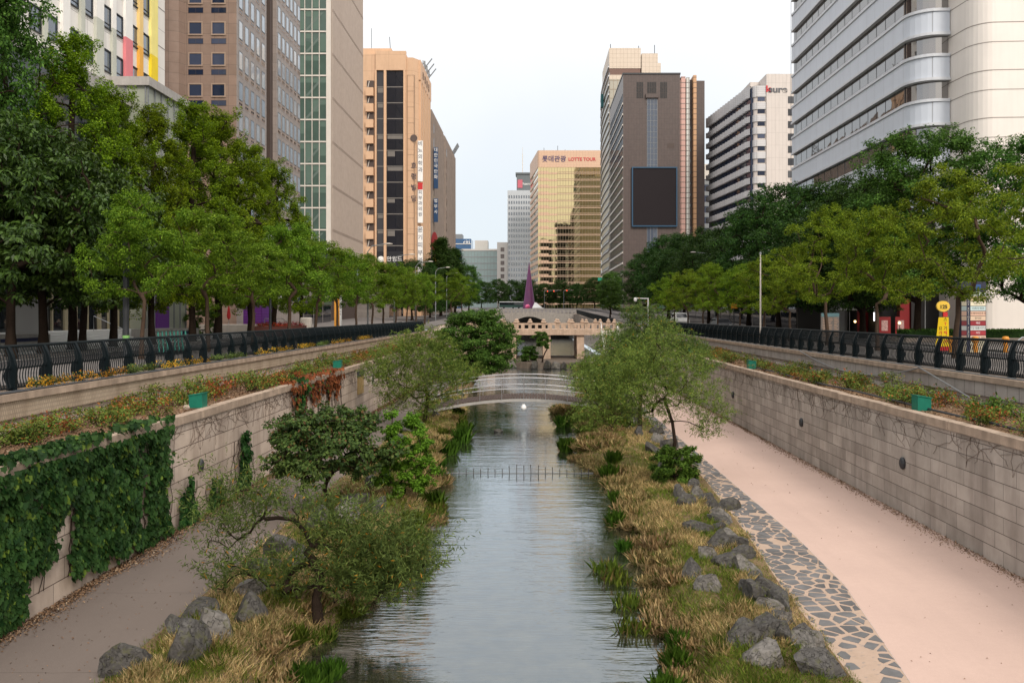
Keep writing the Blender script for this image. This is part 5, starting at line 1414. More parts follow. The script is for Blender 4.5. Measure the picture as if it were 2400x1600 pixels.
for y in (104.9, 113.2):
    for i in range(12):
        o = link('railing_post', pme, SB); o.location = (-9.6 + i * 1.82 - 1, y - 108, 4.1)
    part(MB().box(-9.9, 11.0, y - .09, y + .09, 4.1 + .56, 4.1 + .72), 'railing_beam', bs, SB)
    for i in range(11):
        part(MB().box(-8.92 + i * 1.82, -8.56 + i * 1.82, y - .1, y + .1, 4.1, 4.66), 'baluster', bs, SB)
apr = plain('apron_stone', (.14, .112, .09), .9, .3, 2, .6, 12, streak=.3)
m = MB(); m.prism([(-4.8, 101), (-3.4, 98.6), (-.8, 96.6), (1.4, 96), (4.6, 97), (6.8, 99), (7.2, 114), (-4.6, 114)], -.9, .28)
tag(m.build('stone_apron', apr), 'low stone apron under the old stone bridge', 'apron', kind='structure')
# second, arched bridge
S2 = thing('stone_bridge', 'second stone bridge with one low arch and a long carved parapet', 'bridge', (0, 226, 0))
m = MB(); zA = 6.3
for k in range(2):
    y = 222 if k == 0 else 230
    arcp = [(-6.2 + 10 * i / 14, 3.7 + 1.75 * math.sin(math.pi * i / 14)) for i in range(15)]
    pro = [(-12, 2), (-6.2, 2)] + arcp + [(3.8, 2), (12, 2), (12, 6.2), (0, 6.75), (-12, 6.2)]
    n = len(pro); vs = [(x, y, z) for x, z in pro] + [(x, y + .6, z) for x, z in pro]
    m.add(vs, [tuple(range(n)), tuple(range(2 * n - 1, n - 1, -1))] + [(i, n + i, n + (i + 1) % n, (i + 1) % n) for i in range(n)])
m.box(-15.5, 15.5, 222.6, 230, 5.6, 6.25); m.box(-15.5, -12.01, 222, 230, -1, 6.2); m.box(12.01, 15.8, 222, 230, -1, 6.2)
s2m = plain('grey_stone', (.30, .275, .25), .85, .2, 2, .3, 30, streak=.4)
part(m, 'arch_wall', s2m, S2)
for i in range(22):
    x = -11.5 + i * 1.1; zt_ = 6.2 + .55 * (1 - abs(x) / 12)
    part(MB().box(x - .14, x + .14, 222.05, 222.45, zt_, zt_ + .75), 'baluster', s2m, S2)
part(MB().add([(-12, 222, 7.0), (0, 222, 7.52), (12, 222, 7.0), (12, 222.5, 7.0), (0, 222.5, 7.52), (-12, 222.5, 7.0), (-12, 222, 7.2), (0, 222, 7.72), (12, 222, 7.2), (12, 222.5, 7.2), (0, 222.5, 7.72), (-12, 222.5, 7.2)],
     [(0, 1, 7, 6), (1, 2, 8, 7), (6, 7, 10, 11), (7, 8, 9, 10), (5, 4, 1, 0), (4, 3, 2, 1), (11, 10, 4, 5), (10, 9, 3, 4)]), 'parapet_rail', s2m, S2)
tag(MB().box(-10, 12, 231, 232, -1, SZ(236)).build('end_wall', MAT['rock']), 'stone wall closing the stream bed beyond the arched bridge', 'wall')  # dark rock colour stands in for the shade behind the arched bridge
for k, s in ((0, -1), (1, 1)):   # quay walls past the old bridge
    xw = WL if s < 0 else WR
    mq = MB()
    for ya in range(113, 236, 6): mq.box(*sorted((xw, xw + s * 5)), ya + .5, min(ya + 6.5, 236), -.5, SZ(ya) + .05)
    tag(mq.build('quay_wall', MAT['wall_L' if s < 0 else 'wall_R']), 'stone quay wall beyond the old stone bridge, %s side' % ('brown path' if s < 0 else 'pink path'), 'wall')
# steps up to the street at the bridge
ST = thing('stone_steps', 'stone steps with white handrails beside the old stone bridge', 'steps', (9.4, 98, 0))
m = MB()
for i in range(14): m.box(8.4, 10.6, 96 + i * .42, 102.2, .02 + i * .285, .02 + (i + 1) * .285)
part(m, 'flight', MAT['granite_pale'], ST)
for x in (8.45, 10.5):
    m = MB(); m.tube([(x, 96, 1.1), (x, 102, 5.0)], .04, 6)
    for i in range(5): m.tube([(x, 96.2 + i * 1.4, .3 + i * .92), (x, 96.2 + i * 1.4, 1.25 + i * .92)], .03, 5)
    part(m, 'handrail', MAT['white'], ST)

# ---------------------------------------------------------------- purple cone at the end of the street (plain stand-in)
CN = thing('cone_sculpture', 'tall slender purple cone standing at the end of the street', 'sculpture', (-2, 350, 8.6))
pc = NT('cone_purple'); sp = pc.n('ShaderNodeSeparateXYZ'); pc.l(pc.co(), sp.inputs[0])
m_cone = pc.done(pc.pbsdf(pc.mixc(pc.noise(pc.co((1, 1, 3)), .8, 4), (.085, .03, .13, 1), (.19, .03, .085, 1)), .5))
prf = []
for i in range(40):
    u = i / 40; r = 2.75 * (1 - u) ** 1.02 + .06; prf += [(r, 20 * u), (r * .93, 20 * (u + .019))]
part(MB().lathe([(r, z + 8.6) for r, z in prf], 20, (-2, 350, 0)), 'cone', m_cone, CN)
TT = thing('tent', 'small white tent beside the purple cone', 'tent', (2.3, 346, 8.5))
part(MB().prism([(-.6, 345), (1.2, 344.2), (4.2, 345), (4.2, 348), (-.6, 348)], 8.5, 9.0).add([(-.6, 345, 9), (3.6, 344.6, 9), (3.6, 348, 9), (-.6, 348, 9), (.4, 346.2, 11.2), (1.2, 346.2, 11.0)], [(0, 1, 5, 4), (1, 2, 5), (2, 3, 4, 5), (3, 0, 4)]), 'canopy', MAT['white'], TT)
tag(MB().lathe([(.05, 0), (.7, .2), (1.0, .8), (.9, 1.4), (.45, 1.8), (.05, 1.9)], 12, (-2.6, 341, 8.4)).build('balloon', plain('balloon_pink', (.75, .12, .28), .4, .05, 1, 0), smooth=True), 'round pink balloon in front of the purple cone', 'balloon')

# ---------------------------------------------------------------- boxes, lamps on the walls
def green_box(x, y, s, lab):
    B = thing('utility_box', lab, 'utility box', (x, y, 3.14), 0, 'green boxes on the lower walls'); B.scale = (.84, .84, .88)
    m = MB(); m.add([(-.24, -.24, 0), (.24, -.24, 0), (.24, .24, 0), (-.24, .24, 0), (-.24, -.24, .50), (.24, -.24, .42), (.24, .24, .42), (-.24, .24, .50)] if s > 0 else
                    [(-.24, -.24, 0), (.24, -.24, 0), (.24, .24, 0), (-.24, .24, 0), (-.24, -.24, .42), (.24, -.24, .50), (.24, .24, .50), (-.24, .24, .42)],
                    [(0, 3, 2, 1), (4, 5, 6, 7), (0, 1, 5, 4), (1, 2, 6, 5), (2, 3, 7, 6), (3, 0, 4, 7)])
    m.build('body', MAT['green_box'], B)
    m = MB()
    z0, z1 = (.50, .42) if s > 0 else (.42, .50)
    m.add([(-.27, -.27, z0), (.27, -.27, z1), (.27, .27, z1), (-.27, .27, z0), (-.27, -.27, z0 + .03), (.27, -.27, z1 + .03), (.27, .27, z1 + .03), (-.27, .27, z0 + .03)],
          [(0, 3, 2, 1), (4, 5, 6, 7), (0, 1, 5, 4), (1, 2, 6, 5), (2, 3, 7, 6), (3, 0, 4, 7)])
    m.build('lid', MAT['green_box'], B)
green_box(-10.35, 25.0, -1, 'green metal box on the lower wall above the short climbing ivy, brown path side')
green_box(-10.4, 43.0, -1, 'green metal box above the withered red creeper')
green_box(11.62, 24.3, 1, 'green metal box with a black hose behind it, on the grey block wall')
green_box(11.55, 43.0, 1, 'green metal box farther along the grey block wall')
green_box(11.5, 60.0, 1, 'green metal box half hidden by the willows')
wl_ = MB(); wl_.lathe([(.10, 0), (.12, .03), (.13, .1), (.11, .2), (.06, .26)], 10)
wl_.v = [(z * .5, x, y * 1.5) for x, y, z in wl_.v]
wlm = wl_.mesh('wall_light', MAT['dark_metal'])
for x, y, rz, lab in ((WL, 24.0, 0, 'oval dark wall light between the ivy and the short creeper'), (WR, 24.3, math.pi, 'oval dark wall light on the grey block wall below the green box with the hose'),
                      (WR, 33.5, math.pi, 'oval dark wall light on the grey block wall, second from the camera'), (WR, 45.0, math.pi, 'oval dark wall light on the grey block wall, third from the camera')):
    o = link('wall_light', wlm); o.location = (x, y, 1.55); o.rotation_euler = (0, 0, rz); tag(o, lab, 'wall light', 'oval lights on the lower walls')
plq = plain('plaque_ochre', (.33, .22, .08), .6, .2, 4, .1)
P = thing('wall_plaque', 'framed ochre plaque pair on the stone wall beside the withered creeper', 'plaque', (WL, 46.0, 1.6))
part(MB().box(WL, WL + .05, 45.5, 46.2, 1.5, 2.5).box(WL, WL + .05, 46.3, 47.0, 1.5, 2.5), 'panel', plq, P); part(MB().box(WL, WL + .07, 45.4, 47.1, 2.5, 2.8), 'hood', MAT['dark_metal'], P)
P = thing('wall_plaque', 'small pale notice plaque next to the ochre plaques', 'plaque', (WL, 49.6, 1.8))
part(MB().box(WL, WL + .05, 49.2, 50.1, 1.75, 2.4), 'panel', MAT['granite_pale'], P); part(MB().box(WL + .05, WL + .06, 49.4, 49.9, 1.9, 2.25), 'print', MAT['dark_metal'], P)
tag(MB().lathe([(.02, 0), (.08, .02), (.10, .08), (.06, .14), (.02, .15)], 7, (-10.45, 24.4, 3.14)).build('stone', MAT['granite']), 'pale stone lying beside the green box, brown path side', 'stone')

# ---------------------------------------------------------------- rocks
def rock_mesh(seed, mat):
    rr = random.Random(seed); bm = bmesh.new(); bmesh.ops.create_icosphere(bm, subdivisions=4, radius=1)
    pl = [(Vector((rr.gauss(0, 1), rr.gauss(0, 1), rr.gauss(.15, .8))).normalized(), rr.uniform(.42, .72)) for _ in range(15)]
    for v in bm.verts:
        for n, d in pl:
            k = v.co.dot(n) - d
            if k > 0: v.co -= n * k
        q = v.co.copy(); v.co += v.co.normalized() * (.05 * mnoise.noise(q * 2.2 + Vector((seed, 0, 0))) + .035 * mnoise.noise(q * 6) + .022 * mnoise.noise(q * 14)) + v.co * .28
        v.co.z = max(v.co.z, -.5)
    me = bpy.data.meshes.new('rock'); bm.to_mesh(me); bm.free(); me.materials.append(mat); return me
RK = [rock_mesh(i, MAT['rock' if i % 3 else 'rock_pale']) for i in range(9)]
nr = 0
def rock(x, y, sx, sy, sz, lab, group, dz=0.0, rz=None, me=None):
    global nr
    nr += 1
    if x > 0: e_ = edgeR(y); x = e_ + (PR0(y) - e_) * (.30 + .68 * (x - e_) / (4.45 - e_))
    o = link('boulder', me or RK[nr % 9]); b = bankL(x, y) if x < 0 else bankR(x, y)
    o.location = (x, y, b + sz * .02 + dz); o.scale = (sx, sy, sz); o.rotation_euler = (rnd.uniform(-.2, .2), rnd.uniform(-.2, .2), rnd.uniform(0, 6.28) if rz is None else rz)
    tag(o, lab, 'boulder', group)
gl_ = 'grey boulders edging the brown path'
for x, y, a, b, c, lb in ((-6.65, 13.55, .50, .36, .34, 'low pale grey boulder at the picture bottom, beside the brown path'), (-5.95, 13.75, .46, .42, .52, 'sharp faced boulder at the picture bottom, darkest of the trio there'),
                          (-5.75, 14.5, .55, .45, .58, 'large pale boulder just above the sharp faced one, brown path side'), (-6.45, 14.9, .45, .34, .32, 'flat dark boulder between the brown path and the large pale boulder'),
                          (-6.35, 15.8, .52, .38, .30, 'flat boulder with grass round it, edging the brown path'), (-6.0, 17.0, .55, .45, .40, 'dark boulder under the sparse willow limb'), (-5.4, 15.5, .4, .34, .5, 'dark upright boulder below the sparse willow'),
                          (-6.2, 18.4, .5, .42, .38, 'dark boulder half covered by the sparse willow leaves'), (-5.4, 18.6, .5, .4, .4, 'grey boulder behind the bent willow limb'), (-6.1, 20.0, .5, .45, .36, 'grey boulder between the sparse willow and the umbrella shaped shrub'),
                          (-5.9, 22.2, .5, .45, .45, 'boulder in front of the umbrella shaped shrub'), (-5.2, 22.6, .55, .5, .6, 'big blue grey boulder below the umbrella shaped shrub'), (-4.7, 23.6, .42, .36, .55, 'upright pale boulder under the fresh green shrub'),
                          (-5.5, 24.6, .62, .5, .55, 'wide boulder under the umbrella shaped shrub crown'), (-3.45, 21.6, .34, .26, .16, 'flat pale rock at the water edge below the fresh green shrub')):
    rock(x, y, a, b, c, lb, gl_)
for i in range(16):
    rock(-6.2 + rnd.uniform(-.5, .9), 27.5 + i * 2.1, rnd.uniform(.3, .5), rnd.uniform(.28, .45), rnd.uniform(.25, .42), 'grey boulder in the line along the bank beyond the umbrella shaped shrub', 'far boulders, brown path side')
gr_ = 'grey boulders edging the flagstone strip'
for x, y, a, b, c, lb in ((4.0, 13.7, .55, .42, .34, 'wide low boulder at the picture bottom, next to the flagstones'), (3.15, 13.9, .48, .40, .42, 'dark cracked boulder at the picture bottom beside the water'), (2.95, 14.7, .46, .36, .38, 'pale boulder above the cracked one, beside the tall green blades'),
                          (3.55, 15.0, .40, .36, .42, 'pointed grey boulder in dry grass near the picture bottom'), (4.15, 14.6, .48, .34, .28, 'flat pale boulder against the lowest flagstones'), (4.15, 16.9, .46, .3, .28, 'long flat boulder edging the flagstones, green grass round it'),
                          (3.7, 17.0, .34, .30, .30, 'small boulder beside the long flat one'), (2.95, 17.6, .40, .34, .34, 'boulder in the dry grass near the water edge, pale top'), (2.75, 18.4, .36, .3, .36, 'dark boulder by the water in the dry reeds'),
                          (3.6, 19.4, .46, .36, .28, 'pale flat boulder in the middle of the dry grass'), (3.3, 20.0, .38, .3, .30, 'dark boulder beside the pale flat one in the dry grass'), (3.75, 20.8, .46, .40, .40, 'big square boulder in the dry grass beside the flagstones'),
                          (3.5, 22.3, .55, .40, .34, 'wide grey boulder below the dark bush of the slender willow'), (4.1, 23.6, .48, .34, .24, 'flat boulder under the dark bush by the flagstones'), (4.5, 25.0, .42, .34, .30, 'boulder against the flagstones beside the dark bush'),
                          (3.5, 25.2, .40, .36, .3, 'brownish boulder in the grass below the dark bush')):
    rock(x, y, a, b, c, lb, gr_)
for i in range(17):
    y = 14.0 + i * .85; rock(4.05 + rnd.uniform(-.15, .12), y, rnd.uniform(.34, .5), rnd.uniform(.24, .34), rnd.uniform(.2, .3), 'flat grey stone in the row between the grass and the flagstones', 'flat stones along the flagstones')
for i in range(8):
    y = rnd.uniform(14, 27); rock(rnd.uniform(3.2, 4.0), y, rnd.uniform(.22, .4), rnd.uniform(.2, .3), rnd.uniform(.2, .36), 'small dark stone half sunk in the dry grass, flagstone bank', 'small stones in the dry grass')
for i in range(18):
    rock(4.0 + rnd.uniform(-.7, .3) + .01 * i, 30.5 + i * 1.5, rnd.uniform(.35, .6), rnd.uniform(.3, .5), rnd.uniform(.35, .6), 'grey boulder in the stack along the bank beyond the slender willow', 'far boulders, pink path side')
for i, (x, y) in enumerate(((-2.6, 97.6), (.2, 96.3), (1.6, 95.8), (2.6, 96.0), (3.6, 96.2), (4.8, 97.0), (5.6, 97.8))):
    o = link('boulder', RK[i]); o.location = (x, y, -.1); o.scale = (.7, .5, .55); o.rotation_euler = (0, 0, i); tag(o, 'boulder at the edge of the stone apron before the old stone bridge', 'boulder', 'boulders at the stone apron')
o = link('boulder', RK[2]); o.location = (-1.9, 44.3, WATER); o.scale = (.3, .2, .12); tag(o, 'small dark rock breaking the water below the footbridge', 'boulder')

# ---------------------------------------------------------------- grass, reeds, litter, ivy, terrace plants
def blades(g, X, Y, Z, L, Wd, lean=.5, fold=.1):
    n = len(X); P = np.stack([X, Y, Z], 1)
    D = unit(np.stack([g.normal(0, lean, n), g.normal(0, lean, n), np.ones(n)], 1))
    return leaves(P, D, rdir(g, n), L, Wd, fold, 'blade')
def bank_cover(side, n, seed, thr, invert, mat, L0, L1, label, ymax=62):
    g = np.random.default_rng(seed); bk = bankL if side < 0 else bankR
    Y = 12.5 * (ymax / 12.5) ** (g.random(n) ** 1.25); u = g.random(n); keep = []; X = np.zeros(n); Z = np.zeros(n)
    for i in range(n):
        y = float(Y[i])
        e, p = (edgeL(y), PL) if side < 0 else (edgeR(y), PR0(y))
        x = e + (p - e) * (u[i] * 1.08 - .04); X[i] = x
        q = mnoise.noise(Vector((x * .9, y * .55, 11.0 + side))) + .35 * mnoise.noise(Vector((x * 3, y * 2.2, 4)))
        if (q > thr) == invert: continue
        if u[i] > .95 and g.random() < .35 + .5 * (mnoise.noise(Vector((float(Y[i]) * 1.3, 3, side))) > 0): continue
        Z[i] = bk(x, y) - .015; keep.append(i)
    k = np.array(keep); s = .8 * (Y[k] / 18) ** .6
    hN = np.array([1 + .7 * mnoise.noise(Vector((float(X[i]) * 1.5, float(Y[i]) * 1.2, 21))) for i in k])
    hN = hN * np.where(u[k] > .8, .5, 1)
    V = blades(g, X[k], Y[k], Z[k], g.uniform(L0, L1, len(k)) * hN, .0115 * s * g.uniform(.7, 1.4, len(k)), .8)
    tag(link('grass', np_mesh('grass', V, mat)), label, 'grass', kind='stuff')
bank_cover(1, 125000, 1, -.04, True, LM['dry'], .08, .26, 'dry straw coloured grass on the bank beside the flagstones')
bank_cover(1, 90000, 2, -.12, False, LM['green'], .06, .20, 'green grass on the bank beside the flagstones')
bank_cover(-1, 75000, 3, .02, True, LM['dry'], .08, .28, 'dry straw coloured grass on the bank beside the brown path')
bank_cover(-1, 60000, 4, .02, False, LM['green'], .08, .26, 'green grass on the bank beside the brown path')
# dense tussocks standing at the water's edge
def tussock(seed, n, r, L, mat, lean=.45, wd=.016):
    g = np.random.default_rng(seed); a = g.random(n) * 6.28; q = np.sqrt(g.random(n)) * r
    return np_mesh('blades', blades(g, np.cos(a) * q, np.sin(a) * q, np.zeros(n) - .03, g.uniform(.5, 1.1, n) * L, wd, lean, .25), mat)
TU = [tussock(1, 900, .42, .30, LM['dry'], .75, .010), tussock(2, 900, .4, .36, LM['dry'], .6, .010), tussock(3, 260, .2, .5, LM['reed'], .25, .013), tussock(4, 600, .3, .32, LM['green'], .5, .010), tussock(5, 120, .4, .4, LM['green'], .3, .010)]
def tuft(k, x, y, s, lab, cat, group, z=None):
    o = link('grass_tuft' if k in (0, 1) else 'reed_clump', TU[k]); b = (bankL(x, y) if x < 0 else bankR(x, y)) if z is None else z
    o.location = (x, y, max(b, WATER) - .02); o.scale = (s, s, s * rnd.uniform(.85, 1.1)); o.rotation_euler = (0, 0, rnd.uniform(0, 6.28)); tag(o, lab, cat, group)
tR, tL_ = 'dry grass tufts at the water edge, pink path side', 'dry grass tufts at the water edge, brown path side'
for y in np.arange(13.2, 36, .55):
    y = float(y); x = edgeR(y) + rnd.uniform(.05, .65)
    tuft(rnd.choice((0, 1, 1)), x, y, rnd.uniform(.8, 1.25), 'straw coloured grass tuft at the water edge, flagstone bank', 'grass tuft', tR)
for i in range(42):
    y = rnd.uniform(36, 57); x = edgeR(y) + rnd.uniform(.0, 2.2)
    tuft(rnd.choice((0, 1, 3)), x, y, rnd.uniform(1.2, 1.9), 'grass tuft on the jutting bank before the footbridge, pink path side', 'grass tuft', 'tufts on the jutting bank, pink path side')
for y in np.arange(13.2, 50, .7):
    y = float(y); x = edgeL(y) - rnd.uniform(.05, .8)
    tuft(rnd.choice((0, 1, 3)), x, y, rnd.uniform(.8, 1.3), 'grass tuft at the water edge, brown path bank', 'grass tuft', tL_)
for x, y, s in ((2.6, 14.6, 1.0), (2.75, 15.4, .9), (2.5, 24.6, 1.1), (2.45, 22.0, .8), (2.85, 27.6, 1.0), (2.9, 31.5, 1.3), (3.3, 33.5, 1.2), (1.5, 38, 1.4), (1.7, 46.5, 1.7), (2.2, 13.6, .9)):
    tuft(2, x, y, s, 'clump of fresh green reed blades at the water edge, pink path side', 'reeds', 'green reed clumps, pink path side')
for x, y, s in ((-3.65, 13.7, .95), (-3.55, 14.3, .8), (-4.0, 14.1, .9), (-3.3, 27.0, 1.2), (-3.75, 31.0, 1.3), (-4.0, 34, 1.3), (-3.9, 37.2, 1.6), (-3.6, 40.5, 1.7), (-3.7, 43, 1.6)):
    tuft(2, x, y, s, 'clump of fresh green reed blades at the water edge, brown path side', 'reeds', 'green reed clumps, brown path side')
for x, y in ((2.0, 19.4), (1.85, 20.2), (2.1, 17.8), (2.0, 16.4)):
    tuft(4, x, y, .9, 'thin water plant standing in the stream off the dry grass', 'water plant', 'thin plants in the stream', WATER)

def scatter_litter(name, n, seed, fx, label, L=.06):
    g = np.random.default_rng(seed); Y = 11 + 60 * g.random(n) ** 1.6; X = np.array([fx(g, float(y)) for y in Y])
    P = np.stack([X[:, 0], Y, X[:, 1]], 1); N = unit(rdir(g, n) * .6 + np.array([0, 0, 1.0])); D = np.cross(N, rdir(g, n))
    s = (Y / 18) ** .5
    tag(link(name, np_mesh(name, leaves(P, D, N, L * s * g.uniform(.6, 1.4, n), L * .55 * s, .3), LM['litter'])), label, 'litter', kind='stuff')
scatter_litter('leaf_litter', 15000, 8, lambda g, y: (WL + .02 + abs(g.normal(0, .2)) * (1 + .6 * nz(1, y, .5)), .012 + g.random() * .06), 'brown fallen leaves along the foot of the ivy wall')
scatter_litter('leaf_litter', 160, 14, lambda g, y: (g.uniform(PR1(y) + .2, WR - .3), .02), 'few fallen leaves on the pink path', .045)
scatter_litter('leaf_litter', 8000, 9, lambda g, y: (WR - .02 - abs(g.normal(0, .16)) * (1 + .8 * nz(4, y, .4)), .02 + g.random() * .03), 'thin line of fallen leaves along the foot of the grey block wall', .045)
scatter_litter('leaf_litter', 900, 10, lambda g, y: (g.uniform(WL + .4, PL + .1), .012), 'scattered fallen leaves on the brown path', .05)
scatter_litter('leaf_litter', 14000, 12, lambda g, y: ((lambda x: (x, TZ(x, y) + .01 + g.random() * .05))(g.uniform(UL + .1, WL - .25))), 'dry leaves and twigs on the planted terrace, brown path side', .07)
scatter_litter('leaf_litter', 9000, 13, lambda g, y: ((lambda x: (x, TZ(x, y) + .01 + g.random() * .05))(g.uniform(WR + .3, UR - .1))), 'dry leaves and twigs on the planted terrace, pink path side', .07)

def ivy_patch(label, regions, n, seed, mat, wall_x, s, L=.17, group=None, dens=None):
    """regions: function(y, z) -> keep; leaves hang in layers close to the wall"""
    g = np.random.default_rng(seed); P = []; y0, y1, z0, z1, keep = regions
    while len(P) < n:
        y = g.uniform(y0, y1); z = g.uniform(z0, z1)
        if not keep(y + g.normal(0, .09), z + g.normal(0, .08)): continue
        top = max(0, z - 2.95)
        th = .05 + .16 * max(0, .7 + 1.3 * mnoise.noise(Vector((y * 1.6, z * 2.0, seed)))) * (.5 + .5 * g.random())
        if z > 3.08: P.append((wall_x + s * (.24 - .62 * g.random() ** .8), y, 3.2 + .14 * g.random()))
        else: P.append((wall_x + s * (th + .10 * (z > 2.75)), y, z))
    P = np.array(P); n = len(P)
    hi = (P[:, 2] > 3.1) * 1.0
    N = unit(np.stack([s * (1 - .6 * hi), g.normal(0, .35, n), .55 + hi * .9 + g.normal(0, .25, n)], 1))
    D = unit(np.stack([np.full(n, s * .25), g.normal(0, .45, n), -np.ones(n)], 1))
    l = L * (.4 + .9 * g.random(n) ** 1.3)
    t = thing('ivy', label, 'ivy', (wall_x, (y0 + y1) / 2, 0), 0, group)
    V = leaves(P - np.array([wall_x, (y0 + y1) / 2, 0]), D, N, l, l * .95, .22, 'ivy')
    link('leaves', np_mesh('leaves', V, mat), t)
    m = MB(); rr = random.Random(seed)
    for k in range(int((y1 - y0) * 4)):
        y = rr.uniform(y0, y1); z = z1 - .3; pts = [(s * .03, y - (y0 + y1) / 2, z)]
        for i in range(9):
            y += rr.gauss(0, .12); z -= (z1 - z0) / 11; pts.append((s * (.02 + .02 * rr.random()), y - (y0 + y1) / 2, z))
        m.tube(pts, .009, 4)
    m.build('stems', MAT['bark'], t)
    return t
def big_ivy(y, z):
    q = mnoise.noise(Vector((y * .8, z * .7, 2.2))) + .45 * mnoise.noise(Vector((y * 2.6, z * 2.2, 7)))
    lim = 0 if y < 15.6 else (.75 if y < 16.9 else (.15 + .1 * abs(y - 19.0) if y < 20 else .0))
    if z > 3.08 and (q < -.3 or (y > 18.5 and q < .0)): return False
    if z < .12 + lim * 1.1 + .4 * max(0, mnoise.noise(Vector((y * 2.1, 0, 1)))): return False
    gap = abs(y - 16.9 - .25 * (z - 1.2)) < .42 - .10 * z + .1 * q and z < 2.2
    gap2 = abs(y - 20.35) < .16 + .1 * q and .6 < z < 2.7
    hole = q < -.62
    edge = y > 21.7 + .35 * mnoise.noise(Vector((z * 2, 1, 1)))
    return not (gap or gap2 or hole or edge)
ivy_patch('thick dark green ivy curtain over the lower wall, brown path side', (11.5, 22.0, .15, 3.42, big_ivy), 14500, 3, LM['ivy'], WL, 1, .155)
ivy_patch('narrow upright ivy column on the wall beyond the ivy curtain', (26.7, 28.2, .25, 2.1, lambda y, z: abs(y - 27.45 + .1 * math.sin(z * 3)) < .5 * (1 - (z / 2.3) ** 3) * (.75 + .25 * math.sin(z * 5))), 800, 4, LM['ivy'], WL, 1, .15)
ivy_patch('low pointed ivy sprig at the wall foot, first beyond the ivy curtain', (22.3, 23.8, .02, 1.45, lambda y, z: abs(y - 23.0) < .65 * (1 - z / 1.5)), 520, 5, LM['ivy'], WL, 1, .15)
ivy_patch('thin ivy sprigs at the wall foot below the oval wall light', (24.3, 26.0, .02, 1.15, lambda y, z: (abs(y - 24.7) < .3 * (1 - z / 1.2) or abs(y - 25.4) < .35 * (1 - z / .9))), 420, 6, LM['ivy'], WL, 1, .14)
ivy_patch('strip of green creeper on the wall beside the withered creeper', (33.3, 35.2, .3, 3.3, lambda y, z: abs(y - 34.2 - .15 * math.sin(z * 2)) < .45 + .1 * (z > 2.7)), 1100, 7, LM['ivy'], WL, 1, .17)
ivy_patch('withered red brown creeper hanging from the wall top', (32.6, 41.5, .8, 3.25, lambda y, z: z > 3.1 - 2.1 * max(0, mnoise.noise(Vector((y * 1.4, 1, 1))) + .28) and mnoise.noise(Vector((y * 3, z * 2, 0))) > -.35), 1700, 8, LM['ivy_dead'], WL, 1, .16)
ivy_patch('small green weed at the foot of the grey block wall', (15.0, 16.4, .0, .4, lambda y, z: abs(y - 15.7) < .6 * (1 - z / .45)), 130, 9, LM['ivy'], WR, -1, .13)
# bare creeper stems on the walls
def bare_stems(x, s, y0, y1, n, seed, label):
    rr = random.Random(seed); m = MB()
    for k in range(n):
        y = rr.uniform(y0, y1); z = 2.88; pts = [(x + s * .012, y, z)]; a = rr.uniform(-1, 1)
        for i in range(rr.randint(4, 11)):
            a += rr.gauss(0, .5); a = max(-1.3, min(1.3, a)); st = rr.uniform(.06, .14); y += math.sin(a) * st * 1.5; z -= math.cos(a) * st
            pts.append((x + s * .012, y, z))
        m.tube(pts, rr.uniform(.003, .0065), 3, cap=False)
    tag(m.build('dry_vine', plain('dry_vine', (.13, .095, .075), .9, .2, 4, 0)), label, 'creeper', kind='stuff')
bare_stems(WL, 1, 22, 45, 210, 1, 'dry bare creeper stems on the upper courses of the brown path wall')
bare_stems(WR, -1, 14, 48, 170, 2, 'dry bare creeper stems on the upper courses of the grey block wall')

def shrub_proto(seed, mat, H=.5, r=.5):
    g = np.random.default_rng(seed); rr = random.Random(seed)
    tips = [(rr.gauss(0, r * .55), rr.gauss(0, r * .55), rr.uniform(.25, 1) * H) for _ in range(24)]
    t = thing('low_shrub', None, 'shrub'); m = MB()
    for p in tips: m.tube([(p[0] * .3, p[1] * .3, -.08), (p[0] * .7, p[1] * .7, p[2] * .6), p], .006, 3, cap=False)
    m.build('stems', MAT['bark'], t)
    link('leaves', np_mesh('leaves', crown_leaves(g, tips, np.full(len(tips), .12), 20, .085, .046, up=.6, out=.4, core=(0, 0, 0)), mat), t); return t
SP = [shrub_proto(1, LM['azalea']), shrub_proto(2, LM['azalea_r'], .42), shrub_proto(3, LM['azalea'], .68, .5), shrub_proto(4, LM['shrub'], .35, .35)]
SPU = set()
def shrub(k, x, y, s, lab, group):
    z = TZ(x, y); p = SP[k]
    if k not in SPU: SPU.add(k); r = p; r.location = (x, y, z); r['label'] = lab; r['group'] = group
    else: r = dup(p, (x, y, z), rnd.uniform(0, 6.28), None, lab, group)
    r.scale = (s, s, s * rnd.uniform(.7, 1.15))
for s, x0, x1, nm_, n in ((-1, UL + .8, WL - .7, 'brown path side', 80), (1, WR + .55, UR - .7, 'pink path side', 92)):
    for i in range(n):
        y = 11.5 * (75 / 11.5) ** (((i + rnd.random()) / n) ** .85); x = rnd.uniform(x0, x1)
        if any(abs(y - q) < .7 + .01 * q and abs(x - p_) < 1.0 for p_, q in ((-10.35, 24.6), (-10.4, 42.6), (11.6, 23.9), (11.55, 42.6))): x += s * 1.2
        if s < 0 and y < 22: x = rnd.uniform(x0, x0 + 1.0)
        k = rnd.choices((0, 1, 2, 3), (.48, .18, .26, .08))[0]
        shrub(k, x, y, rnd.uniform(.75, 1.25), ('low %s shrub on the planted terrace, %s' % (('yellow green', 'rust red', 'taller yellow green', 'fresh green')[k], nm_)), '%s terrace shrubs, %s' % (('yellow green', 'rust red', 'taller', 'fresh green')[k], nm_))
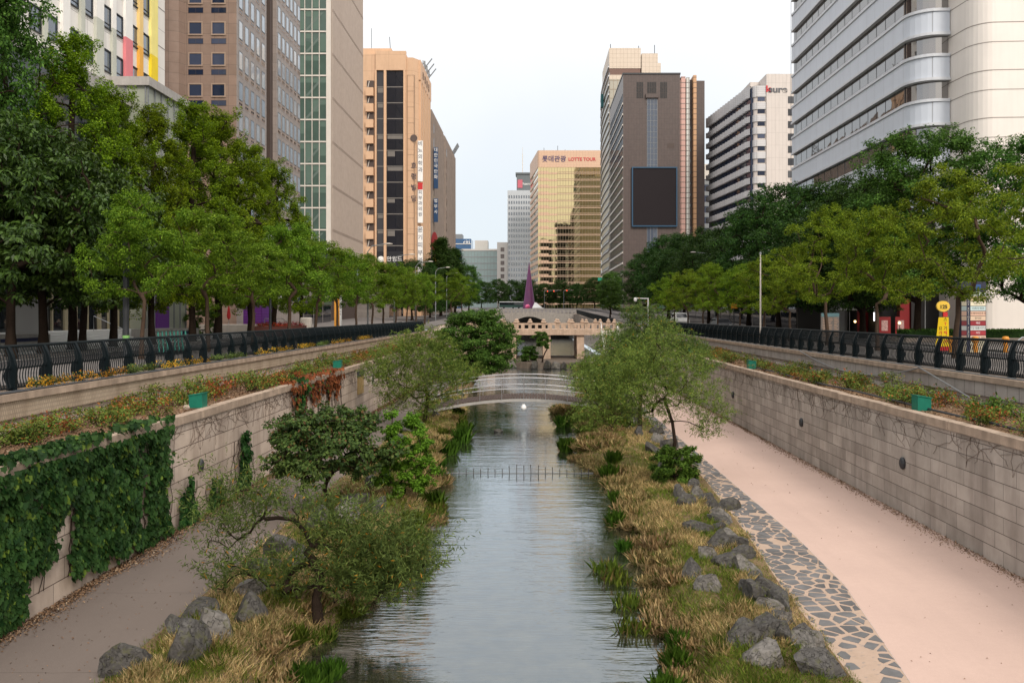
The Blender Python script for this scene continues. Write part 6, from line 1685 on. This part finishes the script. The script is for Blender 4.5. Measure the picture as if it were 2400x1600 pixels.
# orange flowers and grey green cushions under the fence
def flower_strip(y0, y1, mat, label, seed, x=-13.5, n=900):
    g = np.random.default_rng(seed); C = np.stack([g.normal(x, .09, 60), g.uniform(y0, y1, 60), g.uniform(4.05, 4.26, 60)], 1)
    tag(link('flower_bed', np_mesh('flower_bed', crown_leaves(g, C, np.full(60, .09), n // 60, .05, .04, up=1), mat)), label, 'flowers', kind='stuff')
for i, (a, b) in enumerate(((21.6, 23.4), (23.6, 26.8), (28.8, 33.5), (39.5, 45), (46.5, 50), (54, 60), (63, 67))):
    flower_strip(a, b, LM['flower'], 'muted orange flowers under the fence, brown path side', 20 + i)
for i, (a, b) in enumerate(((26.9, 28.7), (33.8, 38), (50.5, 53.5))):
    flower_strip(a, b, LM['willow_b'], 'grey green cushion plants under the fence, brown path side', 40 + i)

# ---------------------------------------------------------------- street furniture
def lamp(x, y, h, arm, lab, group, z=None):
    t = thing('street_lamp', lab, 'street lamp', (x, y, SZ(y) + .1), 0, group)
    MB().tube([(0, 0, 0), (0, 0, h * .5), (0, 0, h - .8), (arm * .2, 0, h - .2), (arm * .8, 0, h)], [.09, .08, .06, .05, .04], 8).build('pole', MAT['grey_metal'], t)
    m = MB(); m.lathe([(.02, -.08), (.15, -.05), (.17, .02), (.05, .09)], 10); m.v = [(a * 2.6 + arm * .8 + (.4 if arm > 0 else -.4), b, c + h + .02) for a, b, c in m.v]
    m.build('lamp_head', MAT['granite_pale'], t); return t
for y, h, lb in ((84, 9.2, 'curved street lamp before the finned tower base'), (100, 9.3, 'curved street lamp before the peach tower, nearer of the pair'), (118, 9.3, 'curved street lamp before the peach tower, farther of the pair'), (142, 9.4, 'curved street lamp in front of the tall conical tree'), (160, 9, 'curved street lamp behind the conical tree')):
    lamp(-17.2, y, h, 2.2, lb, 'street lamps, brown path side')
lamp(21.5 + 3.5, 112, 10.3, -3.2, 'curved street lamp before the dark trees below the big screen', 'street lamps, pink path side')
t = thing('mast', 'slim tall bare mast rising from the fence, pink path side', 'mast', (15.1, 54, 4.0))
MB().tube([(0, 0, 0), (0, 0, 3.0), (0, 0, 6.0)], [.06, .055, .045], 8).build('pole', MAT['granite_pale'], t); MB().lathe([(.05, 0), (.09, .03), (.07, .12), (.02, .16)], 8, (0, 0, 6.0)).build('cap', MAT['grey_metal'], t)
t = thing('lamp_post', 'dark slim lamp post beside the purple monolith', 'lamp post', (-18.2, 56, 4.1))
MB().tube([(0, 0, 0), (0, 0, 1.0), (0, 0, 7)], [.12, .1, .07], 8).build('pole', MAT['dark_metal'], t); MB().lathe([(.1, 0), (.26, .1), (.3, .25), (.15, .38), (.03, .42)], 10, (0, 0, 7)).build('lamp_globe', MAT['white'], t, True)
t = thing('lamp_post', 'dark post with a green notice strapped round it, between the dark trees', 'lamp post', (-17.6, 35.0, 4.1))
MB().tube([(0, 0, 0), (0, 0, 6)], .13, 8).build('pole', MAT['dark_metal'], t); MB().lathe([(.135, .75), (.14, .78), (.14, .98), (.135, 1.0)], 10).build('notice_band', plain('notice_green', (.20, .42, .12), .6), t)
# CCTV pole
t = thing('cctv_pole', 'white pole with a camera arm behind the tall feathery willow', 'camera pole', (15.8, 112, 4))
MB().tube([(0, 0, 0), (0, 0, 4.3)], .09, 8).build('pole', MAT['white'], t); MB().tube([(0, 0, 4.2), (-1.6, 0, 4.25)], .07, 6).build('arm', MAT['white'], t)
MB().lathe([(.03, -.5), (.2, -.42), (.24, -.2), (.22, 0), (.05, .05)], 10, (-1.75, 0, 4.3)).build('camera', MAT['white'], t)
# yellow shop banner sign
yel = emit('sign_yellow', (.95, .62, .03), .85); yel2 = plain('sign_yellow_flat', (.80, .52, .06), .6, .05); bkt = plain('sign_black_text', (.01, .01, .01), .6); rdt = plain('sign_red_text', (.6, .02, .02), .6)
t = thing('shop_sign', 'bright yellow upright sign with black and red Korean letters', 'sign', (22.4, 44.6, 4.1))
F = Face(21.5, 44.5, 1, 0)
part(MB().add([F.p(.62, .0, 4.25), F.p(1.30, .0, 4.25), F.p(1.28, .0, 5.85), F.p(.80, .0, 5.85), F.p(.62, -.15, 4.25), F.p(1.30, -.15, 4.25), F.p(1.28, -.15, 5.85), F.p(.80, -.15, 5.85)], [(0, 1, 2, 3), (7, 6, 5, 4), (0, 4, 5, 1), (1, 5, 6, 2), (2, 6, 7, 3), (3, 7, 4, 0)]), 'panel', yel, t)
part(MB().fbox(F, .62, 1.30, -.15, .012, 4.02, 4.24), 'foot_panel', rdt, t)
for i, (a, b, ca, cb) in enumerate((('', '스', bkt, bkt), ('', 'T', bkt, rdt), ('요', '기', bkt, bkt), ('라', '페', rdt, rdt), ('롬', '바', bkt, bkt), ('다', '비', rdt, rdt))):
    z = 5.72 - i * .245
    if a: text(a, .23, F, .82, z, .012, ca, t, ext=.004, bold=.004)
    text(b, .23, F, 1.09, z, .012, cb, t, ext=.004, bold=.004)
part(MB().add([F.p(1.0 + .36 * math.cos(q), -.02, 6.45 + .30 * math.sin(q)) for q in np.arange(0, 6.28, .35)] + [F.p(1.0 + .36 * math.cos(q), -.14, 6.45 + .30 * math.sin(q)) for q in np.arange(0, 6.28, .35)], [tuple(range(18))] + [(i, (i + 1) % 18, 18 + (i + 1) % 18, 18 + i) for i in range(18)]), 'round_top', yel2, t)
text('125', .28, F, 1.0, 6.42, .0, bkt, t, ext=.004, bold=.006)
part(MB().fbox(F, .98, 1.22, -.14, .0, 5.88, 6.14), 'red_plate', rdt, t)
part(MB().tube([F.p(1.0, -.09, 4.0), F.p(1.0, -.09, 6.3)], .04, 6), 'stand', MAT['dark_metal'], t)
# tenant directory
t = thing('directory_sign', 'tall tenant directory pillar with stacked pastel name plates, by the cream wall', 'sign', (22.6, 42, 4.1))
F = Face(22.05, 41.8, 1, 0)
part(MB().fbox(F, .0, 1.27, -.5, 0, 4.1, 7.7), 'pillar', plain('directory_navy', (.02, .022, .045), .5, .1), t)
pal = [(.55, .60, .55), (.62, .48, .26), (.75, .68, .5), (.50, .62, .62), (.72, .46, .34), (.68, .50, .36), (.28, .02, .03), (.60, .62, .60), (.36, .03, .04), (.72, .50, .38), (.50, .46, .34), (.50, .44, .33)]
txt = ['에코테스트', '카페 골든', '바른치과', '더하기 약국', '연세이비인후과', '한식당', '매란', '기업 법률사무소', '여인', '김밥천국 과일', '국제회의장', '스포밀 비즈니스']
for i, c in enumerate(pal):
    z1 = 7.18 - i * .252; mt = plain('name_plate', c, .5, .05, 2, 0)
    z0 = z1 - (.225 if i < 11 else .36)
    part(MB().fbox(F, .46, 1.24, 0, .02, z0, z1), 'name_plate', mt, t)
    part(MB().fbox(F, .0, .26, 0, .015, z0, z1), 'name_plate', plain('name_plate_shaded', (c[0] * .4, c[1] * .4, c[2] * .4), .5, .05, 2, 0), t)  # side-face plates: same colours darkened to stand in for shade
    text(txt[i], .13, F, .85, (z0 + z1) / 2, .022, ltw if c[1] < .1 else bkt, t, ext=.002, sx=.95)
text('THE BUSINESS PLACE'[::1], .12, Face(22.05, 41.8, 1, 0), .36, 6.75, .004, finw, t, ext=.002, vertical=True, gap=.92)
part(MB().fbox(F, .62, 1.0, 0, .01, 7.25, 7.55), 'blue_logo', plain('logo_blue', (.02, .08, .25), .5), t)
# clipped hedge and planter by the cream wall, grey directory board
t = thing('clipped_hedge', 'low clipped hedge along the cream wall behind the directory pillar', 'hedge', (30, 57, 4.1))
g = np.random.default_rng(5); n = 9000
P = np.stack([g.uniform(25.6, 34.5, n), g.uniform(55.5, 57.5, n), g.uniform(4.35, 4.95, n)], 1); P[:, 2] = np.where(g.random(n) < .6, 4.95 - .1 * g.random(n), P[:, 2])
link('leaves', np_mesh('leaves', leaves(P - np.array([30, 57, 4.1]), rdir(g, n), unit(rdir(g, n) + np.array([0, 0, 1])), .12, .06), LM['zelk_l']), t)
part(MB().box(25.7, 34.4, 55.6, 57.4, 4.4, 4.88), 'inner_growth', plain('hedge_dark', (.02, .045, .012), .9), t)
part(MB().box(25.4, 34.7, 55.3, 57.7, 4.0, 4.4), 'kerb_planter', MAT['granite'], t)
t = thing('directory_board', 'square grey board with lines of small print beside a three stemmed tree', 'sign', (20.6, 56.5, 4.1))
F = Face(20.0, 56.4, 1, 0); part(MB().fbox(F, 0, 1.25, -.2, 0, 4.1, 6.1), 'board', plain('board_grey', (.13, .11, .10), .6, .3, 6), t)
m = MB()
for i in range(12):
    for j in range(3): m.fbox(F, .1 + j * .4, .1 + j * .4 + rnd.uniform(.15, .32), 0, .006, 4.5 + i * .11, 4.55 + i * .11)
part(m, "text_lines", plain("print_orange", (.30, .20, .14), .6), t); part(MB().fbox(F, .0, 1.25, 0, .01, 5.85, 6.1), 'header', plain('header_teal', (.08, .16, .18), .5), t)
t = thing('road_sign', 'orange square road sign on a dark post', 'sign', (20.0, 81, 4.1))
MB().tube([(0, 0, 0), (0, 0, 2.9)], .05, 6).build('post', MAT['dark_metal'], t); MB().box(-.3, .3, -.09, -.05, 2.5, 3.1).build('plate', plain('plate_orange', (.75, .20, .02), .5), t)
# parked van and an orange and white vehicle
def vehicle(name, lab, cat, x, y, body_c, low_c, L=4.4, H=1.55, Wd=1.8, rz=0):
    t = thing(name, lab, cat, (x, y, SZ(y) + .01), rz)
    pr = [(-L / 2, .32), (-L / 2, .85), (-L * .42, .98), (-L * .22, H * .97), (L * .18, H), (L * .40, H * .95), (L / 2, .95), (L / 2, .32)]
    def body(w0, w1, pr):
        m = MB(); n = len(pr)
        vs = [(-w0 / 2 if z < 1.0 else -w1 / 2, yy_, z) for yy_, z in pr] + [(w0 / 2 if z < 1.0 else w1 / 2, yy_, z) for yy_, z in pr]
        m.add(vs, [tuple(range(n)), tuple(range(2 * n - 1, n - 1, -1))] + [(i, n + i, n + (i + 1) % n, (i + 1) % n) for i in range(n)]); return m
    o = body(Wd, Wd * .82, pr).build('body', plain('car_paint', body_c, .3, .05, 1, 0), t)
    bv = o.modifiers.new('soft', 'BEVEL'); bv.width = .06; bv.segments = 2
    MB().box(-Wd / 2 - .012, Wd / 2 + .012, -L * .46, L * .46, .5, .80).build('side_panel', plain('car_panel', low_c, .35, .05, 1, 0), t)
    MB().add([(-Wd * .40, -L * .405, 1.02), (Wd * .40, -L * .405, 1.02), (Wd * .37, -L * .25, H * .93), (-Wd * .37, -L * .25, H * .93)], [(0, 1, 2, 3)]).build('windscreen', gl_dark, t)
    for s in (-1, 1):
        MB().box(*sorted((s * Wd * .425, s * Wd * .455)), -L * .2, L * .36, 1.02, H * .9).build('side_window', gl_dark, t)
        MB().box(*sorted((s * Wd * .28, s * Wd * .47)), -L / 2 - .02, -L / 2 + .1, .68, .84).build('headlight', MAT['white'], t)
        for yy_ in (-L * .31, L * .31):
            m = MB(); m.lathe([(.32, -.1), (.33, 0), (.32, .1)], 14); m.v = [(c + s * Wd * .45, a + yy_, b + .33) for a, b, c in m.v]; m.build('wheel', MAT['dark_metal'], t)
    return t
vehicle('rescue_van', 'white and orange van seen between the willow tops', 'van', 20.9, 116, (.72, .70, .68), (.75, .16, .02), 5.0, 2.0, 1.9)
vehicle('parked_car', 'grey car standing under the trees beyond the fence, pink path side', 'car', 22.6, 98, (.10, .10, .11), (.08, .08, .09))
B = thing('bus', 'dark green bus standing beside the purple cone, far down the street', 'bus', (-9.5, 352, 8.6))
part(MB().box(-15, -4, 352, 354.4, 9.1, 11.7), 'body', plain('bus_green', (.02, .06, .05), .4, .1, 1, 0), B); part(MB().box(-14.8, -4.2, 351.93, 351.99, 10.2, 11.2), 'side_window', gl_dark, B)
part(MB().box(-14.9, -4.1, 351.94, 351.99, 11.35, 11.6), 'roof_line', MAT['white'], B)
for x in (-13, -6.5):
    m = MB(); m.lathe([(.5, -.15), (.5, .15)], 14); m.v = [(a + x, 352 + c, b + 9.1) for a, b, c in m.v]; part(m, 'wheel', MAT['dark_metal'], B)
# signals
red_e = emit('signal_red', (1, .10, .03), 3.0)
for x0, n, lb in ((6.2, 2, 'traffic signal pair showing red, far down the street'), (13.8, 1, 'single traffic signal showing red, before the far trees')):
    t = thing('traffic_signal', lb, 'traffic light', (x0 - 2, 318, SZ(318)))
    MB().tube([(0, 0, 0), (0, 0, 7.4), (n * 2.6 + .8, 0, 7.5)], .09, 6).build('pole', MAT['grey_metal'], t)
    for i in range(n):
        hd = MB().box(.9 + i * 2.5, 2.3 + i * 2.5, -.15, .15, 6.9 + .3 * (n == 1), 7.35 + .3 * (n == 1)).build('signal_head', MAT['dark_metal'], t)
        MB().lathe([(.01, 0), (.2, 0.0), (.2, .02)], 10).build('x', red_e, hd) if False else None
        m = MB(); m.lathe([(.19, 0), (.17, .06), (.02, .08)], 10); m.v = [(a + 1.2 + i * 2.5, -.16 - c, b + 7.12 + .3 * (n == 1)) for a, b, c in m.v]; m.build('red_lamp', red_e, hd)
t = thing('road_sign', 'green street name sign above the tree beside the second stone bridge', 'sign', (17.2, 205, SZ(205)))
MB().tube([(2.5, 0, 0), (2.5, 0, 9), (0, 0, 9.3)], .08, 6).build('post', MAT['grey_metal'], t); MB().box(-1.0, 1.0, -.1, -.05, 8.6, 9.4).build('plate', plain('plate_green', (.01, .25, .16), .5), t)

# ---- brown path side: plaza pieces between the trunks
t = thing('plaza_steps', 'white terrazzo plaza steps before the glass hall', 'steps', (-30, 58, 4.1)); m = MB()
for i in range(5): m.box(-32.4, -28.2 - i * .42, 44, 62, 4.1 + i * .16, 4.1 + (i + 1) * .16)
part(m, 'flight', MAT['white'], t)
m = MB(); m.tube([(-28.4, 56, 4.1), (-28.4, 56, 5.0), (-30.4, 56, 5.9), (-30.4, 56, 4.9)], .03, 6); part(m, 'handrail', MAT['steel'], t)
t = thing('plaza_wall', 'low pale stone plaza wall with a dark blue name strip, at the picture edge', 'wall', (-26.5, 41, 4.1))
part(MB().box(-28.5, -26.0, 38, 43.6, 4.1, 4.95), 'wall_block', MAT['concrete'], t); part(MB().box(-25.998, -25.98, 39.5, 42.5, 4.62, 4.8), 'name_strip', plain('strip_navy', (.01, .015, .06), .5), t)
part(MB().fbox(Face(-28.5, 37.99, 1, 0), .2, 2.3, .002, .02, 4.6, 4.8), 'name_strip', plain('strip_navy2', (.01, .015, .06), .5), t)
t = thing('plaza_wall', 'low pale stone wall with bollards beyond the white steps', 'wall', (-27.2, 63, 4.1))
part(MB().box(-28.8, -26.0, 58, 63, 4.1, 4.95), 'wall_block', MAT['concrete'], t); part(MB().box(-25.998, -25.98, 60, 61, 4.55, 4.8), 'name_strip', plain('strip_navy3', (.01, .015, .06), .5), t)
t = thing('entrance_pylon', 'grey curved pylon standing before the glass hall, behind the dark trunks', 'pylon', (-28.45, 46.0, 4.1))
pz = [(0, .95), (1.2, .93), (2.6, .85), (3.8, .72), (4.6, .55), (5.0, .3)]
m = MB()
for (za, wa), (zb2, wb) in zip(pz[:-1], pz[1:]):
    m.add([(-wa, -.25, za), (.75, -.25, za), (.75, .25, za), (-wa, .25, za), (-wb, -.25, zb2), (.75, -.25, zb2), (.75, .25, zb2), (-wb, .25, zb2)], [(0, 1, 5, 4), (1, 2, 6, 5), (2, 3, 7, 6), (3, 0, 4, 7)])
m.add([(-.3, -.25, 5), (.75, -.25, 5), (.75, .25, 5), (-.3, .25, 5)], [(0, 1, 2, 3)]); m.build('shaft', plain('pylon_grey', (.36, .36, .36), .5, .04, 1, 0), t)
t = thing('purple_entrance', 'purple panel flanking the glass hall entrance', 'wall panel', (-31.9, 66, 4.1)); part(MB().box(-31.0, -30.75, 66.2, 68.4, 4.1, 9.0), 'panel', plain('panel_purple', (.115, .022, .21), .5, .05, 1, 0), t)
t = thing('purple_monolith', 'big purple tiled monolith on a stone terrace before the brown granite tower', 'monolith', (-28.2, 84, 4.1))
pur = masonry('purple_tiles', (.15, .028, .27), (.135, .025, .25), (.07, .014, .13), 2.0, .28, .02, 'XZ', 0, .12, .04, 0, 20, .4)
m = MB(); m.add([(-30.1, 84, 4.1), (-28.0, 84, 4.1), (-27.3, 86.5, 4.1), (-30.1, 86.5, 4.1), (-30.1, 84, 8.3), (-28.3, 84, 8.9), (-27.8, 86.5, 8.7), (-30.1, 86.5, 8.3)], [(0, 3, 2, 1), (4, 5, 6, 7), (0, 1, 5, 4), (1, 2, 6, 5), (2, 3, 7, 6), (3, 0, 4, 7)])
part(m, 'block', pur, t)
t = thing('terrace_wall', 'beige stone terrace wall with a handrail at the foot of the purple monolith', 'wall', (-27, 82, 4.1))
part(MB().box(-33, -26.6, 79, 83.9, 4.1, 5.0).box(-26.6, -24.2, 78.6, 90, 4.1, 4.75), 'wall_block', MAT['granite_pale'], t)
for y in (79.5, 82.5): part(MB().tube([(-26.4, y, 4.8), (-26.4, y, 5.6), (-25.6, y, 5.6), (-24.3, y, 4.7)], .035, 6), 'handrail', MAT['steel'], t)
umb = plain('parasol_red', (.42, .015, .02), .7, .1, 3, .1)
um = MB(); um.lathe([(.03, .6), (.16, .75), (.2, 1.0), (.1, 1.7), (.03, 2.0)], 8)
ume = um.mesh('canopy', umb)
for x, y, lb in ((-31.0, 73.5, 'closed red parasol nearest the glass hall'), (-31.2, 79, 'closed red parasol between the other two'), (-30.4, 80.8, 'closed red parasol beside the purple monolith')):
    t = thing('closed_parasol', lb, 'parasol', (x, y, 4.9), 0, 'closed red parasols on the terrace')
    link('canopy', ume, t, None); MB().tube([(0, 0, -.8), (0, 0, 2.05)], .03, 6).build('pole', MAT['steel'], t)
set_tree('leafy_shrub', 'shrub', 'bright green shrub on the terrace beside the red parasols', (-29.6, 72.5, 4.1), make_round(81, 2.6, 1.4, .2, 36, .14, .07, 34, 6, .8, .5, .05, .3, trunk=[(0, 0, 0), (0, 0, .3), (.03, 0, .5)], pw=.35), MAT['bark'], LM['shrub'])
gp = plain('planter_brown', (.12, .04, .03), .7, .15, 3, .1)
for x, y, lb in ((-22.6, 70, 'long brown planter of red geraniums under the layered trees'), (-22.8, 76, 'second long brown planter of red geraniums, nearer the orange sign pillar')):
    t = thing('flower_planter', lb, 'planter', (x, y, 4.12), 0, 'brown geranium planters')
    MB().box(-1.4, 1.4, -.4, .4, 0, .85).build('box', gp, t); g = np.random.default_rng(int(y))
    link('flowers', np_mesh('flowers', crown_leaves(g, np.stack([g.uniform(-1.3, 1.3, 60), g.uniform(-.3, .3, 60), g.uniform(.85, 1.1, 60)], 1), np.full(60, .16), 20, .09, .07, up=1), LM['geran']), t)
t = thing('sign_pillar', 'tall orange sign pillar with a white edge between the layered trees', 'sign', (-21.7, 90, 4.1))
MB().box(-.42, .18, -.15, .15, 0, 4.6).build('pillar', plain('pillar_orange', (.72, .33, .05), .5, .06, 1, 0), t); MB().box(.18, .36, -.16, .16, 0, 4.6).build('edge_panel', MAT['white'], t)
F = Face(-21.7, 90, 1, 0)
text('SQUARE', .26, F, .27, 7.6, .17, bkt, t, vertical=True, ext=.003, gap=1.2)
t = thing('shop_sign', 'white letter sign over the lower shop next to the purple monolith', 'sign', (-29, 97, 8)); part(MB().box(-32.9, -28, 97.0, 97.2, 7.6, 8.5), 'panel', plain('sign_dark_blue', (.02, .03, .09), .5), t); text('OPEN KITCHEN', .62, Face(-30.3, 96.99, 1, 0), 0, 8.05, .01, ltw, t, ext=.004)
t = thing('stone_block', 'pale rounded stone block on the lawn before the finned tower', 'stone', (-22.6, 80.5, 4.12))
m = MB().box(-.55, .55, -.4, .4, 0.3, 1.6); o = m.build('block', MAT['granite_pale'], t); bv = o.modifiers.new('soft', 'BEVEL'); bv.width = .18; bv.segments = 3
MB().box(-.4, .4, -.3, .3, 0, .3).build('foot', MAT['granite'], t)
bm_ = MB(); bm_.lathe([(.11, 0), (.11, .62), (.125, .63), (.125, .72), (.1, .78), (.02, .8)], 12)
bme = bm_.mesh('bollard', MAT['dark_metal'])
for i, (x, y) in enumerate(((-17.9, 62, ), (-17.9, 67), (-17.9, 72), (-17.9, 78), (-17.9, 84))):
    o = link('bollard', bme); o.location = (x, y, 4.12); tag(o, 'short dark bollard at the kerb beyond the fence, near the geranium planters', 'bollard', 'kerb bollards')
# kick scooters
k_t = plain('scooter_teal', (.05, .28, .22), .4, .1, 2, 0)
ks = thing('kick_scooter', 'teal kick scooter parked in the row behind the fence', 'scooter', (0, 0, 0), 0, 'kick scooters parked in a row')
MB().box(-.07, .07, -.35, .4, .1, .16).build('deck', MAT['dark_metal'], ks); MB().tube([(0, -.42, .15), (0, -.33, 1.1)], .035, 6).build('stem', k_t, ks); MB().tube([(-.24, -.33, 1.1), (.24, -.33, 1.1)], .022, 6).build('handlebar', MAT['dark_metal'], ks)
for yy_ in (-.45, .45):
    m = MB(); m.lathe([(.11, -.025), (.115, 0), (.11, .025)], 12); m.v = [(c, a + yy_, b + .115) for a, b, c in m.v]; m.build('wheel', MAT['dark_metal'], ks)
ks.location = (-17.2, 36.4, 4.13); ks.rotation_euler = (0, .0, 1.5)
for i in range(1, 8): dup(ks, (-17.2 + .02 * i, 36.4 + i * .36, 4.13), 1.5 + rnd.uniform(-.06, .06))
# warm globe lamps by the café terrace, flag poles
wg = emit('globe_warm', (1, .72, .30), 4.0)
for i, (px, y) in enumerate(((2004, 79), (2018, 79), (2058, 79.5), (2137, 66))):
    x = (px - 1251) * y / 1900 - (0 if y > 70 else 1.0)
    t = thing('globe_lamp', ('small glowing globe lamp before the white shop front' if i < 2 else ('small glowing globe lamp between the trunks before the red shop' if i == 2 else 'small glowing globe lamp on a thin post before the dark shop windows')), 'lamp', (x, y, 4.1), 0, 'glowing globe lamps')
    MB().tube([(0, 0, 0), (0, 0, 1.1)], .03, 6).build('post', MAT['dark_metal'], t); MB().lathe([(.02, -.12), (.09, -.08), (.12, 0), (.09, .08), (.02, .12)], 10, (0, 0, 1.22)).build('globe', wg, t)
for px in (2152, 2168):
    x = (px - 1251) * 60 / 1900
    t = thing('flagpole', 'bare thin metal flagpole before the red shop, %s trunk' % ('nearer the bent' if px == 2152 else 'nearer the thick'), 'flagpole', (x, 60, 4.1), 0, 'bare flagpoles')
    MB().tube([(0, 0, 0), (0, 0, 7)], .045, 6).build('pole', MAT['steel'], t); MB().lathe([(.35, 0), (.3, .12), (.06, .16)], 12).build('foot', MAT['granite'], t)
t = thing('cafe_parasol', 'white square parasol before the white shop front', 'parasol', (29.6, 76, 4.1)); MB().tube([(0, 0, 0), (0, 0, 2.8)], .04, 6).build('pole', MAT['steel'], t)
MB().add([(-1.5, -1.5, 2.3), (1.5, -1.5, 2.3), (1.5, 1.5, 2.3), (-1.5, 1.5, 2.3), (0, 0, 2.85)], [(0, 1, 4), (1, 2, 4), (2, 3, 4), (3, 0, 4), (3, 2, 1, 0)]).build('canopy', MAT['white'], t)
for i, (x, y) in enumerate(((29.8, 62.0), (29.9, 61.0))):
    t = thing('menu_board', 'red upright menu board before the red shop, %s' % ('next to the thick trunk' if i else 'next to the bent trunk'), 'sign', (x, 70, 4.1), 0, 'red menu boards')
    MB().box(.0 + i * 1.3, 1.0 + i * 1.3, -.05, .0, .2, 1.7).build('board', redp, t); MB().box(.2 + i * 1.3, .75 + i * 1.3, -.06, -.051, .5, 1.4).build('print', plain('menu_print', (.5, .3, .28), .6, .6, 9), t)



# thin morning air
hz_ = bpy.data.materials.new('haze_air'); hz_.use_nodes = True; ht = hz_.node_tree; ht.nodes.clear()
ho = ht.nodes.new('ShaderNodeOutputMaterial'); hv = ht.nodes.new('ShaderNodeVolumePrincipled')
hv.inputs['Color'].default_value = (.88, .93, 1, 1); hv.inputs['Density'].default_value = HAZE
ht.links.new(hv.outputs[0], ho.inputs['Volume'])
if HAZE > 0: tag(MB().box(-300, 300, -300, 760, -3, 190).build('haze', hz_), 'thin pale morning haze over the whole street', 'haze', kind='stuff')

ob = MB(); ob.lathe([(.10, 0), (.10, .5), (.16, .52), (.17, .68), (.12, .78), (.02, .8)], 12)
obm = ob.mesh('bollard', plain('bollard_orange', (.62, .24, .02), .5, .1, 4))
for x, lb in ((20.7, 'short orange bollard between the bent trunk and the tenant directory'), (21.9, 'short orange bollard at the foot of the tenant directory'), (23.4, 'short orange bollard between the tenant directory and the clipped hedge')):
    o = link('bollard', obm); o.location = (x, 40.2, 4.13); tag(o, lb, 'bollard', 'orange bollards')
tag(MB().tube([(23.3, 39, 4.1), (23.3, 39, 4.75), (23.5, 39, 4.9), (24.3, 39, 4.9), (24.5, 39, 4.75), (24.5, 39, 4.1)], .035, 6).build('bike_rail', MAT['steel']), 'bent steel rail hoop beyond the fence, before the cream wall', 'rail')

for x, lab in ((11.6, 'plain black fence along the stream edge beyond the old stone bridge, pink path side'), (-10.4, 'plain black fence along the stream edge beyond the old stone bridge, brown path side')):
    t = thing('metal_fence', lab, 'fence', (x, 116, SZ(116)))
    bk = MAT['fence']
    for i in range(26):
        ya, yb = 116 + i * 4.0, 116 + i * 4.0 + 3.98; za = SZ(ya); m = MB()
        m.box(x - .05, x + .05, ya, ya + .1, za, za + 1.15)
        part(m, 'post', bk, t)
        m = MB(); zb_ = SZ(yb)
        for k in range(16):
            y = ya + .2 + k * .24; z = SZ(y); m.box(x - .03, x + .03, y, y + .12, z + .1, z + 1.05)
        m.add([(x - .05, ya, za + 1.05), (x + .05, ya, za + 1.05), (x + .05, yb, zb_ + 1.05), (x - .05, yb, zb_ + 1.05), (x - .05, ya, za + 1.15), (x + .05, ya, za + 1.15), (x + .05, yb, zb_ + 1.15), (x - .05, yb, zb_ + 1.15)], [(0, 3, 2, 1), (4, 5, 6, 7), (0, 1, 5, 4), (2, 3, 7, 6), (1, 2, 6, 5), (3, 0, 4, 7)])
        part(m, 'bar_panel', bk, t)
